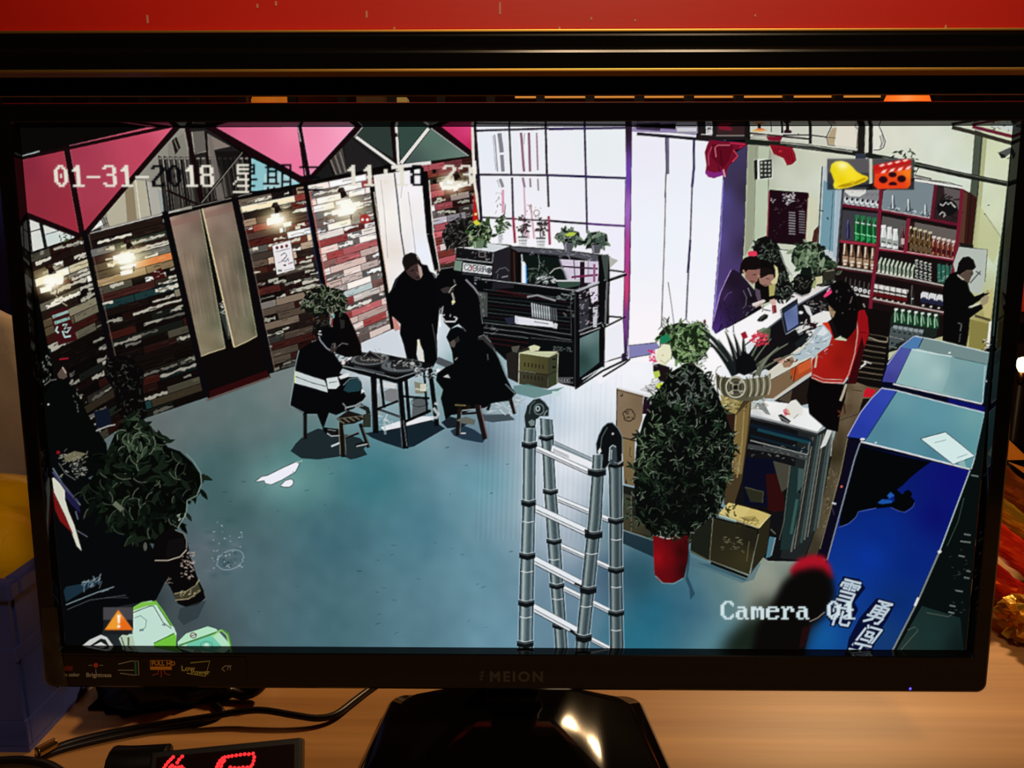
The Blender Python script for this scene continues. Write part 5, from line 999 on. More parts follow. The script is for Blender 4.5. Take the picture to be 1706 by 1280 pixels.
    poly([(1298, 416), (1326, 418), (1332, 440), (1330, 462), (1318, 462), (1306, 440)], (206, 212, 198)); line([(1298, 416), (1326, 418)], 1.2, (60, 60, 54)); line([(1300, 418), (1308, 442), (1320, 460)], 1, (50, 50, 46))
    piece('pictured_counter_plant', 'bushy green plant in a black pot on the counter in the picture')
    foliage([(1352, 424), (1376, 430), (1392, 436), (1394, 458), (1386, 476), (1366, 478), (1356, 468)], 50, (6, 12), .5, [(18, 20, 16), (36, 44, 34), (56, 66, 50)], [(130, 140, 116)], (20, 20, 18), .4, .5, 34)
    foliage([(1318, 436), (1320, 416), (1334, 406), (1350, 402), (1366, 406), (1374, 420), (1380, 440), (1366, 452), (1350, 446), (1340, 452), (1328, 448)], 90, (8, 17), .5, [(30, 48, 32), (56, 78, 54), (96, 116, 88), (130, 146, 118), (20, 28, 20)], [(190, 202, 176), (140, 156, 126)], (26, 36, 26), .6, .6, 35)
    poly([(1336, 446), (1352, 446), (1354, 464), (1330, 466)], (14, 22, 18)); poly([(1322, 464), (1330, 456), (1350, 460), (1356, 470), (1350, 488), (1334, 494), (1322, 486)], (14, 14, 13)); scribble(1324, 462, 1352, 486, 22, (96, 96, 84), 126, 7, 1.2); line([(1322, 488), (1336, 494), (1348, 490)], 2.4, (150, 150, 150)); poly([(1358, 462), (1370, 460), (1370, 472), (1360, 474)], (196, 192, 150)); poly([(1356, 468), (1360, 466), (1358, 482), (1352, 478)], (150, 160, 110)); poly([(1372, 450), (1392, 448), (1390, 466), (1372, 468)], (44, 42, 34)); line([(1376, 452), (1390, 450)], 1.4, (140, 140, 120)); line([(1360, 476), (1380, 472)], 2.4, (50, 50, 46))
    piece('pictured_counter_customer', 'customer with pale hair strand leaning over the counter beside the purple jacket')
    poly([(1262, 434), (1272, 432), (1286, 438), (1294, 446), (1297, 458), (1294, 472), (1290, 480), (1292, 494), (1286, 500), (1280, 504), (1262, 510), (1256, 490), (1258, 470)], (13, 10, 10)); poly([(1264, 462), (1276, 456), (1288, 458), (1290, 466), (1284, 476), (1274, 477), (1266, 472)], (150, 112, 98)); poly([(1266, 446), (1282, 446), (1292, 456), (1280, 458), (1268, 464), (1262, 460)], (22, 16, 15)); poly([(1289, 441), (1295, 446), (1297, 458), (1294, 472), (1288, 476), (1284, 470), (1292, 462), (1292, 450)], (206, 196, 150)); poly([(1281, 476), (1292, 472), (1290, 492), (1282, 494)], (170, 160, 96)); line([(1276, 464), (1282, 465)], 1.4, (40, 22, 20)); line([(1272, 476), (1278, 474)], 1.4, (90, 40, 40)); poly([(1258, 480), (1266, 484), (1268, 500), (1260, 504)], (84, 70, 86)); poly([(1282, 500), (1290, 498), (1294, 506), (1286, 510)], (206, 170, 160))
    piece('pictured_purple_jacket_person', 'customer in dark purple puffer jacket leaning on the counter')
    grad([(1186, 546), (1190, 528), (1194, 512), (1198, 494), (1204, 474), (1214, 461), (1216, 452), (1222, 449), (1232, 454), (1246, 470), (1256, 482), (1262, 500), (1268, 510), (1258, 516), (1240, 528), (1216, 542), (1192, 557)], [(1196, 530, (58, 36, 92)), (1204, 490, (54, 34, 72)), (1222, 470, (30, 20, 34)), (1234, 510, (34, 26, 44)), (1250, 500, (18, 14, 18)), (1216, 520, (36, 24, 52)), (1190, 545, (70, 44, 116))])
    line([(1188, 536), (1194, 512), (1200, 488), (1210, 466), (1218, 450)], 1.4, (170, 140, 206)); line([(1206, 500), (1212, 490), (1220, 486)], 1.4, (90, 66, 120)); line([(1238, 484), (1244, 496), (1242, 510)], 1.4, (96, 84, 104)); line([(1246, 480), (1252, 494)], 1.4, (130, 120, 130)); scribble(1234, 510, 1256, 530, 10, (96, 92, 100), 127, 8, 1.2, -.6); scribble(1196, 490, 1232, 546, 16, (24, 14, 36), 128, 12, 1.4, 1.4)
    poly([(1232, 452), (1234, 440), (1240, 430), (1252, 425), (1262, 428), (1267, 436), (1267, 450), (1258, 454), (1244, 456), (1238, 456)], (18, 12, 13)); poly([(1240, 456), (1246, 450), (1258, 450), (1266, 448), (1266, 456), (1263, 462), (1262, 468), (1254, 474), (1248, 470), (1242, 464)], (140, 96, 86)); line([(1238, 450), (1242, 458)], 2.2, (190, 150, 130)); line([(1254, 458), (1260, 458)], 1.4, (40, 20, 20)); line([(1250, 468), (1258, 470)], 1.4, (80, 36, 34)); poly([(1262, 456), (1267, 460), (1262, 464)], (170, 124, 110)); poly([(1253, 506), (1272, 499), (1276, 502), (1262, 510), (1254, 510)], (216, 200, 196)); line([(1258, 512), (1272, 505)], 2.6, (176, 150, 140)); poly([(1246, 420), (1252, 418), (1260, 419), (1262, 426), (1254, 427), (1246, 426)], (216, 56, 84))
    # man at the shelf with phone
    piece('pictured_wall_poster', 'pale grey sheet fixed on the wall behind the man with phone')
    poly([(1598, 411), (1645, 416), (1640, 470), (1634, 490), (1600, 484), (1588, 440)], (176, 184, 176)); line([(1598, 411), (1645, 416), (1641, 470)], 1.3, (60, 66, 60)); line([(1616, 472), (1630, 456), (1634, 452)], 2.4, (90, 96, 90)); line([(1626, 452), (1634, 458)], 2, (50, 56, 50)); poly([(1598, 404), (1622, 408), (1622, 414), (1600, 411)], (28, 24, 22))
    poly([(1634, 490), (1655, 480), (1650, 530), (1640, 528)], (186, 178, 120)); line([(1624, 526), (1650, 534)], 4, (70, 66, 44)); poly([(1616, 532), (1648, 540), (1640, 584), (1614, 578)], (132, 124, 66)); line([(1650, 536), (1646, 580)], 4, (226, 226, 216)); scribble(1636, 566, 1648, 582, 10, (220, 222, 216), 129, 6, 1.8); scribble(1634, 566, 1648, 582, 6, (20, 20, 18), 130, 6, 1.8)
    piece('pictured_phone_person', 'man in black jacket looking at a phone beside the bottle rack')
    poly([(1594, 452), (1597, 438), (1604, 429), (1614, 427), (1622, 433), (1626, 446), (1618, 452), (1606, 456), (1602, 464), (1612, 468), (1616, 484), (1624, 494), (1634, 490), (1646, 484), (1649, 488), (1640, 496), (1624, 506), (1616, 514), (1636, 506), (1638, 514), (1616, 530), (1614, 556), (1610, 578), (1570, 568), (1572, 520), (1570, 490), (1574, 468), (1584, 456)], (8, 8, 9)); poly([(1602, 454), (1610, 450), (1620, 448), (1622, 456), (1618, 462), (1614, 472), (1604, 466), (1598, 460)], (84, 70, 60)); line([(1595, 458), (1602, 464), (1606, 466)], 1.8, (206, 196, 176)); line([(1603, 450), (1604, 456)], 2.4, (120, 100, 86)); line([(1616, 456), (1620, 456)], 1.2, (30, 20, 18)); poly([(1594, 452), (1597, 438), (1604, 429), (1614, 427), (1622, 433), (1626, 444), (1622, 450), (1610, 450), (1602, 456)], (13, 11, 11)); poly([(1634, 498), (1642, 492), (1648, 494), (1646, 504), (1638, 510), (1634, 506)], (150, 140, 110)); line([(1640, 488), (1648, 486)], 2.2, (190, 184, 150)); line([(1614, 512), (1632, 506)], 2, (206, 206, 200)); line([(1596, 538), (1602, 540), (1600, 552)], 1.3, (110, 110, 110)); line([(1600, 556), (1598, 570)], 2, (60, 60, 60))
    # clerk in red vest
    piece('pictured_second_clerk', 'red clad arm of a person behind the clerk in the picture')
    poly([(1418, 530), (1428, 518), (1440, 516), (1446, 530), (1448, 556), (1440, 580), (1420, 630), (1412, 628)], (142, 16, 22)); line([(1444, 555), (1428, 553)], 1.4, (80, 6, 10)); line([(1446, 530), (1448, 556), (1440, 580)], 1.2, (60, 6, 10)); poly([(1424, 500), (1432, 490), (1440, 510), (1430, 520)], (14, 10, 10)); line([(1438, 506), (1441, 512)], 1.6, (170, 160, 150))
    poly([(1436, 560), (1440, 580), (1426, 640), (1412, 640)], (52, 8, 12))
    piece('pictured_red_vest_clerk', 'clerk in red vest and white sleeves working behind the counter')
    poly([(1350, 628), (1372, 638), (1406, 640), (1414, 630), (1408, 666), (1400, 690), (1396, 720), (1378, 716), (1348, 690), (1344, 660)], (8, 6, 6))
    grad([(1370, 538), (1380, 537), (1384, 548), (1390, 566), (1410, 568), (1428, 528), (1430, 560), (1424, 590), (1414, 625), (1405, 639), (1371, 638), (1352, 630), (1353, 600), (1366, 586), (1382, 572)], [(1376, 545, (206, 52, 24)), (1370, 600, (166, 28, 20)), (1400, 600, (136, 20, 16)), (1390, 630, (156, 26, 20)), (1420, 560, (120, 14, 14))]); line([(1352, 629), (1371, 637), (1405, 638), (1414, 624), (1424, 590), (1429, 555), (1427, 530)], 1.6, (206, 150, 140)); line([(1354, 624), (1372, 632), (1404, 633)], 1, (226, 206, 196), .8); line([(1361, 592), (1358, 613)], 3, (190, 176, 150))
    poly([(1372, 541), (1382, 552), (1386, 560), (1381, 576), (1364, 588), (1346, 596), (1334, 601), (1322, 598), (1320, 591), (1332, 586), (1346, 574), (1354, 560), (1358, 548)], (172, 188, 194)); poly([(1372, 544), (1380, 554), (1372, 560), (1360, 558)], (214, 222, 224)); scribble(1330, 556, 1382, 596, 22, (110, 126, 134), 131, 9, 1.4, -.5); scribble(1340, 552, 1380, 588, 14, (226, 232, 234), 132, 8, 1.6, -.5); line([(1322, 592), (1334, 590)], 1, (60, 66, 66))
    poly([(1303, 606), (1312, 598), (1320, 594), (1324, 602), (1316, 612), (1306, 613)], (150, 116, 92)); scribble(1304, 598, 1326, 612, 10, (20, 16, 12), 133, 6, 1.6, -.4); poly([(1288, 600), (1300, 596), (1310, 598), (1302, 606)], (206, 150, 130), .8)
    poly([(1376, 496), (1380, 480), (1390, 470), (1402, 467), (1414, 472), (1422, 482), (1427, 500), (1430, 520), (1427, 546), (1418, 558), (1411, 566), (1402, 562), (1394, 552), (1388, 536), (1384, 528), (1380, 512)], (11, 8, 9)); poly([(1380, 508), (1386, 514), (1392, 520), (1388, 530), (1382, 522)], (150, 128, 96)); line([(1384, 516), (1390, 518)], 1.4, (90, 70, 50)); poly([(1372, 493), (1378, 486), (1385, 483), (1386, 488), (1378, 494), (1373, 496)], (226, 60, 110)); line([(1383, 480), (1378, 486)], 2.4, (200, 150, 180)); scribble(1390, 476, 1424, 530, 12, (90, 82, 82), 134, 5, 1.2, 1.2); line([(1420, 494), (1416, 506)], 1.4, (110, 90, 86)); oval(1394, 486, 2, 2, (80, 70, 70)); line([(1406, 672), (1408, 690)], 2, (60, 20, 16))
    line([(1410, 640), (1404, 658), (1400, 668)], 4, (170, 160, 140)); line([(1396, 684), (1402, 690), (1396, 694)], 1.6, (110, 50, 36))


def paint_front():
    GL = [(116, 136, 110), (74, 92, 70), (160, 172, 152), (46, 62, 46)]
    # ------------------------------------------------------- plants at the counter end
    piece('pictured_leafy_plant', 'light green leafy potted plant at the counter end in the picture')
    foliage([(1098, 556), (1108, 544), (1130, 538), (1150, 540), (1168, 536), (1182, 552), (1182, 580), (1168, 600), (1150, 606), (1128, 604), (1110, 580), (1100, 570)], 150, (7, 15), .36, [(30, 52, 28), (58, 86, 46), (96, 128, 78), (20, 34, 18), (120, 150, 96)], [(170, 194, 140), (206, 216, 184), (100, 126, 80)], (24, 36, 20), .4, .6, 40); poly([(1100, 562), (1112, 556), (1118, 566), (1108, 572), (1099, 572)], (28, 122, 82)); foliage([(1098, 540), (1120, 534), (1140, 542), (1110, 548)], 10, (10, 18), .15, [(60, 70, 56), (120, 126, 112)], [(60, 66, 56)], None, 0, .3, 41); oval(1174, 536, 2.4, 3.4, (100, 30, 40)); line([(1152, 536), (1176, 540), (1180, 546)], 1.2, (60, 60, 54)); line([(1126, 544), (1142, 532), (1150, 540)], 1.6, (96, 106, 86))
    line([(1150, 604), (1160, 618), (1164, 640)], 10, (40, 42, 34)); scribble(1150, 582, 1174, 620, 30, (150, 156, 136), 140, 6, 1.2); scribble(1150, 582, 1174, 620, 20, (16, 16, 14), 141, 6, 1.6)
    piece('pictured_white_balloon', 'cream round ornament with pink ribbon beside the leafy plant')
    poly([(1084, 590), (1092, 582), (1102, 580), (1096, 612), (1088, 612)], (240, 236, 230)); poly([(1096, 582), (1106, 573), (1116, 575), (1119, 588), (1116, 602), (1108, 610), (1097, 606), (1092, 598)], (228, 226, 196)); line([(1100, 600), (1108, 606), (1116, 598)], 1.4, (170, 170, 136)); oval(1104, 592, 1.6, 1.6, (206, 170, 150)); scribble(1080, 582, 1092, 602, 22, (206, 40, 100), 142, 6, 2.2, 1.2); poly([(1088, 608), (1098, 606), (1116, 612), (1118, 640), (1100, 636), (1088, 618)], (26, 18, 20)); poly([(1088, 620), (1098, 618), (1100, 626), (1092, 632)], (176, 196, 80)); scribble(1086, 604, 1094, 618, 8, (150, 140, 150), 143, 5, 1.2)
    piece('pictured_carton', 'brown carton with printed seal stacked at the counter end')
    poly([(1065, 650), (1092, 634), (1112, 638), (1118, 652), (1100, 662)], (206, 206, 206)); scribble(1074, 634, 1112, 654, 40, (60, 60, 66), 144, 7, 1.4); oval(1102, 643, 9, 5, (196, 212, 70)); oval(1103, 643, 4, 2, (120, 140, 50))
    grad([(1028, 647), (1072, 659), (1070, 700), (1058, 734), (1036, 728), (1027, 710)], [(1035, 660, (132, 112, 88)), (1065, 670, (116, 98, 76)), (1045, 720, (128, 108, 82))]); line([(1028, 646), (1066, 656), (1110, 664)], 3, (216, 216, 216)); line([(1028, 650), (1072, 662)], 1, (60, 50, 40)); line([(1028, 647), (1027, 712)], 1.6, (40, 36, 34)); poly([(1073, 660), (1084, 663), (1082, 690), (1070, 690)], (34, 12, 32)); line([(1085, 664), (1086, 676), (1092, 676)], 1.6, (60, 50, 46)); poly([(1090, 660), (1112, 664), (1108, 676), (1092, 674)], (120, 110, 96))
    t = np.linspace(0, 6.3, 22)
    line([(1048 + 9.5 * math.cos(a) + (1 if int(a * 5) % 2 else -1), 692 + 10 * math.sin(a)) for a in t], 2, (50, 40, 30)); scribble(1041, 686, 1055, 698, 14, (44, 34, 26), 145, 5, 1.6, .2); oval(1035.5, 658, 2.6, 3.2, (40, 32, 28)); oval(1035, 657, 1, 1.2, (180, 170, 150))
    grad([(1036, 730), (1058, 735), (1056, 810), (1040, 806)], [(1040, 740, (128, 108, 74)), (1050, 800, (110, 92, 62))]); line([(1036, 729), (1060, 735)], 2.4, (30, 26, 22)); line([(1050, 745), (1049, 760), (1053, 762)], 1.2, (60, 50, 36)); poly([(1036, 808), (1060, 814), (1090, 900), (1036, 882)], (26, 26, 24)); grad([(1037, 822), (1052, 826), (1052, 886), (1037, 880)], [(1040, 830, (56, 62, 48)), (1050, 880, (60, 56, 40))]); grad([(1053, 860), (1084, 880), (1084, 894), (1053, 886)], [(1060, 870, (60, 56, 40)), (1080, 888, (50, 48, 36))]); line([(1036, 882), (1060, 890), (1090, 900)], 1.4, (110, 108, 84)); line([(1052, 826), (1052, 886)], 1, (120, 116, 90))
    poly([(1036, 884), (1090, 902), (1092, 930), (1036, 905)], (16, 32, 40), .8)
    piece('pictured_tall_carton', 'tall brown carton with tape behind the big plant in the picture')
    poly([(1205, 672), (1226, 660), (1252, 668), (1250, 700), (1236, 800), (1220, 850), (1206, 840)], (66, 54, 34)); poly([(1206, 684), (1224, 690), (1218, 780), (1206, 780)], (44, 26, 20)); poly([(1226, 692), (1250, 668), (1244, 730), (1236, 790), (1222, 790)], (118, 98, 56)); line([(1240, 680), (1236, 740), (1228, 796)], 2, (150, 130, 84)); line([(1226, 692), (1220, 790)], 1.4, (160, 146, 104)); poly([(1188, 656), (1240, 664), (1226, 690), (1206, 684)], (150, 136, 84)); scribble(1204, 662, 1242, 684, 20, (60, 50, 26), 146, 8, 1.4); scribble(1204, 662, 1242, 684, 14, (206, 196, 140), 147, 8, 1.4); scribble(1212, 760, 1232, 790, 12, (150, 140, 110), 148, 8, 1.4)
    poly([(1186, 652), (1198, 650), (1202, 668), (1190, 664)], (206, 206, 200))
    piece('pictured_bromeliad', 'red flowered bromeliad in a woven basket on the counter')
    for x0, y0, x1, y1, x2, y2, w, c in ((1228, 624, 1204, 570, 1160, 543, 17, (30, 38, 36)), (1224, 624, 1200, 584, 1172, 562, 13, (20, 26, 26)), (1230, 620, 1214, 590, 1196, 566, 11, (24, 30, 32)), (1232, 620, 1222, 580, 1208, 552, 13, (22, 24, 28)), (1236, 620, 1232, 580, 1222, 556, 14, (18, 20, 24)), (1240, 620, 1240, 590, 1238, 556, 16, (16, 16, 20)), (1244, 622, 1262, 590, 1284, 566, 8, (40, 44, 34)), (1248, 622, 1280, 590, 1312, 574, 8, (66, 68, 54)), (1254, 626, 1290, 600, 1322, 590, 6, (52, 54, 42)), (1262, 626, 1270, 600, 1296, 580, 10, (96, 100, 84)), (1240, 620, 1262, 570, 1280, 546, 7, (44, 54, 40))):
        ts = np.linspace(0, 1, 9)
        pts = [((1 - u) ** 2 * x0 + 2 * u * (1 - u) * x1 + u * u * x2, (1 - u) ** 2 * y0 + 2 * u * (1 - u) * y1 + u * u * y2) for u in ts]
        line(pts, (w, 1.2), c); line([(p[0] + 1, p[1] - w * .2) for p in pts[2:]], 1, (150, 156, 140), .8)
    poly([(1226, 600), (1240, 585), (1256, 596), (1262, 616), (1240, 626), (1226, 620)], (12, 13, 14)); poly([(1260, 552), (1272, 546), (1284, 548), (1282, 566), (1272, 570)], (84, 104, 74), .8)
    scribble(1248, 556, 1276, 574, 46, (206, 46, 70), 149, 9, 2.6, -.2); scribble(1250, 556, 1276, 572, 20, (240, 120, 130), 150, 6, 1.4, -.2); scribble(1250, 560, 1274, 576, 10, (80, 8, 20), 151, 6, 1.4); poly([(1234, 556), (1242, 552), (1246, 562), (1238, 566)], (150, 24, 44))
    grad([(1192, 620), (1200, 628), (1240, 632), (1274, 628), (1284, 622), (1284, 640), (1276, 660), (1262, 668), (1230, 668), (1206, 660), (1194, 644)], [(1200, 640, (70, 68, 52)), (1260, 640, (110, 106, 84)), (1240, 660, (84, 80, 62))]); 
    for k in range(8):
        for sgn, cx in ((-1, 1212), (1, 1240)):
            a = np.linspace(-1.1, 1.1, 8)
            x = cx + sgn * (k * 5.2)
            line([(x + sgn * 7 * math.cos(q), 646 + 19 * math.sin(q) - abs(x - 1232) * .12) for q in a], 1.9, (176, 172, 148) if k % 2 else (56, 54, 42))
    oval(1225.5, 645.5, 17.5, 18.5, (60, 58, 46)); line([(1225.5 + 16 * math.cos(q), 645.5 + 17 * math.sin(q)) for q in t], 2.6, (176, 172, 150)); line([(1225.5 + 11.5 * math.cos(q), 645.5 + 12 * math.sin(q)) for q in t], 1, (110, 106, 88)); rect(1222, 642, 1229, 649, (26, 24, 20)); outlined([(1221, 641), (1230, 641), (1230, 650), (1221, 650)], (22, 20, 18), (176, 172, 150), 1.4); scribble(1213, 633, 1220, 640, 5, (190, 186, 164), 152, 5, 1.8); scribble(1231, 633, 1238, 640, 5, (190, 186, 164), 153, 5, 1.8); scribble(1213, 651, 1220, 658, 5, (190, 186, 164), 154, 5, 1.8); scribble(1231, 651, 1238, 658, 5, (190, 186, 164), 155, 5, 1.8)
    for q in (.8, 2.36, 3.93, 5.5):
        line([(1225.5 + 6 * math.cos(q), 645.5 + 6 * math.sin(q)), (1225.5 + 14 * math.cos(q), 645.5 + 14 * math.sin(q))], 1.4, (170, 166, 144))
    line([(1192, 620), (1196, 612), (1202, 610)], 1.6, (160, 160, 150)); scribble(1250, 664, 1276, 684, 26, (150, 146, 110), 156, 6, 1.4); scribble(1250, 664, 1276, 684, 16, (60, 56, 40), 157, 6, 1.4); poly([(1262, 676), (1272, 670), (1284, 692), (1276, 690)], (110, 114, 116), .8)
    # ------------------------------------------------------- big plant
    piece('pictured_big_plant', 'big dark leafy plant in a red pot at the lower middle right')
    REG = [(1118, 620), (1142, 606), (1165, 612), (1184, 636), (1196, 656), (1208, 690), (1220, 720), (1224, 752), (1214, 790), (1206, 830), (1196, 858), (1178, 884), (1160, 900), (1140, 896), (1100, 900), (1076, 880), (1060, 860), (1056, 800), (1060, 745), (1072, 700), (1090, 660)]
    poly(REG, (8, 11, 9))
    RX = [(lerp(1140, x, 1.05), lerp(760, y, 1.02)) for x, y in REG]
    whorls(RX, 130, (7, 15), .3, [(9, 14, 10), (14, 24, 15), (7, 10, 8), (22, 36, 24)], GL, 42)
    whorls([(lerp(1140, x, .7), lerp(790, y, .75)) for x, y in REG], 26, (7, 13), .3, [(6, 8, 7), (9, 13, 10)], [(50, 62, 50), (30, 40, 32)], 142)
    foliage(REG, 160, (6, 12), .26, [(9, 13, 10), (16, 24, 16)], GL, None, .6, .4, 143)
    soft([(1085, 790), (1150, 770), (1190, 800), (1176, 870), (1110, 880), (1080, 850)], (7, 10, 8), 14, .5)
    foliage([(1114, 640), (1150, 612), (1180, 640), (1190, 660), (1150, 680), (1112, 670)], 70, (6, 13), .3, [(40, 50, 44), (70, 80, 72), (22, 28, 24)], [(170, 180, 170), (120, 132, 118)], None, .4, .6, 43)
    foliage([(1070, 715), (1096, 690), (1100, 760), (1066, 800)], 46, (8, 17), .26, [(34, 50, 32), (20, 30, 20)], [(170, 190, 150), (120, 146, 108)], None, .6, .7, 44)
    foliage([(1050, 880), (1040, 850), (1042, 800), (1064, 790), (1072, 850)], 26, (6, 12), .3, [(16, 24, 18), (30, 42, 32)], GL, None, .5, .5, 45); foliage([(1160, 870), (1190, 830), (1200, 850), (1180, 900), (1168, 910)], 34, (6, 13), .24, [(14, 20, 15)], GL, None, .8, .7, 46)
    piece('pictured_red_pot', 'round red plant pot under the big leafy plant in the picture')
    grad([(1088, 893), (1108, 896), (1148, 892), (1147, 930), (1140, 962), (1128, 970), (1112, 974), (1096, 968), (1090, 956)], [(1096, 930, (150, 14, 22)), (1110, 930, (110, 10, 16)), (1136, 920, (50, 8, 10)), (1142, 950, (40, 8, 10)), (1105, 965, (96, 10, 16))]); line([(1098, 894), (1112, 898), (1124, 897)], 1.4, (206, 196, 186)); line([(1092, 960), (1104, 972), (1122, 973), (1138, 964)], 1.2, (120, 150, 160)); foliage([(1094, 880), (1140, 880), (1146, 900), (1120, 900), (1100, 894)], 26, (6, 13), .3, [(12, 16, 12), (22, 30, 22)], GL, None, .8, .4, 47)
    poly([(1148, 912), (1150, 930), (1146, 960), (1152, 975), (1158, 990), (1150, 1000), (1148, 980), (1142, 966)], (30, 60, 76), .7)
    piece('pictured_brochure_box', 'dark box with yellow printed top standing on the floor in the picture')
    poly([(1152, 892), (1186, 862), (1188, 930), (1178, 934), (1150, 920)], (26, 28, 22)); line([(1150, 918), (1180, 934)], 1.2, (110, 116, 90)); grad([(1188, 862), (1264, 884), (1248, 958), (1182, 934)], [(1200, 880, (36, 34, 22)), (1240, 930, (52, 48, 28)), (1250, 900, (30, 28, 20))]); poly([(1264, 884), (1284, 858), (1278, 920), (1250, 958)], (38, 34, 22)); poly([(1198, 856), (1214, 838), (1284, 856), (1266, 880)], (196, 176, 104)); poly([(1198, 856), (1214, 838), (1250, 847), (1236, 866)], (204, 186, 116)); line([(1188, 862), (1262, 882), (1262, 890)], 3, (14, 12, 12)); line([(1197, 858), (1264, 880), (1284, 858)], 1.3, (226, 216, 160)); poly([(1264, 846), (1286, 852), (1284, 858), (1262, 850)], (14, 12, 12)); scribble(1208, 842, 1224, 858, 16, (40, 36, 20), 158, 7, 2.4, .8)
    for k in range(7):
        line([(1232 + k * 4, 862 - k * .4), (1246 + k * 3, 868 + k * .3)], 1, (90, 80, 40))
    scribble(1222, 862, 1262, 876, 22, (70, 62, 30), 159, 5, 1.3, .3); line([(1224, 842), (1228, 842)], 2, (50, 46, 26)); scribble(1200, 896, 1236, 918, 26, (110, 104, 80), 160, 7, 1.2, .2); line([(1248, 902), (1244, 936)], 1.2, (96, 90, 56)); line([(1188, 862), (1182, 934), (1248, 958), (1264, 890)], 1.1, (120, 116, 92)); line([(1184, 938), (1246, 962)], 5, (12, 12, 12)); poly([(1182, 940), (1246, 966), (1240, 968), (1160, 938)], (46, 80, 92))
    poly([(1148, 928), (1180, 938), (1240, 967), (1262, 940), (1268, 938), (1256, 966), (1236, 972), (1180, 950), (1150, 944)], (70, 104, 116), .6)
    # ------------------------------------------------------- ladder
    piece('pictured_ladder', 'folding aluminium telescopic ladder standing in the front middle of the screen')

    def tube(L, R, tone=1.0):
        """shaded aluminium tube between two edge polylines"""
        L = np.array(L, float); R = np.array(R, float)
        cols = [(52, 64, 70), (104, 124, 128), (168, 182, 182), (140, 156, 156), (104, 122, 124), (82, 100, 104), (70, 86, 92), (62, 78, 84), (92, 112, 118), (120, 140, 146), (58, 72, 78)]
        n = len(cols)
        for i, c in enumerate(cols):
            a, b = L + (R - L) * (i / n), L + (R - L) * ((i + 1) / n + .02)
            poly(np.vstack([a, b[::-1]]), np.array(c) * tone)
        line(L, 1.2, (16, 20, 22)); line(R, 1.2, (16, 20, 22)); line(R + (1.4, 0), 1, (196, 214, 222), .7); line(L - (1.4, 0), 1, (196, 214, 222), .6)

    def rung(a, b, h, lite=(226, 232, 238)):
        poly([a, b, (b[0], b[1] + h), (a[0], a[1] + h)], lite); line([(a[0], a[1] + h * .7), (b[0], b[1] + h * .7)], 1.6, (96, 108, 116)); line([(a[0], a[1] + h + 1), (b[0], b[1] + h + 1)], 1.6, (56, 66, 74)); line([a, b], 1, (90, 100, 108))

    def collar(x0, x1, y, h=9):
        poly([(x0 - 2, y - 1), (x0 + (x1 - x0) * .5, y + 2), (x1 + 2, y - 1), (x1 + 2, y + h - 2), (x0 + (x1 - x0) * .5, y + h + 2), (x0 - 2, y + h - 2)], (14, 18, 20)); line([(x0 - 1, y + 1), (x0 + (x1 - x0) * .5, y + 4), (x1 + 1, y + 1)], 1, (84, 96, 100)); line([(x0 - 1, y - 2), (x0 + (x1 - x0) * .5, y + 1), (x1 + 1, y - 2)], 1, (206, 216, 220), .8)
    # rear rails and rear rungs
    rung((915, 731), (990, 765), 8, (150, 162, 170)); rung((919, 822), (1016, 862), 9); rung((927, 902), (1016, 942), 8); rung((936, 974), (1016, 1014), 9); rung((983, 1060), (1016, 1077), 8)
    tube([(900, 697), (901, 725), (905, 765), (907, 818), (910, 862), (913, 910), (918, 978), (924, 1052), (926, 1083)], [(920, 699), (922, 725), (923, 765), (926, 818), (930, 862), (934, 910), (938, 978), (943, 1052), (945, 1083)], .92)
    tube([(1012, 766), (1015, 790), (1016, 860), (1016, 960), (1017, 1083)], [(1036, 766), (1036, 790), (1036, 860), (1036, 960), (1038, 1083)], .8)
    for x0, x1, y in ((899, 921, 726), (906, 928, 816), (912, 934, 899), (917, 938, 973), (922, 944, 1040)):
        collar(x0, x1, y, 8)
    for x0, x1, y in ((1012, 1037, 770), (1015, 1037, 864), (1015, 1038, 946), (1015, 1038, 1018)):
        collar(x0, x1, y, 9)
    for x0, x1, y in ((1018, 1035, 899), (1018, 1035, 978), (1018, 1035, 1050), (914, 932, 932), (920, 938, 998)):
        line([(x0, y), ((x0 + x1) / 2, y + 1.6), (x1, y)], 1.3, (216, 224, 226))
    # front rungs and rails
    rung((887, 739), (984, 783), 9, (236, 238, 242)); poly([(920, 742), (990, 772), (984, 780), (918, 752)], (232, 234, 240)); 
    for k in range(12):
        line([(922 + k * 2.2, 747 + k * 1.0), (923 + k * 2.2, 753 + k * 1.0)], .8, (120, 116, 126))
    rung((886, 837), (980, 881), 13); rung((885, 923), (971, 968), 14); rung((883, 1002), (962, 1045), 14); rung((880, 1075), (902, 1084), 8)
    tube([(874, 712), (872, 750), (871, 850), (867, 950), (864, 1083)], [(893, 712), (892, 750), (891, 850), (889, 950), (887, 1083)], 1.0)
    tube([(988, 758), (986, 798), (981, 862), (974, 930), (967, 1000), (959, 1083)], [(1004, 758), (1005, 798), (1002, 862), (995, 930), (988, 1000), (979, 1083)], .86)
    for x0, x1, y in ((871, 893, 737), (870, 891, 834), (867, 890, 922), (865, 888, 1001), (863, 887, 1069)):
        collar(x0, x1, y, 10)
    for x0, x1, y in ((981, 1008, 782), (976, 1002, 886), (968, 992, 978), (961, 984, 1058)):
        collar(x0, x1, y, 12)
    for a, b in (((974, 883), (982, 888)), ((957, 972), (970, 978)), ((950, 1050), (962, 1060))):
        line([a, b], 4, (12, 15, 17))
    for x0, x1, y in ((870, 890, 869), (868, 888, 952), (866, 886, 1028), (976, 996, 922), (967, 986, 1010)):
        line([(x0, y), ((x0 + x1) / 2, y + 2), (x1, y)], 1.3, (216, 224, 226))
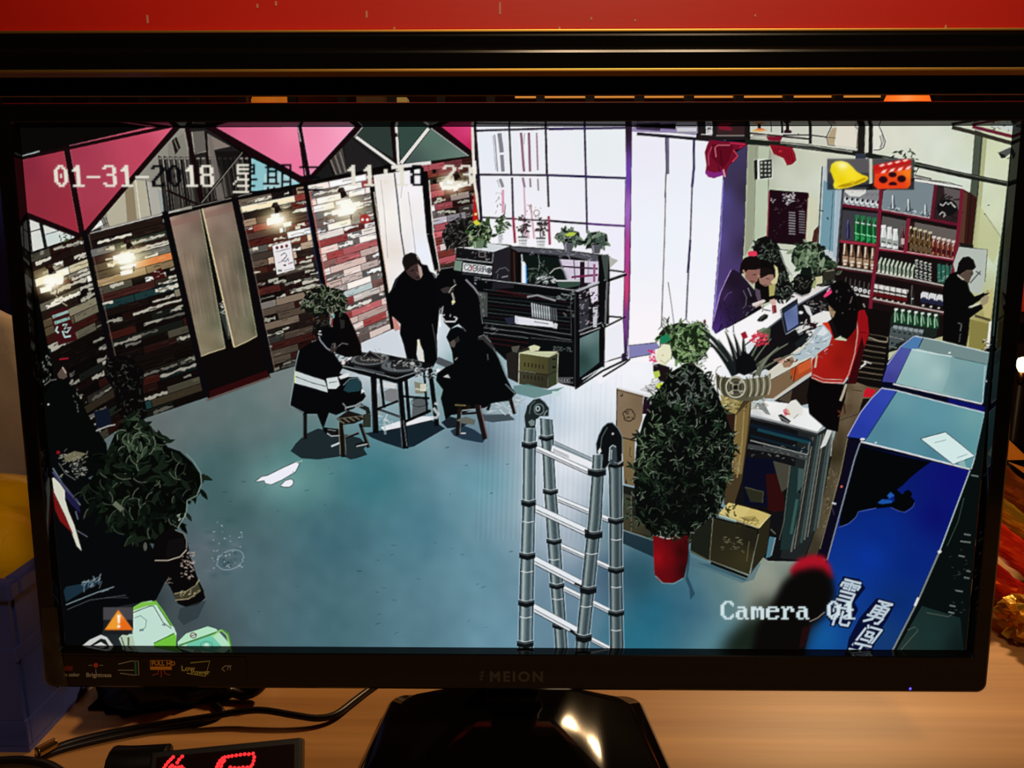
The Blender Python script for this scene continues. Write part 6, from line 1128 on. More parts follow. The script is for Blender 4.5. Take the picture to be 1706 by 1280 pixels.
    # hinge heads
    outlined([(875, 714), (873, 694), (878, 676), (888, 666), (899, 663), (908, 670), (915, 680), (914, 694), (900, 694), (894, 700), (892, 714)], (28, 36, 38), (150, 170, 174), 1.4); line([(898 + 8 * math.cos(q), 682 + 9 * math.sin(q)) for q in t], 1.4, (110, 128, 130)); line([(896 + 3 * math.cos(q), 681 + 4 * math.sin(q)) for q in t], 1.6, (170, 186, 186)); poly([(880, 703), (886, 699), (891, 702), (890, 709), (884, 710)], (110, 128, 126)); line([(882, 690), (884, 676), (892, 668)], 1.4, (86, 104, 106)); line([(906, 694), (908, 688), (912, 684)], 1.8, (120, 136, 138)); line([(894, 698), (893, 716), (899, 728)], 1.4, (200, 214, 218)); line([(921, 696), (924, 712), (924, 724)], 1.4, (200, 214, 218))
    outlined([(994, 756), (993, 740), (997, 726), (1004, 712), (1012, 705), (1020, 704), (1030, 714), (1037, 728), (1037, 768), (1028, 772), (1018, 768), (1008, 782), (1002, 780), (1004, 758)], (12, 14, 16), (120, 136, 140), 1.3); oval(1021, 723, 1.8, 1.8, (190, 200, 200)); poly([(1013, 768), (1015, 745), (1020, 742), (1027, 744), (1028, 768), (1020, 772)], (50, 62, 68)); line([(1015, 768), (1016, 746), (1021, 742), (1026, 745)], 1.4, (190, 204, 208)); line([(1018, 766), (1019, 750)], 2, (150, 168, 172)); line([(1000, 748), (1003, 728), (1012, 712)], 1.3, (80, 92, 96)); poly([(996, 752), (1000, 746), (1002, 752), (998, 758)], (206, 214, 214)); line([(1036, 756), (1037, 768), (1030, 774)], 1.2, (190, 200, 204))

    # ------------------------------------------------------- lower left
    piece('pictured_dark_customer', 'person dressed in black standing at the far left edge of the screen')
    poly([(84, 640), (96, 632), (110, 634), (122, 645), (132, 660), (146, 690), (162, 715), (178, 740), (180, 780), (140, 800), (100, 780), (84, 760), (72, 700), (74, 660)], (6, 8, 7)); poly([(94, 620), (96, 612), (104, 610), (110, 618), (112, 628), (106, 632), (98, 630)], (84, 70, 62)); poly([(92, 628), (90, 606), (100, 596), (110, 602), (104, 612), (98, 620)], (12, 9, 9)); line([(104, 612), (110, 622)], 1.6, (190, 170, 150)); line([(99, 599), (114, 597)], 1.6, (190, 30, 50)); oval(80.5, 674, 1.6, 1.6, (190, 196, 190)); line([(74, 642), (84, 634), (94, 632)], 1.2, (110, 110, 104)); scribble(70, 590, 84, 636, 18, (130, 134, 124), 161, 7, 1.4, 1.2); scribble(118, 640, 150, 690, 12, (96, 100, 92), 162, 5, 1.2, 1.0)
    poly([(156, 686), (182, 680), (186, 710), (162, 714)], (14, 20, 34)); line([(160, 718), (180, 710), (192, 708)], 2.2, (150, 150, 146))
    piece('pictured_tall_shrub', 'thin dark shrub in front of the plank wall in the picture')
    foliage([(176, 600), (196, 592), (220, 596), (240, 620), (238, 650), (246, 690), (236, 705), (214, 700), (196, 690), (190, 650), (176, 630)], 110, (4, 9), .4, [(6, 6, 6), (14, 12, 12), (20, 22, 18)], [(96, 98, 88), (60, 60, 52)], (8, 6, 6), .6, .35, 48)
    piece('pictured_dark_fridge', 'dark cabinet with red and white stripe at lower left of the screen')
    poly([(84, 760), (110, 752), (140, 790), (230, 870), (280, 960), (260, 1000), (200, 1010), (175, 1020), (170, 1060), (140, 1086), (104, 1084), (98, 1000), (90, 880)], (7, 8, 10)); poly([(87, 797), (90, 796), (100, 806), (108, 818), (108, 832), (114, 852), (124, 876), (136, 918), (128, 910), (110, 862), (90, 820)], (206, 206, 190)); poly([(87, 812), (90, 822), (108, 858), (122, 890), (120, 888), (100, 868), (92, 850)], (110, 20, 18)); line([(88, 780), (104, 806), (134, 842)], 2, (96, 110, 120)); line([(88, 786), (110, 816), (130, 836)], 3.4, (60, 60, 96)); poly([(108, 816), (132, 842), (134, 856), (120, 842), (110, 830)], (28, 26, 60)); line([(126, 852), (130, 866)], 2, (90, 90, 110)); line([(128, 884), (146, 895)], 1.2, (90, 96, 110))
    scribble(96, 752, 144, 796, 46, (150, 150, 136), 163, 7, 1.6, -.3); poly([(106, 760), (124, 752), (144, 756), (128, 766), (110, 770)], (130, 124, 96), .8); oval(97, 754, 3, 3, (120, 20, 30)); line([(98, 772), (110, 790), (126, 800)], 1.2, (90, 90, 90)); oval(128, 778, 10, 8, (30, 32, 30)); scribble(118, 770, 142, 790, 22, (160, 166, 156), 164, 5, 1.3)
    poly([(106, 985), (110, 978), (150, 970), (172, 968), (140, 985), (110, 1003)], (24, 44, 58)); scribble(134, 966, 172, 990, 24, (130, 150, 160), 165, 14, 1.4, -1.1); line([(110, 1008), (160, 988), (190, 978)], 1.6, (110, 126, 134)); line([(112, 1016), (150, 1000), (210, 992)], 1, (70, 76, 80)); line([(176, 996), (214, 996)], 1, (60, 64, 66)); 
    piece('pictured_corner_plant', 'large leafy plant in the lower left corner of the screen')
    RG = [(150, 800), (170, 770), (186, 735), (200, 705), (222, 690), (240, 700), (262, 722), (280, 745), (300, 752), (320, 770), (334, 790), (336, 806), (328, 826), (312, 834), (310, 858), (296, 880), (290, 900), (262, 908), (228, 900), (190, 880), (160, 850), (136, 820)]
    foliage(RG, 300, (12, 30), .34, [(6, 10, 7), (9, 15, 10), (4, 6, 4), (14, 22, 14), (20, 30, 20)], [(80, 98, 76), (44, 58, 42), (120, 132, 110), (30, 40, 30)], (6, 8, 6), .55, .42, 49)
    foliage([(200, 705), (222, 690), (240, 705), (256, 730), (262, 760), (220, 770), (200, 740)], 44, (10, 22), .34, [(26, 40, 27), (18, 28, 18), (48, 62, 46)], [(120, 138, 108), (150, 162, 138)], None, .5, .7, 50)
    line([(310, 756), (322, 768), (334, 788), (336, 806), (328, 826), (312, 834), (310, 856), (296, 880)], 1.4, (120, 140, 124)); line([(190, 838), (204, 850)], 8, (96, 104, 84)); scribble(292, 856, 310, 870, 8, (150, 166, 150), 166, 7, 1.6, -1)
    piece('pictured_plant_pot', 'dark patterned plant pot under the corner plant in the picture')
    poly([(252, 930), (258, 900), (272, 886), (292, 882), (306, 888), (312, 900), (318, 930), (330, 965), (340, 985), (343, 996), (330, 1008), (310, 1012), (296, 1006), (284, 980), (264, 950)], (9, 7, 7)); line([(258, 934), (280, 934), (300, 928), (311, 916)], 1.6, (170, 160, 146)); line([(292, 883), (306, 889), (311, 900), (311, 914)], 1.3, (130, 134, 124)); poly([(280, 900), (306, 896), (308, 912), (296, 926), (276, 930)], (14, 12, 12)); scribble(300, 920, 322, 965, 40, (170, 150, 140), 167, 6, 1.8, .2); scribble(274, 960, 286, 972, 8, (120, 110, 96), 168, 5, 1.6); line([(290, 990), (310, 986), (326, 976), (332, 966)], 2, (150, 140, 110)); line([(292, 1000), (314, 998), (334, 984)], 2, (150, 140, 110)); poly([(290, 990), (310, 986), (330, 972), (335, 984), (314, 998), (292, 1000)], (80, 76, 54), .7); scribble(300, 984, 332, 996, 12, (170, 160, 120), 169, 6, 1.4, -.3); oval(242, 911, 3, 7, (96, 96, 90), .8); line([(340, 985), (343, 998), (330, 1009)], 1.2, (96, 100, 96))
    poly([(300, 1014), (344, 1000), (330, 1030), (306, 1042), (296, 1030)], (44, 54, 58), .7)
    piece('pictured_green_card', 'pale green plastic card stand at the bottom left of the screen')
    for pts, c in (([(222, 1012), (236, 1004), (252, 1001), (262, 1008), (276, 1030), (290, 1046), (294, 1056), (292, 1080), (204, 1080), (212, 1060), (222, 1050)], (190, 220, 206)), ([(222, 1018), (244, 1010), (262, 1008), (256, 1002), (236, 1004), (222, 1012)], (120, 186, 70))):
        poly(pts, c)
    line([(222, 1021), (250, 1010), (256, 1010), (272, 1038), (286, 1048)], 1.4, (40, 60, 40)); line([(258, 1002), (270, 1018), (286, 1044)], 4, (110, 180, 60)); line([(264, 1012), (284, 1042)], 1.2, (40, 70, 30)); poly([(256, 1072), (290, 1054), (294, 1062), (292, 1082), (256, 1082)], (110, 190, 60)); line([(256, 1072), (290, 1056)], 1.4, (50, 80, 40)); line([(224, 1030), (234, 1026), (244, 1034), (242, 1046), (232, 1052)], 1.2, (90, 120, 116)); line([(270, 1042), (274, 1040), (274, 1044)], 1.6, (50, 70, 66)); oval(236, 1050, 4, 2, (110, 140, 134)); 
    piece('pictured_white_card', 'white card lying at the bottom left corner of the screen')
    poly([(130, 1082), (150, 1066), (168, 1058), (178, 1062), (190, 1078), (190, 1084)], (196, 200, 196)); poly([(144, 1080), (168, 1064), (176, 1066), (184, 1080)], (24, 26, 24)); poly([(152, 1078), (168, 1070), (178, 1076), (180, 1084), (150, 1084)], (206, 206, 206)); poly([(198, 1064), (204, 1058), (222, 1060), (226, 1082), (206, 1082)], (176, 196, 170)); line([(202, 1062), (208, 1080)], 2, (30, 34, 28)); line([(214, 1062), (214, 1076)], 3, (60, 70, 54))
    piece('pictured_banknote_card', 'mint green card printed like a banknote at the bottom left')
    poly([(296, 1070), (310, 1056), (346, 1044), (360, 1048), (382, 1072), (388, 1082), (298, 1084)], (176, 222, 190)); poly([(310, 1074), (350, 1056), (372, 1080), (372, 1084), (318, 1084)], (110, 196, 166)); line([(298, 1076), (372, 1050), (380, 1056), (386, 1080)], 3, (70, 130, 60)); line([(352, 1062), (368, 1050), (378, 1058), (384, 1080)], 2.2, (150, 206, 110)); line([(322 + 5 * math.cos(q), 1059 + 4 * math.sin(q)) for q in t], 1.6, (120, 50, 40)); line([(318, 1060), (328, 1057)], 1.2, (60, 30, 26)); line([(344 + 10 * math.cos(q), 1075 + 6 * math.sin(q)) for q in t], 1.4, (70, 150, 130)); oval(344, 1076, 4, 4, (190, 226, 206))
    # ------------------------------------------------------- moving head at lower right
    piece('pictured_passing_person', 'blurred dark head with red hair band passing at the bottom of the screen')
    soft([(1262, 1000), (1300, 990), (1310, 960), (1340, 945), (1384, 965), (1390, 992), (1372, 1028), (1336, 1092), (1190, 1092), (1206, 1062), (1238, 1030)], (22, 28, 22), 9, .55)
    soft([(1222, 1060), (1250, 1036), (1330, 1030), (1340, 1092), (1205, 1092)], (16, 24, 14), 8, .8)
    soft([(1316, 950), (1330, 932), (1352, 924), (1372, 926), (1384, 944), (1388, 965), (1350, 962), (1322, 965)], (166, 18, 36), 3, 1)
    soft([(1290, 1000), (1304, 972), (1326, 952), (1352, 946), (1372, 948), (1386, 962), (1391, 988), (1384, 1010), (1370, 1030), (1348, 1046), (1336, 1090), (1250, 1092), (1262, 1040)], (11, 9, 8), 5, 1)
    line([(1349, 1036), (1362, 1030), (1374, 1020)], 1.6, (160, 140, 124), .8); poly([(1336, 1048), (1352, 1040), (1340, 1078), (1332, 1080)], (50, 10, 16), .5)


def finish_picture():
    """edge halo of the security camera, then the on-screen display"""
    b = box_blur(box_blur(CAN, 1), 1)
    d = CAN - b
    CAN[:] = np.clip(CAN + .85 * d, 0, 250)
    CAN[:] = CAN * .93 + box_blur(CAN, 1) * .07
    # lift the darkest tones to a faint even floor
    CAN[:] = np.maximum(CAN, (3, 4, 3))
    piece('pictured_time_text', 'date and time lettering overlaid along the top of the screen')
    w = (228, 224, 210)
    K = (8, 8, 12)
    for i, ch in enumerate('01-31-2018'):
        bitmap(F16[ch], 89 + 27 * i, 275, 3.3, 3.65, K if i in (6, 7) else w, 8, None, .25)
    bitmap(STAR, 384, 270, 3.4, 3.45, w, 16, 9, .05); bitmap(PERIOD, 438, 270, 3.4, 3.45, K, 16); bitmap(THREE, 492, 270, 3.4, 3.45, K, 16)
    for i, ch in enumerate('11:18:23'):
        bitmap(F16[ch], 575 + 27 * i, 275, 3.3, 3.5, K if i in (4, 5) else w, 8, None, .12)
    piece('pictured_camera_text', 'white pixel lettering naming the camera at lower right of the screen')
    x = 1200.5
    for ch in 'Camera 01':
        bitmap(F16[ch], x, 1001.5, 3.15, 3.1, (206, 224, 228)); x += 25.2 if ch != ' ' else 26
    piece('pictured_bell_icon', 'yellow bell icon in a grey square at upper right of the screen')
    rect(1378, 264.5, 1448.5, 316.5, (30, 30, 36), .85); rect(1379, 266, 1448, 288, (96, 92, 96), .8); line([(1378, 265), (1449, 265)], 1.2, (150, 150, 150))
    B = [(1383, 284), (1385, 274), (1392, 269), (1402, 268), (1412, 271), (1420, 278), (1427, 286), (1436, 291), (1445, 294), (1447, 298), (1441, 303), (1428, 308), (1412, 313), (1398, 315), (1390, 314), (1388, 308), (1390, 302), (1387, 294)]
    grad(B, [(1388, 284, (226, 206, 10)), (1402, 274, (250, 238, 130)), (1418, 290, (250, 224, 40)), (1440, 297, (240, 210, 30)), (1400, 300, (232, 202, 4)), (1392, 312, (250, 230, 60))]); poly([(1392, 312), (1404, 307), (1424, 303), (1440, 296), (1444, 298), (1428, 306), (1408, 312)], (176, 140, 8)); oval(1420, 304, 4, 2.6, (216, 180, 20)); glow(1404, 276, 12, 8, (255, 250, 210), .7)
    piece('pictured_record_icon', 'red clapperboard icon in a grey square at upper right of the screen')
    rect(1453.5, 264.5, 1523, 316.5, (30, 28, 32), .85); rect(1454, 266, 1522, 282, (92, 90, 92), .6); line([(1454, 265), (1523, 265)], 1.2, (150, 150, 150))
    poly([(1454, 276), (1466, 273), (1512, 264), (1518, 267), (1517, 273), (1456, 285)], (190, 24, 20)); poly([(1455, 285), (1518, 274), (1518, 284), (1456, 290)], (206, 34, 20)); grad([(1457, 290), (1518, 282), (1517, 308), (1512, 314), (1462, 315), (1456, 309)], [(1462, 300, (236, 60, 24)), (1512, 288, (246, 130, 30)), (1500, 306, (226, 58, 22))])
    for i in range(4):
        poly([(1464 + i * 13, 276 - i * 2.8), (1471 + i * 13, 273 - i * 2.8), (1475 + i * 13, 275 - i * 2.8), (1468 + i * 13, 278 - i * 2.8)], (244, 214, 206)); poly([(1467 + i * 13.6, 289 - i * 2), (1471 + i * 13.6, 284 - i * 2), (1478 + i * 13.6, 282 - i * 2), (1474 + i * 13.6, 288 - i * 2)], (244, 214, 206))
    for x, y, rx, ry in ((1471.5, 299.5, 7.4, 6), (1502, 298, 7.4, 6), (1487, 291, 7, 4.6), (1487.5, 307, 7, 4.2)):
        oval(x, y, rx, ry, (40, 10, 20))
    poly([(1480, 309), (1495, 309), (1495, 312), (1480, 312)], (230, 58, 24))
    piece('pictured_warning_icon', 'orange warning triangle icon in a dark square at lower left')
    rect(172, 1012, 221, 1057, (26, 26, 30), .9); rect(172, 1012, 221, 1033, (78, 76, 80), .8); poly([(197, 1016), (222, 1050), (174, 1050)], (226, 120, 30)); poly([(197, 1018), (206, 1030), (198, 1048), (176, 1048)], (236, 160, 50), .8); poly([(200, 1026), (220, 1049), (198, 1049)], (226, 92, 22), .6); poly([(195, 1025), (201, 1025), (199.5, 1039), (196.5, 1039)], (246, 236, 220)); oval(198, 1044, 2.6, 2.6, (246, 236, 220))
    m = np.zeros((CH, CW), bool); m[:, 120:] = True
    for k in range(110):                                    # unclaimed gaps go to the neighbouring piece
        z = (IDB == 0) & m
        if not z.any():
            break
        for sh, ax in ((1, 0), (-1, 0), (1, 1), (-1, 1)):
            n = np.roll(IDB, sh, ax); IDB[z] = n[z]; z = (IDB == 0) & m
    b = box_blur(CAN, 1)
    CAN[:] = np.clip(CAN * .75 + b * .25, 0, 252)
# ======================================================================
# helpers for the real objects
# ======================================================================
def srgb(c):
    c = np.asarray(c, np.float32) / 255.0
    return np.where(c <= .04045, c / 12.92, ((c + .055) / 1.055) ** 2.4)


def mat(name, col, rough=.5, metal=0.0, spec=.5, emit=0, trans=0, noise=None, bump=None, alpha=1, coat=0):
    """procedural material; col in display values; noise = (scale xyz, second colour, contrast)"""
    m = bpy.data.materials.new(name); m.use_nodes = True
    nt = m.node_tree; b = nt.nodes['Principled BSDF']
    c = tuple(float(v) for v in srgb(col)) + (1,)
    b.inputs['Base Color'].default_value = c; b.inputs['Roughness'].default_value = rough; b.inputs['Metallic'].default_value = metal
    b.inputs['Specular IOR Level'].default_value = spec; b.inputs['Coat Weight'].default_value = coat; b.inputs['Coat Roughness'].default_value = .08
    if emit:
        b.inputs['Emission Color'].default_value = c; b.inputs['Emission Strength'].default_value = emit
    if trans:
        b.inputs['Transmission Weight'].default_value = trans
    if alpha < 1:
        b.inputs['Alpha'].default_value = alpha
    if noise or bump:
        tc = nt.nodes.new('ShaderNodeTexCoord'); mp = nt.nodes.new('ShaderNodeMapping'); nt.links.new(tc.outputs['Object'], mp.inputs['Vector'])
        tx = nt.nodes.new('ShaderNodeTexNoise'); tx.inputs['Scale'].default_value = 1; tx.inputs['Detail'].default_value = 5
        mp.inputs['Scale'].default_value = noise[0] if noise else bump[0]
        nt.links.new(mp.outputs[0], tx.inputs['Vector'])
        if noise:
            rp = nt.nodes.new('ShaderNodeValToRGB'); k = noise[2]
            rp.color_ramp.elements[0].position = .5 - k; rp.color_ramp.elements[1].position = .5 + k
            rp.color_ramp.elements[0].color = c; rp.color_ramp.elements[1].color = tuple(float(v) for v in srgb(noise[1])) + (1,)
            nt.links.new(tx.outputs['Fac'], rp.inputs[0]); nt.links.new(rp.outputs[0], b.inputs['Base Color'])
        if bump:
            mp2 = nt.nodes.new('ShaderNodeMapping'); nt.links.new(tc.outputs['Object'], mp2.inputs['Vector']); mp2.inputs['Scale'].default_value = bump[0]
            t2 = nt.nodes.new('ShaderNodeTexNoise'); t2.inputs['Scale'].default_value = 1; t2.inputs['Detail'].default_value = 4
            nt.links.new(mp2.outputs[0], t2.inputs['Vector'])
            bp = nt.nodes.new('ShaderNodeBump'); bp.inputs['Strength'].default_value = bump[1]; bp.inputs['Distance'].default_value = bump[2]
            nt.links.new(t2.outputs['Fac'], bp.inputs['Height']); nt.links.new(bp.outputs[0], b.inputs['Normal'])
    return m


def empty(name, loc, label=None, cat=None, group=None):
    o = bpy.data.objects.new(name, None); COL.objects.link(o); o.location = loc; o.empty_display_size = .02
    tag(o, label, cat, group)
    return o


def tag(o, label=None, cat=None, group=None, kind=None):
    if label: o['label'] = label
    if cat: o['category'] = cat
    if group: o['group'] = group
    if kind: o['kind'] = kind
    return o


def link_mesh(name, me, m, parent=None, smooth=False):
    o = bpy.data.objects.new(name, me); COL.objects.link(o)
    if m is not None:
        me.materials.append(m)
    if smooth:
        me.polygons.foreach_set('use_smooth', [True] * len(me.polygons))
    if parent is not None:
        o.parent = parent
        bpy.context.view_layer.update()
        o.matrix_parent_inverse = parent.matrix_world.inverted()
    return o


def mesh(name, verts, faces, m, parent=None, smooth=False):
    me = bpy.data.meshes.new(name); me.from_pydata([tuple(v) for v in verts], [], [tuple(f) for f in faces]); me.update()
    return link_mesh(name, me, m, parent, smooth)


def bm_mesh(name, bm, m, parent=None, smooth=False):
    bmesh.ops.recalc_face_normals(bm, faces=bm.faces)
    me = bpy.data.meshes.new(name); bm.to_mesh(me); bm.free()
    return link_mesh(name, me, m, parent, smooth)


def add_box(bm, lo, hi, bevel=0.0, seg=2, mx=None):
    r = bmesh.ops.create_cube(bm, size=1)
    vs = r['verts']
    for v in vs:
        v.co = Vector(((lo[i] + hi[i]) / 2 + v.co[i] * (hi[i] - lo[i])) for i in range(3))
    if bevel:
        es = list({e for v in vs for e in v.link_edges})
        g = bmesh.ops.bevel(bm, geom=es, offset=bevel, segments=seg, affect='EDGES', profile=.6)
        vs = list({v for f in g['faces'] for v in f.verts} | {v for v in vs if v.is_valid})
    if mx is not None:
        for v in vs:
            v.co = mx @ v.co
    return vs


def box(name, lo, hi, m, parent=None, bevel=0.0, seg=2, mx=None):
    bm = bmesh.new(); add_box(bm, lo, hi, bevel, seg, mx)
    return bm_mesh(name, bm, m, parent)


def tube_mesh(name, pts, r, m, parent=None, sides=10, cap=True):
    """smooth cable through points (Catmull-Rom)"""
    P = [Vector(p) for p in pts]
    Q = []
    for i in range(len(P) - 1):
        p0, p1, p2, p3 = P[max(0, i - 1)], P[i], P[i + 1], P[min(len(P) - 1, i + 2)]
        for k in range(8):
            t = k / 8
            Q.append(.5 * ((2 * p1) + (p2 - p0) * t + (2 * p0 - 5 * p1 + 4 * p2 - p3) * t * t + (3 * p1 - p0 - 3 * p2 + p3) * t ** 3))
    Q.append(P[-1])
    V, F = [], []
    up = Vector((0, 0, 1))
    for i, q in enumerate(Q):
        d = (Q[min(len(Q) - 1, i + 1)] - Q[max(0, i - 1)]).normalized()
        a = d.cross(up)
        if a.length < 1e-3:
            a = d.cross(Vector((1, 0, 0)))
        a.normalize(); b = a.cross(d)
        for s in range(sides):
            w = 2 * math.pi * s / sides
            V.append(q + a * (r * math.cos(w)) + b * (r * math.sin(w)))
    for i in range(len(Q) - 1):
        for s in range(sides):
            F.append((i * sides + s, i * sides + (s + 1) % sides, (i + 1) * sides + (s + 1) % sides, (i + 1) * sides + s))
    if cap:
        F.append(tuple(range(sides))[::-1]); F.append(tuple(range((len(Q) - 1) * sides, len(Q) * sides)))
    return mesh(name, V, F, m, parent, True)


def round_rect(x0, y0, x1, y1, r, n=6):
    pts = []
    for cx, cy, a0 in ((x1 - r, y1 - r, 0), (x0 + r, y1 - r, 90), (x0 + r, y0 + r, 180), (x1 - r, y0 + r, 270)):
        for k in range(n + 1):
            a = math.radians(a0 + 90 * k / n)
            pts.append((cx + r * math.cos(a), cy + r * math.sin(a)))
    return pts


def loft(name, loops, m, parent=None, smooth=False, cap0=False, cap1=False):
    n = len(loops[0]); V = [v for l in loops for v in l]; F = []
    for i in range(len(loops) - 1):
        for s in range(n):
            F.append((i * n + s, i * n + (s + 1) % n, (i + 1) * n + (s + 1) % n, (i + 1) * n + s))
    if cap0: F.append(tuple(range(n))[::-1])
    if cap1: F.append(tuple(range((len(loops) - 1) * n, len(loops) * n)))
    bm = bmesh.new()
    me = bpy.data.meshes.new(name); me.from_pydata([tuple(v) for v in V], [], F)
    bm.from_mesh(me); bpy.data.meshes.remove(me)
    return bm_mesh(name, bm, m, parent, smooth)


def lump(name, centre, radii, m, parent=None, amp=.15, freq=3.0, seed=0, sub=4, flat=None, ridged=False, rot=0.0):
    """crumpled rounded body"""
    bm = bmesh.new(); bmesh.ops.create_icosphere(bm, subdivisions=sub, radius=1)
    off = Vector((seed * 7.3, seed * 3.1, seed * 5.7)); R = Matrix.Rotation(rot, 3, 'Z')
    for v in bm.verts:
        d = v.co.normalized()
        k = mnoise.noise(d * freq + off) + .5 * mnoise.noise(d * freq * 2.3 + off)
        if ridged:
            k = .5 - abs(k) * 1.6
        p = d * (1 + amp * k)
        q = R @ Vector((p.x * radii[0], p.y * radii[1], p.z * radii[2]))
        v.co = Vector(centre) + q
        if flat is not None and v.co.z < flat:
            v.co.z = flat
    return bm_mesh(name, bm, m, parent, True)


def text_mesh(name, body, size, m, parent, org, ux, uy, up_n=.0003, align='LEFT', bold=0.0, shear=0.0, space=1.0):
    """flat lettering with a little thickness, laid out along ux / uy from org"""
    c = bpy.data.curves.new(name, 'FONT'); c.body = body; c.size = size; c.align_x = align; c.extrude = up_n / 2; c.offset = bold; c.shear = shear; c.space_character = space; c.resolution_u = 3
    t = bpy.data.objects.new(name, c); COL.objects.link(t)
    dg = bpy.context.evaluated_depsgraph_get()
    me = bpy.data.meshes.new_from_object(t.evaluated_get(dg))
    bpy.data.objects.remove(t, do_unlink=True); bpy.data.curves.remove(c)
    nz = ux.cross(uy)
    for v in me.vertices:
        v.co = org + ux * v.co.x + uy * v.co.y + nz * (v.co.z + up_n / 2)
    me.materials.clear()
    return link_mesh(name, me, m, parent)


# ======================================================================
# the place
# ======================================================================
def build_setting():
    wood = mat('desk_wood', (150, 104, 58), .42, noise=((1.3, 42, 20), (200, 150, 92), .2), bump=((3, 60, 40), .08, .002))
    d = empty('desk', (0, 0, -.8), 'pale wood grain desk under the monitor', 'desk')
    box('tabletop', (-1.5, -.75, -.04), (1.5, .5, 0), wood, d, .004)
    dm = mat('desk_base_wood', (60, 44, 30), .6)
    for x in (-1.4, 1.4):
        box('side_panel', (x - .03, -.65, -.8), (x + .03, .45, -.0405), dm, d, .002)
    box('back_panel', (-1.369, .4, -.7), (1.369, .42, -.0405), dm, d)
    wallm = mat('dark_wall', (26, 18, 12), .8, noise=((3, 3, 3), (34, 24, 16), .2))
    w = box('wall_back', (-3.2, 3.0, -.8), (3.2, 3.08, 2.4), wallm); tag(w, kind='structure')
    fl = box('floor', (-3.2, -2.2, -.84), (3.2, 3.0, -.8), mat('dark_floor', (40, 30, 24), .6)); tag(fl, kind='structure')


def build_shelf():
    red = mat('red_paint', (222, 34, 18), .42, noise=((1.2, 9, 9), (206, 27, 14), .25), bump=((30, 200, 200), .05, .0006))
    blk = mat('black_lacquer', (9, 8, 6), .2, spec=.4)
    brass = mat('brass_trim', (226, 178, 88), .42, 1.0)
    yf = .30                                     # front plane of the shelf
    z0 = at_y(853, 122, yf).z; z1 = at_y(853, 116.5, yf).z; z2 = at_y(853, 56, yf).z; z3 = at_y(853, 51, yf).z
    d = ray(853, 160); k = (z0 - CAM_C[2]) / d[2]; yb = (CAM_C + d * k)[1]
    X = 1.15
    s = empty('overhead_shelf', (0, yf, 0), 'red and black lacquered overhead shelf with gold trim above the monitor', 'shelf')
    box('red_board', (-X, yf - .002, z3), (X, yf + .018, z3 + .30), red, s, .0015)
    box('gold_strip', (-X, yf - .006, z2), (X, yf + .016, z3 - .0002), brass, s, .0006)
    # moulded black rail, two steps
    prof = [(yf + .016, z2), (yf - .004, z2), (yf - .005, z2 - .003), (yf - .004, (z1 + z2) / 2 + .003), (yf - .0065, (z1 + z2) / 2), (yf - .007, (z1 + z2) / 2 - .002), (yf - .006, z1), (yf + .016, z1)]
    V = [(x, y, z) for x in (-X, X) for y, z in prof]; n = len(prof)
    F = [(i, (i + 1) % n, n + (i + 1) % n, n + i) for i in range(n)] + [tuple(range(n))[::-1], tuple(range(n, 2 * n))]
    bm = bmesh.new(); me = bpy.data.meshes.new('t'); me.from_pydata(V, [], F); bm.from_mesh(me); bpy.data.meshes.remove(me)
    bm_mesh('black_rail', bm, blk, s)
    box('gold_strip', (-X, yf - .0075, z0), (X, yf + .016, z1 - .0002), brass, s, .0006)  # gold band built where the rail's lower edge mirrors the light strip
    box('underside_board', (-X, yf + .0165, z0 + .0005), (X, yb - .004, z0 + .018), mat('black_board', (4, 4, 4), .9, spec=0), s, .001)
    box('gold_strip', (-X, yb - .0038, z0 - .0003), (X, yb, z0 + .012), brass, s, .0006)
    for x in (-X, X):
        box('side_panel', (x - .012, yf, 0), (x + .012, yb, z3 + .29), blk, s, .002)
    chip = mat('bare_speck', (214, 150, 130), .7)
    for i, (px, py, h) in enumerate(((246, 32, 11), (429, 10, 5), (460, 6, 6), (611, 24, 9), (833, 14, 16), (985, 31, 4), (1058, 34, 3), (657, 47, 3), (932, 47, 4), (1258, 26, 3), (1575, 45, 5))):
        p = at_y(px, py, yf - .002); r = h / FPX * .40
        box('paint_chip', (p.x - .0008, yf - .0024, p.z - r), (p.x + .0008, yf - .0019, p.z + r), chip, s)


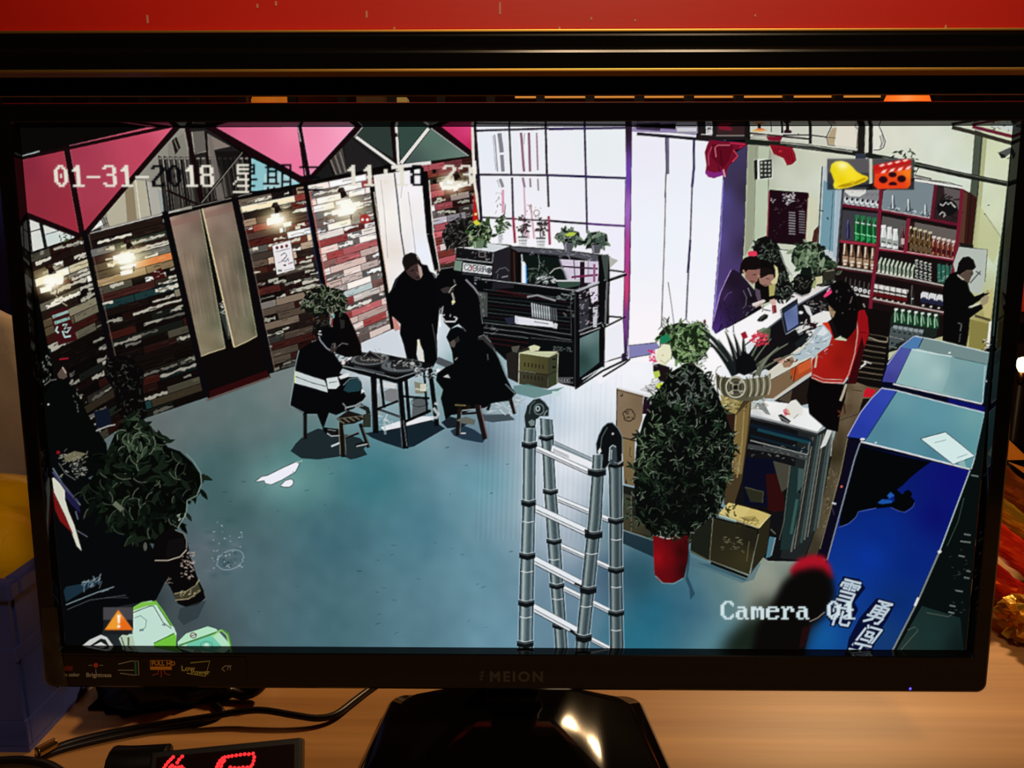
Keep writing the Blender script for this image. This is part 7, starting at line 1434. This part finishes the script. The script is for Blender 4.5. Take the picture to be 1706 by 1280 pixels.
def build_background():
    brown = mat('rack_wood', (70, 44, 26), .6, noise=((2, 14, 3), (92, 60, 34), .25))
    dark = mat('rack_post', (14, 10, 8), .6)
    c0 = at_y(853, 166, 2.3)
    r = empty('back_rack', (0, 2.3, -.8), 'dim wooden lattice rack seen in the slit above the monitor', 'rack')
    for i in range(-14, 15):
        p = at_y(900 + i * 82.0, 166, 2.3)
        box('post', (p.x - .014, 2.27, -.8), (p.x + .014, 2.30, c0.z + .5), dark, r)
    for j in range(-3, 3):
        z = c0.z + .06 + j * .26
        box('shelf_board', (-2.75, 2.301, z - .012), (2.75, 2.50, z + .012), brown, r)
    box('back_board', (-2.75, 2.501, -.8), (2.75, 2.52, c0.z + .5), brown, r)
    # things on the rack that show in the slit
    def small(name, px0, px1, col, label, cat, emit=0, dz=.07):
        a, b = at_y(px0, 166, 2.36), at_y(px1, 166, 2.36)
        zb = c0.z + .06 - .26 + .0125
        m = mat(name, col, .5, emit=emit)
        e = empty(name, ((a.x + b.x) / 2, 2.4, zb), label, cat)
        return e, a, b, zb, m
    e, a, b, zb, m = small('orange_lantern', 414, 484, (214, 116, 30), 'glowing orange lantern on the back rack above the pink panel', 'lantern', .5)
    loft('shade', [[Vector((e.location.x + (b.x - a.x) / 2 * f * math.cos(t), 2.40 + .08 * f * math.sin(t), zb + h)) for t in np.linspace(0, 2 * math.pi, 20, endpoint=False)] for f, h in ((.55, .01), (.9, .05), (1, .12), (1, .2), (.8, .235))], m, e, True, True, True)
    box('foot', (e.location.x - .03, 2.37, zb), (e.location.x + .03, 2.43, zb + .01), dark, e)
    e, a, b, zb, m = small('cream_tin', 657, 678, (206, 172, 90), 'pale cream tin on the back rack in the slit above the monitor', 'tin', .25)  # tin glows faintly in place of light falling on it
    box('body', (a.x, 2.36, zb), (b.x, 2.42, zb + .205), m, e, .004); box('lid', (a.x - .002, 2.358, zb + .2055), (b.x + .002, 2.422, zb + .22), dark, e, .003)
    e, a, b, zb, m = small('brown_carton', 594, 648, (120, 84, 40), 'brown carton beside the cream tin on the back rack', 'carton', .06)  # slight glow added to the carton, standing in for light on it
    box('body', (a.x, 2.35, zb), (b.x, 2.46, zb + .21), m, e, .004); box('flap', (a.x, 2.349, zb + .2105), (b.x, 2.46, zb + .214), dark, e)
    a, b = at_y(858, 163, 2.36), at_y(1484, 163, 2.36)
    st = box('light_strip', (a.x, 2.33, a.z - .004), (b.x, 2.345, a.z + .006), mat('warm_strip', (214, 140, 60), .5, emit=.8), None, .001)
    tag(st, 'long warm glowing light strip on the back rack above the monitor', 'light strip')
    # orange lamp shade nearer, right
    p = at_y(1511, 163, 1.5)
    L = empty('orange_lamp', (p.x, 1.5, -.8), 'orange lamp shade on a tall pole above the monitor at right', 'lamp')
    om = mat('orange_shade', (226, 96, 26), .6, emit=.75)
    ring = lambda rr, z: [Vector((p.x + rr * math.cos(t), 1.5 + rr * math.sin(t), z)) for t in np.linspace(0, 2 * math.pi, 24, endpoint=False)]
    loft('lamp_shade', [ring(.052, p.z - .014), ring(.03, p.z + .045), ring(.012, p.z + .06)], om, L, True, False, True)
    loft('pole', [ring(.008, -.8), ring(.008, p.z - .016)], dark, L, True, True, True); loft('foot', [ring(.1, -.8), ring(.1, -.785), ring(.02, -.775)], dark, L, False, True, True)
    # bright bulb at the right edge
    p = at_y(1704, 606, 1.6)
    B = empty('bulb_lamp', (p.x, 1.6, -.8), 'bare glowing bulb on a stand at the right edge', 'lamp')
    ring2 = lambda rr, z: [Vector((p.x + rr * math.cos(t), 1.6 + rr * math.sin(t), z)) for t in np.linspace(0, 2 * math.pi, 20, endpoint=False)]
    bm_ = mat('bulb_glow', (255, 236, 190), .4, emit=2.2)
    loft('bulb', [ring2(.004, p.z + .017), ring2(.012, p.z + .013), ring2(.016, p.z), ring2(.012, p.z - .013), ring2(.007, p.z - .022)], bm_, B, True, True, True)
    loft('socket', [ring2(.009, p.z - .05), ring2(.009, p.z - .0225)], mat('brass_socket', (150, 110, 60), .35, 1), B, True, True, True)
    loft('pole', [ring2(.006, -.8), ring2(.006, p.z - .0505)], dark, B, True, True, True); loft('foot', [ring2(.09, -.8), ring2(.09, -.788), ring2(.012, -.78)], dark, B, False, True, True)
    p = at_y(1712, 490, 1.9)
    q = empty('red_lantern', (p.x, 1.9, p.z), 'dull red lantern hanging at the right edge of the photo', 'lantern')
    ring3 = lambda rr, z: [Vector((p.x + rr * math.cos(t), 1.9 + rr * math.sin(t), z)) for t in np.linspace(0, 2 * math.pi, 20, endpoint=False)]
    loft('shade', [ring3(.018, p.z + .05), ring3(.028, p.z + .03), ring3(.03, p.z), ring3(.028, p.z - .03), ring3(.018, p.z - .05)], mat('red_lantern_paper', (190, 44, 20), .6, emit=.3), q, True, True, True)
    loft('cord', [ring3(.002, p.z + .0502), ring3(.002, 2.4)], dark, q, True, True, True)


def build_monitor():
    gloss = mat('glossy_black_plastic', (12, 10, 8), .1, spec=.5, bump=((180, 180, 180), .02, .0003))
    body = mat('matte_black_plastic', (12, 11, 10), .5)
    M = empty('monitor', (0, .06, 0), 'black widescreen monitor showing a security camera view of a restaurant', 'monitor')
    bl, bt, bb = .0112, .0118, .0241
    yb0 = -bb; yt = SH + bt
    R = lambda g, n: [scr(x, y, n) for x, y in round_rect(-SW / 2 - bl + g, yb0 + g, SW / 2 + bl - g, yt - g, max(.0012, .006 - g))]
    inn = lambda g, n: [scr(x, y, n) for x, y in round_rect(-SW / 2 - g, -g, SW / 2 + g, SH + g, .0008 + max(0, g) * .3)]
    loft('bezel', [R(.0, -.02), R(.0, .0016), R(.0006, .0032), R(.0018, .004), inn(.0022, .0036), inn(.0016, .003), inn(.0006, .0002), inn(.0, -.0016)], gloss, M)
    hull = [[scr(x, y, n) for x, y in round_rect(-SW / 2 - bl + g, yb0 + g * .6, SW / 2 + bl - g, yt - g * .8, .012)] for g, n in ((.0005, -.0202), (.004, -.026), (.03, -.034), (.08, -.05), (.1, -.052))]
    loft('back_shell', hull, body, M, False, True, True)
    panel = loft('screen', [[scr(x, y, n) for x, y in round_rect(-SW / 2, 0, SW / 2, SH, .0008)] for n in (-.006, -.0018)], mat('lcd_glass', (3, 4, 3), .35, spec=.3), M, False, True, True)
    panel['label'] = 'lit display panel showing a restaurant seen by a security camera'
    # ---- the picture itself: one cell mesh for each pictured thing, all in the plane of the panel
    NX, NY = 1250, 698
    gx = np.linspace(-SW / 2 + .0002, SW / 2 - .0002, NX + 1); gy = np.linspace(.0002, SH - .0002, NY + 1)
    XX, YY = np.meshgrid(gx, gy)
    P = S_O + XX[..., None] * S_R[:, 0] + YY[..., None] * S_R[:, 1] + (-.0014) * S_R[:, 2]

    def project(Q):
        c = (Q - CAM_C) @ CAM_W
        return c[..., 0] / c[..., 2] * FPX + IMW / 2, c[..., 1] / c[..., 2] * FPX + IMH / 2
    u, v = project(P)
    u = np.clip(u - CX0 - .5, 0, CW - 1.001); v = np.clip(v - CY0 - .5, 0, CH - 1.001)
    iu, iv = u.astype(int), v.astype(int); fu, fv = (u - iu)[..., None], (v - iv)[..., None]
    lin = srgb(np.clip(CAN, 0, 255)).astype(np.float32)
    colr = (lin[iv, iu] * (1 - fu) + lin[iv, iu + 1] * fu) * (1 - fv) + (lin[iv + 1, iu] * (1 - fu) + lin[iv + 1, iu + 1] * fu) * fv
    colr = np.concatenate([colr, np.ones(colr.shape[:2] + (1,))], 2).reshape(-1, 4).astype(np.float32)
    pc = (P[:-1, :-1] + P[1:, 1:]) / 2
    cu, cv = project(pc)
    ids = IDB[np.clip(cv - CY0, 0, CH - 1).astype(int), np.clip(cu - CX0, 0, CW - 1).astype(int)].ravel()
    base = (np.arange(NY)[:, None] * (NX + 1) + np.arange(NX)[None, :]).ravel()
    quads = np.stack([base, base + 1, base + NX + 2, base + NX + 1], 1)
    flatP = P.reshape(-1, 3).astype(np.float32)
    pm = bpy.data.materials.new('screen_light'); pm.use_nodes = True
    nt = pm.node_tree; nt.nodes.clear()
    at = nt.nodes.new('ShaderNodeAttribute'); at.attribute_name = 'light'; em = nt.nodes.new('ShaderNodeEmission'); ou = nt.nodes.new('ShaderNodeOutputMaterial')
    nt.links.new(at.outputs['Color'], em.inputs['Color']); nt.links.new(em.outputs[0], ou.inputs['Surface'])
    pm.cycles.emission_sampling = 'NONE'
    for k, (nm, lb) in enumerate(PIECES):
        sel = quads[ids == k]
        if len(sel) < 12:
            continue
        uq, inv = np.unique(sel.ravel(), return_inverse=True)
        me = bpy.data.meshes.new(nm)
        me.vertices.add(len(uq)); me.vertices.foreach_set('co', flatP[uq].ravel())
        me.loops.add(len(sel) * 4); me.loops.foreach_set('vertex_index', inv.astype(np.int32).ravel())
        me.polygons.add(len(sel)); me.polygons.foreach_set('loop_start', np.arange(0, len(sel) * 4, 4, dtype=np.int32))
        me.update(calc_edges=True)
        ca = me.color_attributes.new('light', 'FLOAT_COLOR', 'POINT'); ca.data.foreach_set('color', colr[uq].ravel())
        o = link_mesh(nm, me, pm, panel); o['label'] = lb
    # ---- print on the bezel
    ux, uy = Vector(S_R[:, 0]), Vector(S_R[:, 1])

    def bz(px, py, n=.0040):
        x, y = on_screen(px, py); return scr(x, y, n)
    lg = mat('grey_print', (72, 64, 58), .4)
    mid = bz(853, 1129, .00385)
    text_mesh('logo', 'MEION', .0086, lg, M, mid + uy * -.0002 + ux * .0026, ux, uy, .0003, 'CENTER', .00028, 0, 1.28)
    for i in range(3):
        q = mid + ux * (-.0192 + .0004 * i) + uy * (.0002 + .0022 * i); n_ = Vector(S_R[:, 2]) * .0002
        mesh('logo_dash', [q + n_, q + ux * .0016 + n_, q + ux * .0022 + uy * .0014 + n_, q + ux * .0006 + uy * .0014 + n_], [(0, 1, 2, 3)], lg, M)
    a, b = on_screen(96, 1127), on_screen(330, 1128); top = on_screen(120, 1088)[1]
    sm = mat('sticker_black', (12, 8, 7), .25)
    body_s = mesh('feature_sticker', [scr(a[0], a[1], .0041), scr(on_screen(415, 1128)[0], a[1], .0041), scr(on_screen(415, 1128)[0], top, .0041), scr(a[0], top, .0041)], [(0, 1, 2, 3)], sm, M)
    C = {'w': mat('print_pale', (170, 160, 140), .5), 'o': mat('print_orange', (216, 140, 40), .5), 'r': mat('print_red', (196, 70, 40), .5), 'g': mat('print_green', (40, 120, 84), .5), 'y': mat('print_yellow', (190, 176, 90), .5), 'd': mat('print_dark_red', (110, 26, 22), .5)}

    def tp(body, px, py, size, c, shear=0):
        text_mesh('sticker_print', body, size, C[c], body_s, bz(px, py, .00415), ux, uy, .0001, 'LEFT', .0001, shear)

    def stroke(pts, w, c, name='sticker_print'):
        q = stroke_pts(pts, w); n = len(q) // 2
        V = [bz(x, y, .0042) for x, y in q]
        F = [(i, i + 1, 2 * n - 2 - i, 2 * n - 1 - i) for i in range(n - 1)]
        mesh(name, V, F, C[c], body_s)
    tp('Brightness', 150, 1122, .0036, 'w'); tp('Low', 307, 1112, .0046, 'y'); tp('Power', 323, 1118, .0042, 'y'); tp('FULL HD', 258, 1103, .0036, 'o'); tp('in color', 113, 1121, .003, 'w')
    t = np.linspace(0, 2 * math.pi, 17)
    V = [bz(166 + 4 * math.cos(q), 1103 + 4 * math.sin(q), .0042) for q in t[:-1]]
    mesh('sticker_print', V, [tuple(range(16))[::-1]], C['r'], body_s)
    for s in (((154, 1103), (160, 1103)), ((172, 1103), (178, 1103)), ((166, 1109), (166, 1115))):
        stroke(s, 1, 'w')
    stroke([(202, 1111), (229, 1111)], 1.2, 'w'); stroke([(203, 1101), (224, 1096), (236, 1096), (237, 1119), (228, 1119), (206, 1116)], 1.4, 'w'); stroke([(231, 1097), (232, 1118)], 3, 'g')
    stroke([(256, 1095), (291, 1095), (291, 1110), (256, 1110), (256, 1095)], 1, 'o'); V = [bz(x, y, .00418) for x, y in ((256, 1105), (291, 1105), (291, 1110), (256, 1110))]; mesh('sticker_print', V, [(3, 2, 1, 0)], C['o'], body_s)
    for s in (((270, 1110), (268, 1117), (259, 1119)), ((274, 1110), (274, 1123)), ((278, 1110), (281, 1117), (289, 1119))):
        stroke(s, 1.2, 'r')
    stroke([(322, 1099), (354, 1096), (347, 1121), (316, 1116)], 1.6, 'y')
    stroke([(374, 1109), (379, 1104), (390, 1104)], 1.4, 'w'); stroke([(374, 1109), (379, 1113)], 1.4, 'w'); stroke([(383, 1111), (384, 1106), (388, 1106), (388, 1111)], 1.2, 'w')
    V = [bz(x, y, .0041) for x, y in ((114, 1104), (128, 1104), (128, 1112), (114, 1112))]; mesh('sticker_print', [v + Vector(S_R[:, 2]) * .0001 for v in V], [(3, 2, 1, 0)], C['d'], body_s)
    # peeled clear tape wrapped round the lower left corner
    tm = mat('old_tape', (96, 80, 60), .35, alpha=.32, noise=((90, 90, 90), (60, 48, 36), .2))
    pts = [(78, 1008), (103, 1006), (103, 1050), (110, 1086), (112, 1104), (104, 1100), (98, 1122), (120, 1128), (121, 1140), (112, 1150), (98, 1146), (84, 1140), (76, 1128)]
    V = [bz(x, y, .0046 + .0006 * math.sin(i * 2.1)) for i, (x, y) in enumerate(pts)]
    bm = bmesh.new(); vs = [bm.verts.new(v) for v in V]; f = bm.faces.new(vs); bmesh.ops.triangulate(bm, faces=[f])
    bm_mesh('clear_tape', bm, tm, M)
    # standby light
    p = on_screen(1511, 1142)
    bm = bmesh.new(); bmesh.ops.create_uvsphere(bm, u_segments=10, v_segments=6, radius=.0009, matrix=Matrix.Translation(scr(p[0], p[1], .0036)))
    bm_mesh('standby_light', bm, mat('blue_led', (70, 60, 255), .4, emit=3), M, True)
    # dark patch sticker on the lower bezel and its glint
    # ---- stand
    n0 = at_z(810, 1206, .018); n1 = at_z(900, 1206, .018)
    w2 = (n1.x - n0.x) / 2; cx = (n0.x + n1.x) / 2; ny = n0.y
    nk = [[Vector((cx + (x) * f, ny + .028 + y, z)) for x, y in round_rect(-w2, -.028, w2, .012, .008)] for z, f in ((.0165, 1.1), (.0255, 1.1), (.03, 1.0), (.10, 1.0), (.13, 1.0))]
    loft('neck', nk, gloss, M, True, True, True)
    bl0, br0 = at_z(652, 1153, .012), at_z(1066, 1153, .012)
    fl0, fr0 = at_z(580, 1280, .012), at_z(1113, 1280, .012)
    kx = (fr0.x - br0.x) / (fr0.y - br0.y)
    yfr = fl0.y - .06

    def outline(g, z):
        pts = []
        for x, y in round_rect(-1, -1, 1, 1, .12, 8):
            yy = yfr + g + (br0.y - yfr - 2 * g) * (y + 1) / 2
            hw = (br0.x - bl0.x) / 2 + (-(yy - br0.y)) * (((fr0.x - fl0.x) - (br0.x - bl0.x)) / 2 / (br0.y - fl0.y)) - g
            pts.append(Vector(((bl0.x + br0.x) / 2 + x * hw, yy, z)))
        return pts
    rings = [outline(.002, .0), outline(0, .002), outline(0, .007), outline(.003, .0105), outline(.010, .0122)]
    c = Vector((cx, ny + .022, 0)); rim = outline(.010, 0)
    for k in range(1, 27):
        s = k / 26; rg = []
        for q in rim:
            d = q - c; r0 = d.length; rr = lerp(r0, .034, s); x = min(1, max(0, (.088 - rr) / .062))
            rg.append(c + d * (rr / r0) + Vector((0, 0, .0122 + .014 * (x * x * (3 - 2 * x)))))
        rings.append(rg)
    loft('base', rings, gloss, M, True, True, True)
    return M


def build_clutter():
    # ---- basket on the left
    blue = mat('blue_plastic', (62, 74, 150), .45, noise=((9, 9, 9), (54, 64, 134), .2))
    k = at_z(50, 1254, 0.0)
    x1, y0 = k.x, k.y
    x0, y1 = x1 - .24, y0 + .20
    top = .116
    bk = empty('plastic_basket', ((x0 + x1) / 2, (y0 + y1) / 2, 0), 'blue slotted plastic basket at left of the monitor', 'basket')
    t = .0035
    box('floor_plate', (x0, y0, 0), (x1, y1, .004), blue, bk)
    # walls made of uprights with slots between, plus lower band and rim
    def wall_y(y, sgn):
        n = 5; L = x1 - x0
        box('wall_band', (x0, y, .0042), (x1, y + t, .022), blue, bk, .0008); box('rim', (x0 - .003, y - .003, top - .012), (x1 + .003, y + t + .003, top), blue, bk, .002)
        box('wall_band', (x0, y, .062), (x1, y + t, .072), blue, bk, .0008)
        for i in range(n):
            xa = x0 + L * i / n; xb = x0 + L * (i + 1) / n
            box('upright', (xa + .0013, y + .0002, .0222), (xb - .0013, y + t - .0002, top - .0122), blue, bk)
    def wall_x(x):
        n = 6; L = y1 - y0 - 2 * t
        box('wall_band', (x, y0 + t + .0002, .0042), (x + t, y1 - .0002, .022), blue, bk, .0008); box('rim', (x - .003, y0 + t + .0032, top - .012), (x + t + .003, y1 - .0032, top), blue, bk, .002)
        box('wall_band', (x, y0 + t + .0002, .062), (x + t, y1 - .0002, .072), blue, bk, .0008)
        for i in range(n):
            ya = y0 + t + L * i / n; yb = y0 + t + L * (i + 1) / n
            box('upright', (x + .0002, ya + .0013, .0222), (x + t - .0002, yb - .0013, top - .0122), blue, bk)
    wall_y(y0, -1); wall_y(y1, 1); wall_x(x0); wall_x(x1 - t)
    lb = box('price_label', (x1 - .075, y0 - .0008, .028), (x1 - .016, y0 - .0001, .068), mat('beige_label', (206, 172, 134), .6), bk); lb['label'] = 'beige paper label on the basket front'
    # yellow pack in the basket
    yel = mat('yellow_plastic_wrap', (240, 190, 10), .16, spec=.6, noise=((14, 14, 14), (226, 164, 6), .2), coat=.4, bump=((26, 26, 26), .6, .006))
    c = at_y(2, 905, y0 + .08)
    pk = empty('yellow_snack_pack', (c.x - .035, y0 + .08, .006), 'glossy yellow wrapped snack pack lying in the blue basket', 'snack pack')
    lump('wrapper', (c.x - .026, y0 + .09, c.z - .012), (.072, .066, .056), yel, pk, .12, 1.7, 3, 4)
    lump('window_patch', (c.x - .006, y0 + .036, c.z + .004), (.026, .02, .028), mat('pale_window', (232, 180, 120), .2, spec=.6), pk, .05, 1.5, 4, 3)
    lump('tail_fold', (c.x + .022, y0 + .11, c.z - .03), (.036, .05, .034), yel, pk, .16, 2.0, 5, 3)
    # beige cloth bag behind the basket
    cl = mat('beige_cloth', (168, 150, 132), .85, noise=((20, 20, 20), (148, 132, 116), .2), bump=((40, 40, 40), .3, .004))
    p = at_y(10, 760, y1 + .09)
    lump('cloth_bag', (p.x - .05, y1 + .09, .125), (.14, .055, .135), cl, None, .12, 2.2, 8, 4, .002)
    tag(bpy.data.objects['cloth_bag'], 'crumpled beige cloth bag standing behind the blue basket', 'bag')
    # navy chair back further left and behind
    nv = mat('navy_fabric', (56, 84, 214), .8, noise=((8, 8, 8), (44, 66, 180), .2))
    p = at_y(0, 540, .62)
    ch = empty('navy_chair', (p.x - .2, .72, -.8), 'navy padded chair behind the basket at the left edge', 'chair')
    box('backrest', (p.x - .42, .99, .02), (p.x + .035, 1.05, p.z + .22), nv, ch, .02, 3)
    box('seat', (p.x - .44, 1.051, -.36), (p.x + .03, 1.48, -.29), nv, ch, .015, 3)
    lg_m = mat('chair_leg', (16, 16, 18), .4)
    for xx in (p.x - .41, p.x - .01):
        box('leg', (xx - .015, 1.06, -.8), (xx + .015, 1.09, -.361), lg_m, ch); box('leg', (xx - .015, 1.43, -.8), (xx + .015, 1.46, -.361), lg_m, ch)
        box('back_post', (xx - .012, 1.0, -.29), (xx + .012, 1.04, .019), lg_m, ch)
    # dark crumpled bag behind the lower left corner of the monitor
    db = mat('dark_navy_plastic', (10, 14, 26), .35, noise=((16, 16, 16), (6, 8, 14), .2))
    a = at_z(170, 1218, 0); b = at_z(345, 1158, 0)
    bag = lump('dark_bag', ((a.x + b.x) / 2 + .010, (a.y + b.y) / 2 + .05, .0), (.068, .046, .045), db, None, .22, 3.0, 12, 4, .0006, False, .5)
    tag(bag, 'dark navy crumpled plastic bag on the desk below the monitor corner', 'bag')
    # cables
    cb = mat('black_cable', (16, 8, 7), .4, spec=.4)
    r = .0023
    def path(pts, z=None):
        return [at_z(px, py, (r if z is None else z[i])) for i, (px, py) in enumerate(pts)]
    c1 = tube_mesh('power_cable', path([(60, 1262), (110, 1240), (180, 1222), (260, 1208), (340, 1196), (400, 1186), (440, 1184), (490, 1192), (530, 1197), (560, 1190), (590, 1168), (618, 1147), (660, 1118), (700, 1090)], [.0024, .0024, .003, .004, .006, .008, .009, .007, .0045, .0035, .0028, .0024, .0024, .0024]), r, cb)
    tag(c1, 'long dark cable curving across the desk to the monitor stand', 'cable')
    c2 = tube_mesh('video_cable', path([(40, 1276), (100, 1250), (180, 1230), (260, 1215), (330, 1203), (370, 1188), (352, 1160), (380, 1120), (440, 1092)], [.0022] * 5 + [.0022, .0022, .0022, .0022]), .0019, cb)
    tag(c2, 'thin dark cable lying beside the long cable near the basket', 'cable')
    pl = [at_z(375, 1138, .012), at_z(386, 1152, .006), at_z(405, 1159, .004), at_z(425, 1153, .006), at_z(438, 1140, .012), at_z(444, 1120, .02)]
    c3 = tube_mesh('looped_cable', [pl[0] + Vector((-.01, .04, .03))] + pl + [pl[-1] + Vector((.01, .03, .02))], .0032, cb)
    tag(c3, 'thick black cable loop hanging just below the monitor edge', 'cable')
    c4 = tube_mesh('glossy_cable', [at_z(-60, 1278, .004), at_z(0, 1271, .004), at_z(40, 1270, .004), at_z(80, 1278, .004), at_z(110, 1296, .004)], .0036, mat('shiny_cable', (20, 16, 12), .12, spec=.7))
    tag(c4, 'thick shiny black cable in the bottom left corner of the photo', 'cable')
    f0, f1 = at_z(62, 1254, .008), at_z(92, 1238, .008)
    fr = tube_mesh('cable_ferrule', [f0, (f0 + f1) / 2, f1], .0034, mat('brass_ferrule', (190, 170, 110), .2, 1)); tag(fr, 'small shiny metal ferrule on the cable by the basket corner', 'ferrule')
    # ---- LED number display
    A = at_z(250, 1254, .035); Bp = at_z(503, 1229, .035)
    ux = (Bp - A); wid = ux.length; ux.normalize()
    tocam = Vector((0, -1, .75)).normalized()
    uz = (tocam - ux * tocam.dot(ux)).normalized(); uy = uz.cross(ux)          # uy up along the face
    led = empty('led_display', (A + Bp) / 2 - Vector((0, .02, .035)), 'black number display with red dot digits lying on the desk', 'display')
    bx_ = mat('display_black', (14, 9, 9), .4)
    MX = Matrix((ux.to_4d(), uy.to_4d(), uz.to_4d(), Vector((0, 0, 0, 1)))).transposed(); MX.translation = A
    MX[3][0] = MX[3][1] = MX[3][2] = 0; MX[0][3], MX[1][3], MX[2][3] = A
    hgt = .035 / max(.2, uy.z)
    box('case', (0, -hgt, -.018), (wid, 0, 0), bx_, led, .0015, 2, MX)
    box('face_plate', (.004, -hgt + .003, .0001), (wid - .004, -.003, .0006), mat('smoked_face', (26, 6, 6), .2), led, 0, 2, MX)
    lm = mat('red_led', (255, 40, 44), .4, emit=1.6)
    def plane_uv(px, py):
        d = Vector(ray(px, py)); o = Vector(CAM_C); kk = (A - o).dot(uz) / d.dot(uz); q = o + d * kk - A
        return q.dot(ux), q.dot(uy)
    digs = [[(274, 1280), (277, 1275), (281, 1270), (285, 1266), (289, 1262), (284, 1279), (287, 1276), (296, 1271), (299, 1266), (304, 1261), (292, 1279), (298, 1279), (303, 1278), (307, 1282), (272, 1286), (282, 1287), (292, 1287), (302, 1288)],
            [(362, 1278), (364, 1273), (367, 1268), (371, 1264), (375, 1262), (381, 1261), (387, 1260), (394, 1259), (401, 1258), (408, 1257), (415, 1257), (422, 1256), (424, 1262), (423, 1268), (421, 1274), (418, 1278), (412, 1279), (405, 1279), (398, 1280), (391, 1280), (384, 1279), (369, 1277), (371, 1271), (374, 1268), (367, 1283), (360, 1284), (358, 1290), (420, 1285)]]
    for dg in digs:
        bm = bmesh.new()
        for px, py in dg:
            u_, v_ = plane_uv(px, py)
            bmesh.ops.create_uvsphere(bm, u_segments=8, v_segments=5, radius=.00105, matrix=MX @ Matrix.Translation((u_, v_, .0008)))
        bm_mesh('digit', bm, lm, led, True)
    pgp = at_z(222, 1276, .012)
    pg = tube_mesh('display_plug', [pgp + Vector((-.012, .0, 0)), pgp, pgp + Vector((.02, .002, 0))], .011, bx_, None, 14); tag(pg, 'rounded black plug at the left end of the number display', 'plug')
    # ---- foil wrapped goods on the right
    gold = mat('gold_foil', (240, 186, 70), .3, .65, bump=((70, 70, 70), .6, .004))
    redf = mat('red_foil', (176, 26, 16), .28, .2, bump=((40, 40, 40), .35, .003)); brn = mat('brown_foil', (140, 66, 18), .28, .3, bump=((40, 40, 40), .4, .003)); olv = mat('olive_foil', (176, 136, 30), .3, .3, bump=((40, 40, 40), .35, .003)); org = mat('orange_card', (240, 156, 44), .5)
    def roll(name, pa, pb, rad, m, label, seed, endm=None):
        a, b = Vector(pa), Vector(pb); d = (b - a); L = d.length; d.normalize()
        s = d.cross(Vector((0, 0, 1))).normalized(); u = s.cross(d)
        e = empty(name, (a + b) / 2 - Vector((0, 0, rad)), label, 'wrapped roll', 'foil wrapped rolls beside the monitor')
        loops = []
        rr = np.random.RandomState(seed)
        N = 14
        ph = rr.uniform(0, 6, 28)
        for i in range(N + 1):
            q = i / N
            lp = []
            for j in range(28):
                w = 2 * math.pi * j / 28
                k = rad * (1 + .07 * math.sin(3 * w + ph[i % 5]) + .012 * rr.randn())
                lp.append(a + d * (L * q) + s * (k * math.cos(w)) + u * (k * math.sin(w)))
            loops.append(lp)
        loft('wrapper', loops, m, e, False, True, True)
        # gathered end facing the viewer
        lp2 = []
        for q, (f, o_) in enumerate(((.98, -.0005), (.8, -.006), (.5, -.003), (.2, .004))):
            lp2.append([a + d * o_ + s * (rad * f * (1 + .09 * rr.randn()) * math.cos(w)) + u * (rad * f * (1 + .09 * rr.randn()) * math.sin(w)) + d * (.003 * rr.randn()) for w in np.linspace(0, 2 * math.pi, 28, endpoint=False)])
        loft('twisted_end', lp2, endm or m, e, False, False, True)
        return e
    g0 = at_z(1695, 1032, .019)
    roll('gold_foil_roll', g0, g0 + Vector((.14, .012, .0)), .019, gold, 'gold foil wrapped roll with crinkled end at the right edge', 1)
    for nm, px, py, dy, rad, m, lb, sd in (('red_foil_roll', 1652, 962, .046, .0115, redf, 'dark red foil roll slanting down behind the gold one', 2),
                                           ('scarlet_foil_roll', 1664, 900, .078, .0125, mat('scarlet_foil', (226, 46, 22), .25, .1, bump=((40, 40, 40), .3, .002)), 'bright scarlet wrapped roll above the dark red one', 3),
                                           ('olive_foil_roll', 1664, 850, .108, .011, olv, 'olive gold wrapped roll slanting above the scarlet one', 4),
                                           ('brown_foil_roll', 1668, 806, .142, .0155, brn, 'brown gold wrapped roll topmost of the foil rolls', 5)):
        q = at_y(px, py, g0.y + dy)
        dr = Vector((.80, .02, -.60)); e1 = (q.z - rad) / .60
        roll(nm, q - dr * .06, q + dr * max(.02, e1), rad, m, lb, sd)
    ca = [at_y(px, py, g0.y + .19) for px, py in ((1678, 730), (1722, 780), (1716, 768), (1672, 767))]
    card = empty('orange_card', (ca[0].x + .03, g0.y + .19, 0), 'folded orange card standing behind the foil rolls', 'card')
    def slab(name, pts, dy):
        n = len(pts); V = [Vector(p) for p in pts] + [Vector(p) + Vector((0, dy, 0)) for p in pts]
        F = [tuple(range(n)), tuple(range(n, 2 * n))[::-1]] + [(i, (i + 1) % n, n + (i + 1) % n, n + i) for i in range(n)]
        bm = bmesh.new(); me = bpy.data.meshes.new('t'); me.from_pydata([tuple(v) for v in V], [], F); bm.from_mesh(me); bpy.data.meshes.remove(me); return bm_mesh(name, bm, org, card)
    Y = g0.y + .19
    slab('upper_fold', [at_y(1678, 730, Y), at_y(1740, 790, Y), at_y(1740, 766, Y), at_y(1672, 767, Y)], .002)
    slab('lower_fold', [at_y(1682, 771, Y), at_y(1740, 771, Y), at_y(1740, 812, Y)], .002)
    slab('stem', [at_y(1720, 812, Y), at_y(1740, 812, Y), Vector((at_y(1740, 812, Y).x, Y, 0)), Vector((at_y(1720, 812, Y).x, Y, 0))], .002)


build_setting()
build_shelf()
build_background()
paint_picture(); paint_right(); paint_people(); paint_front(); finish_picture()
build_monitor()
build_clutter()
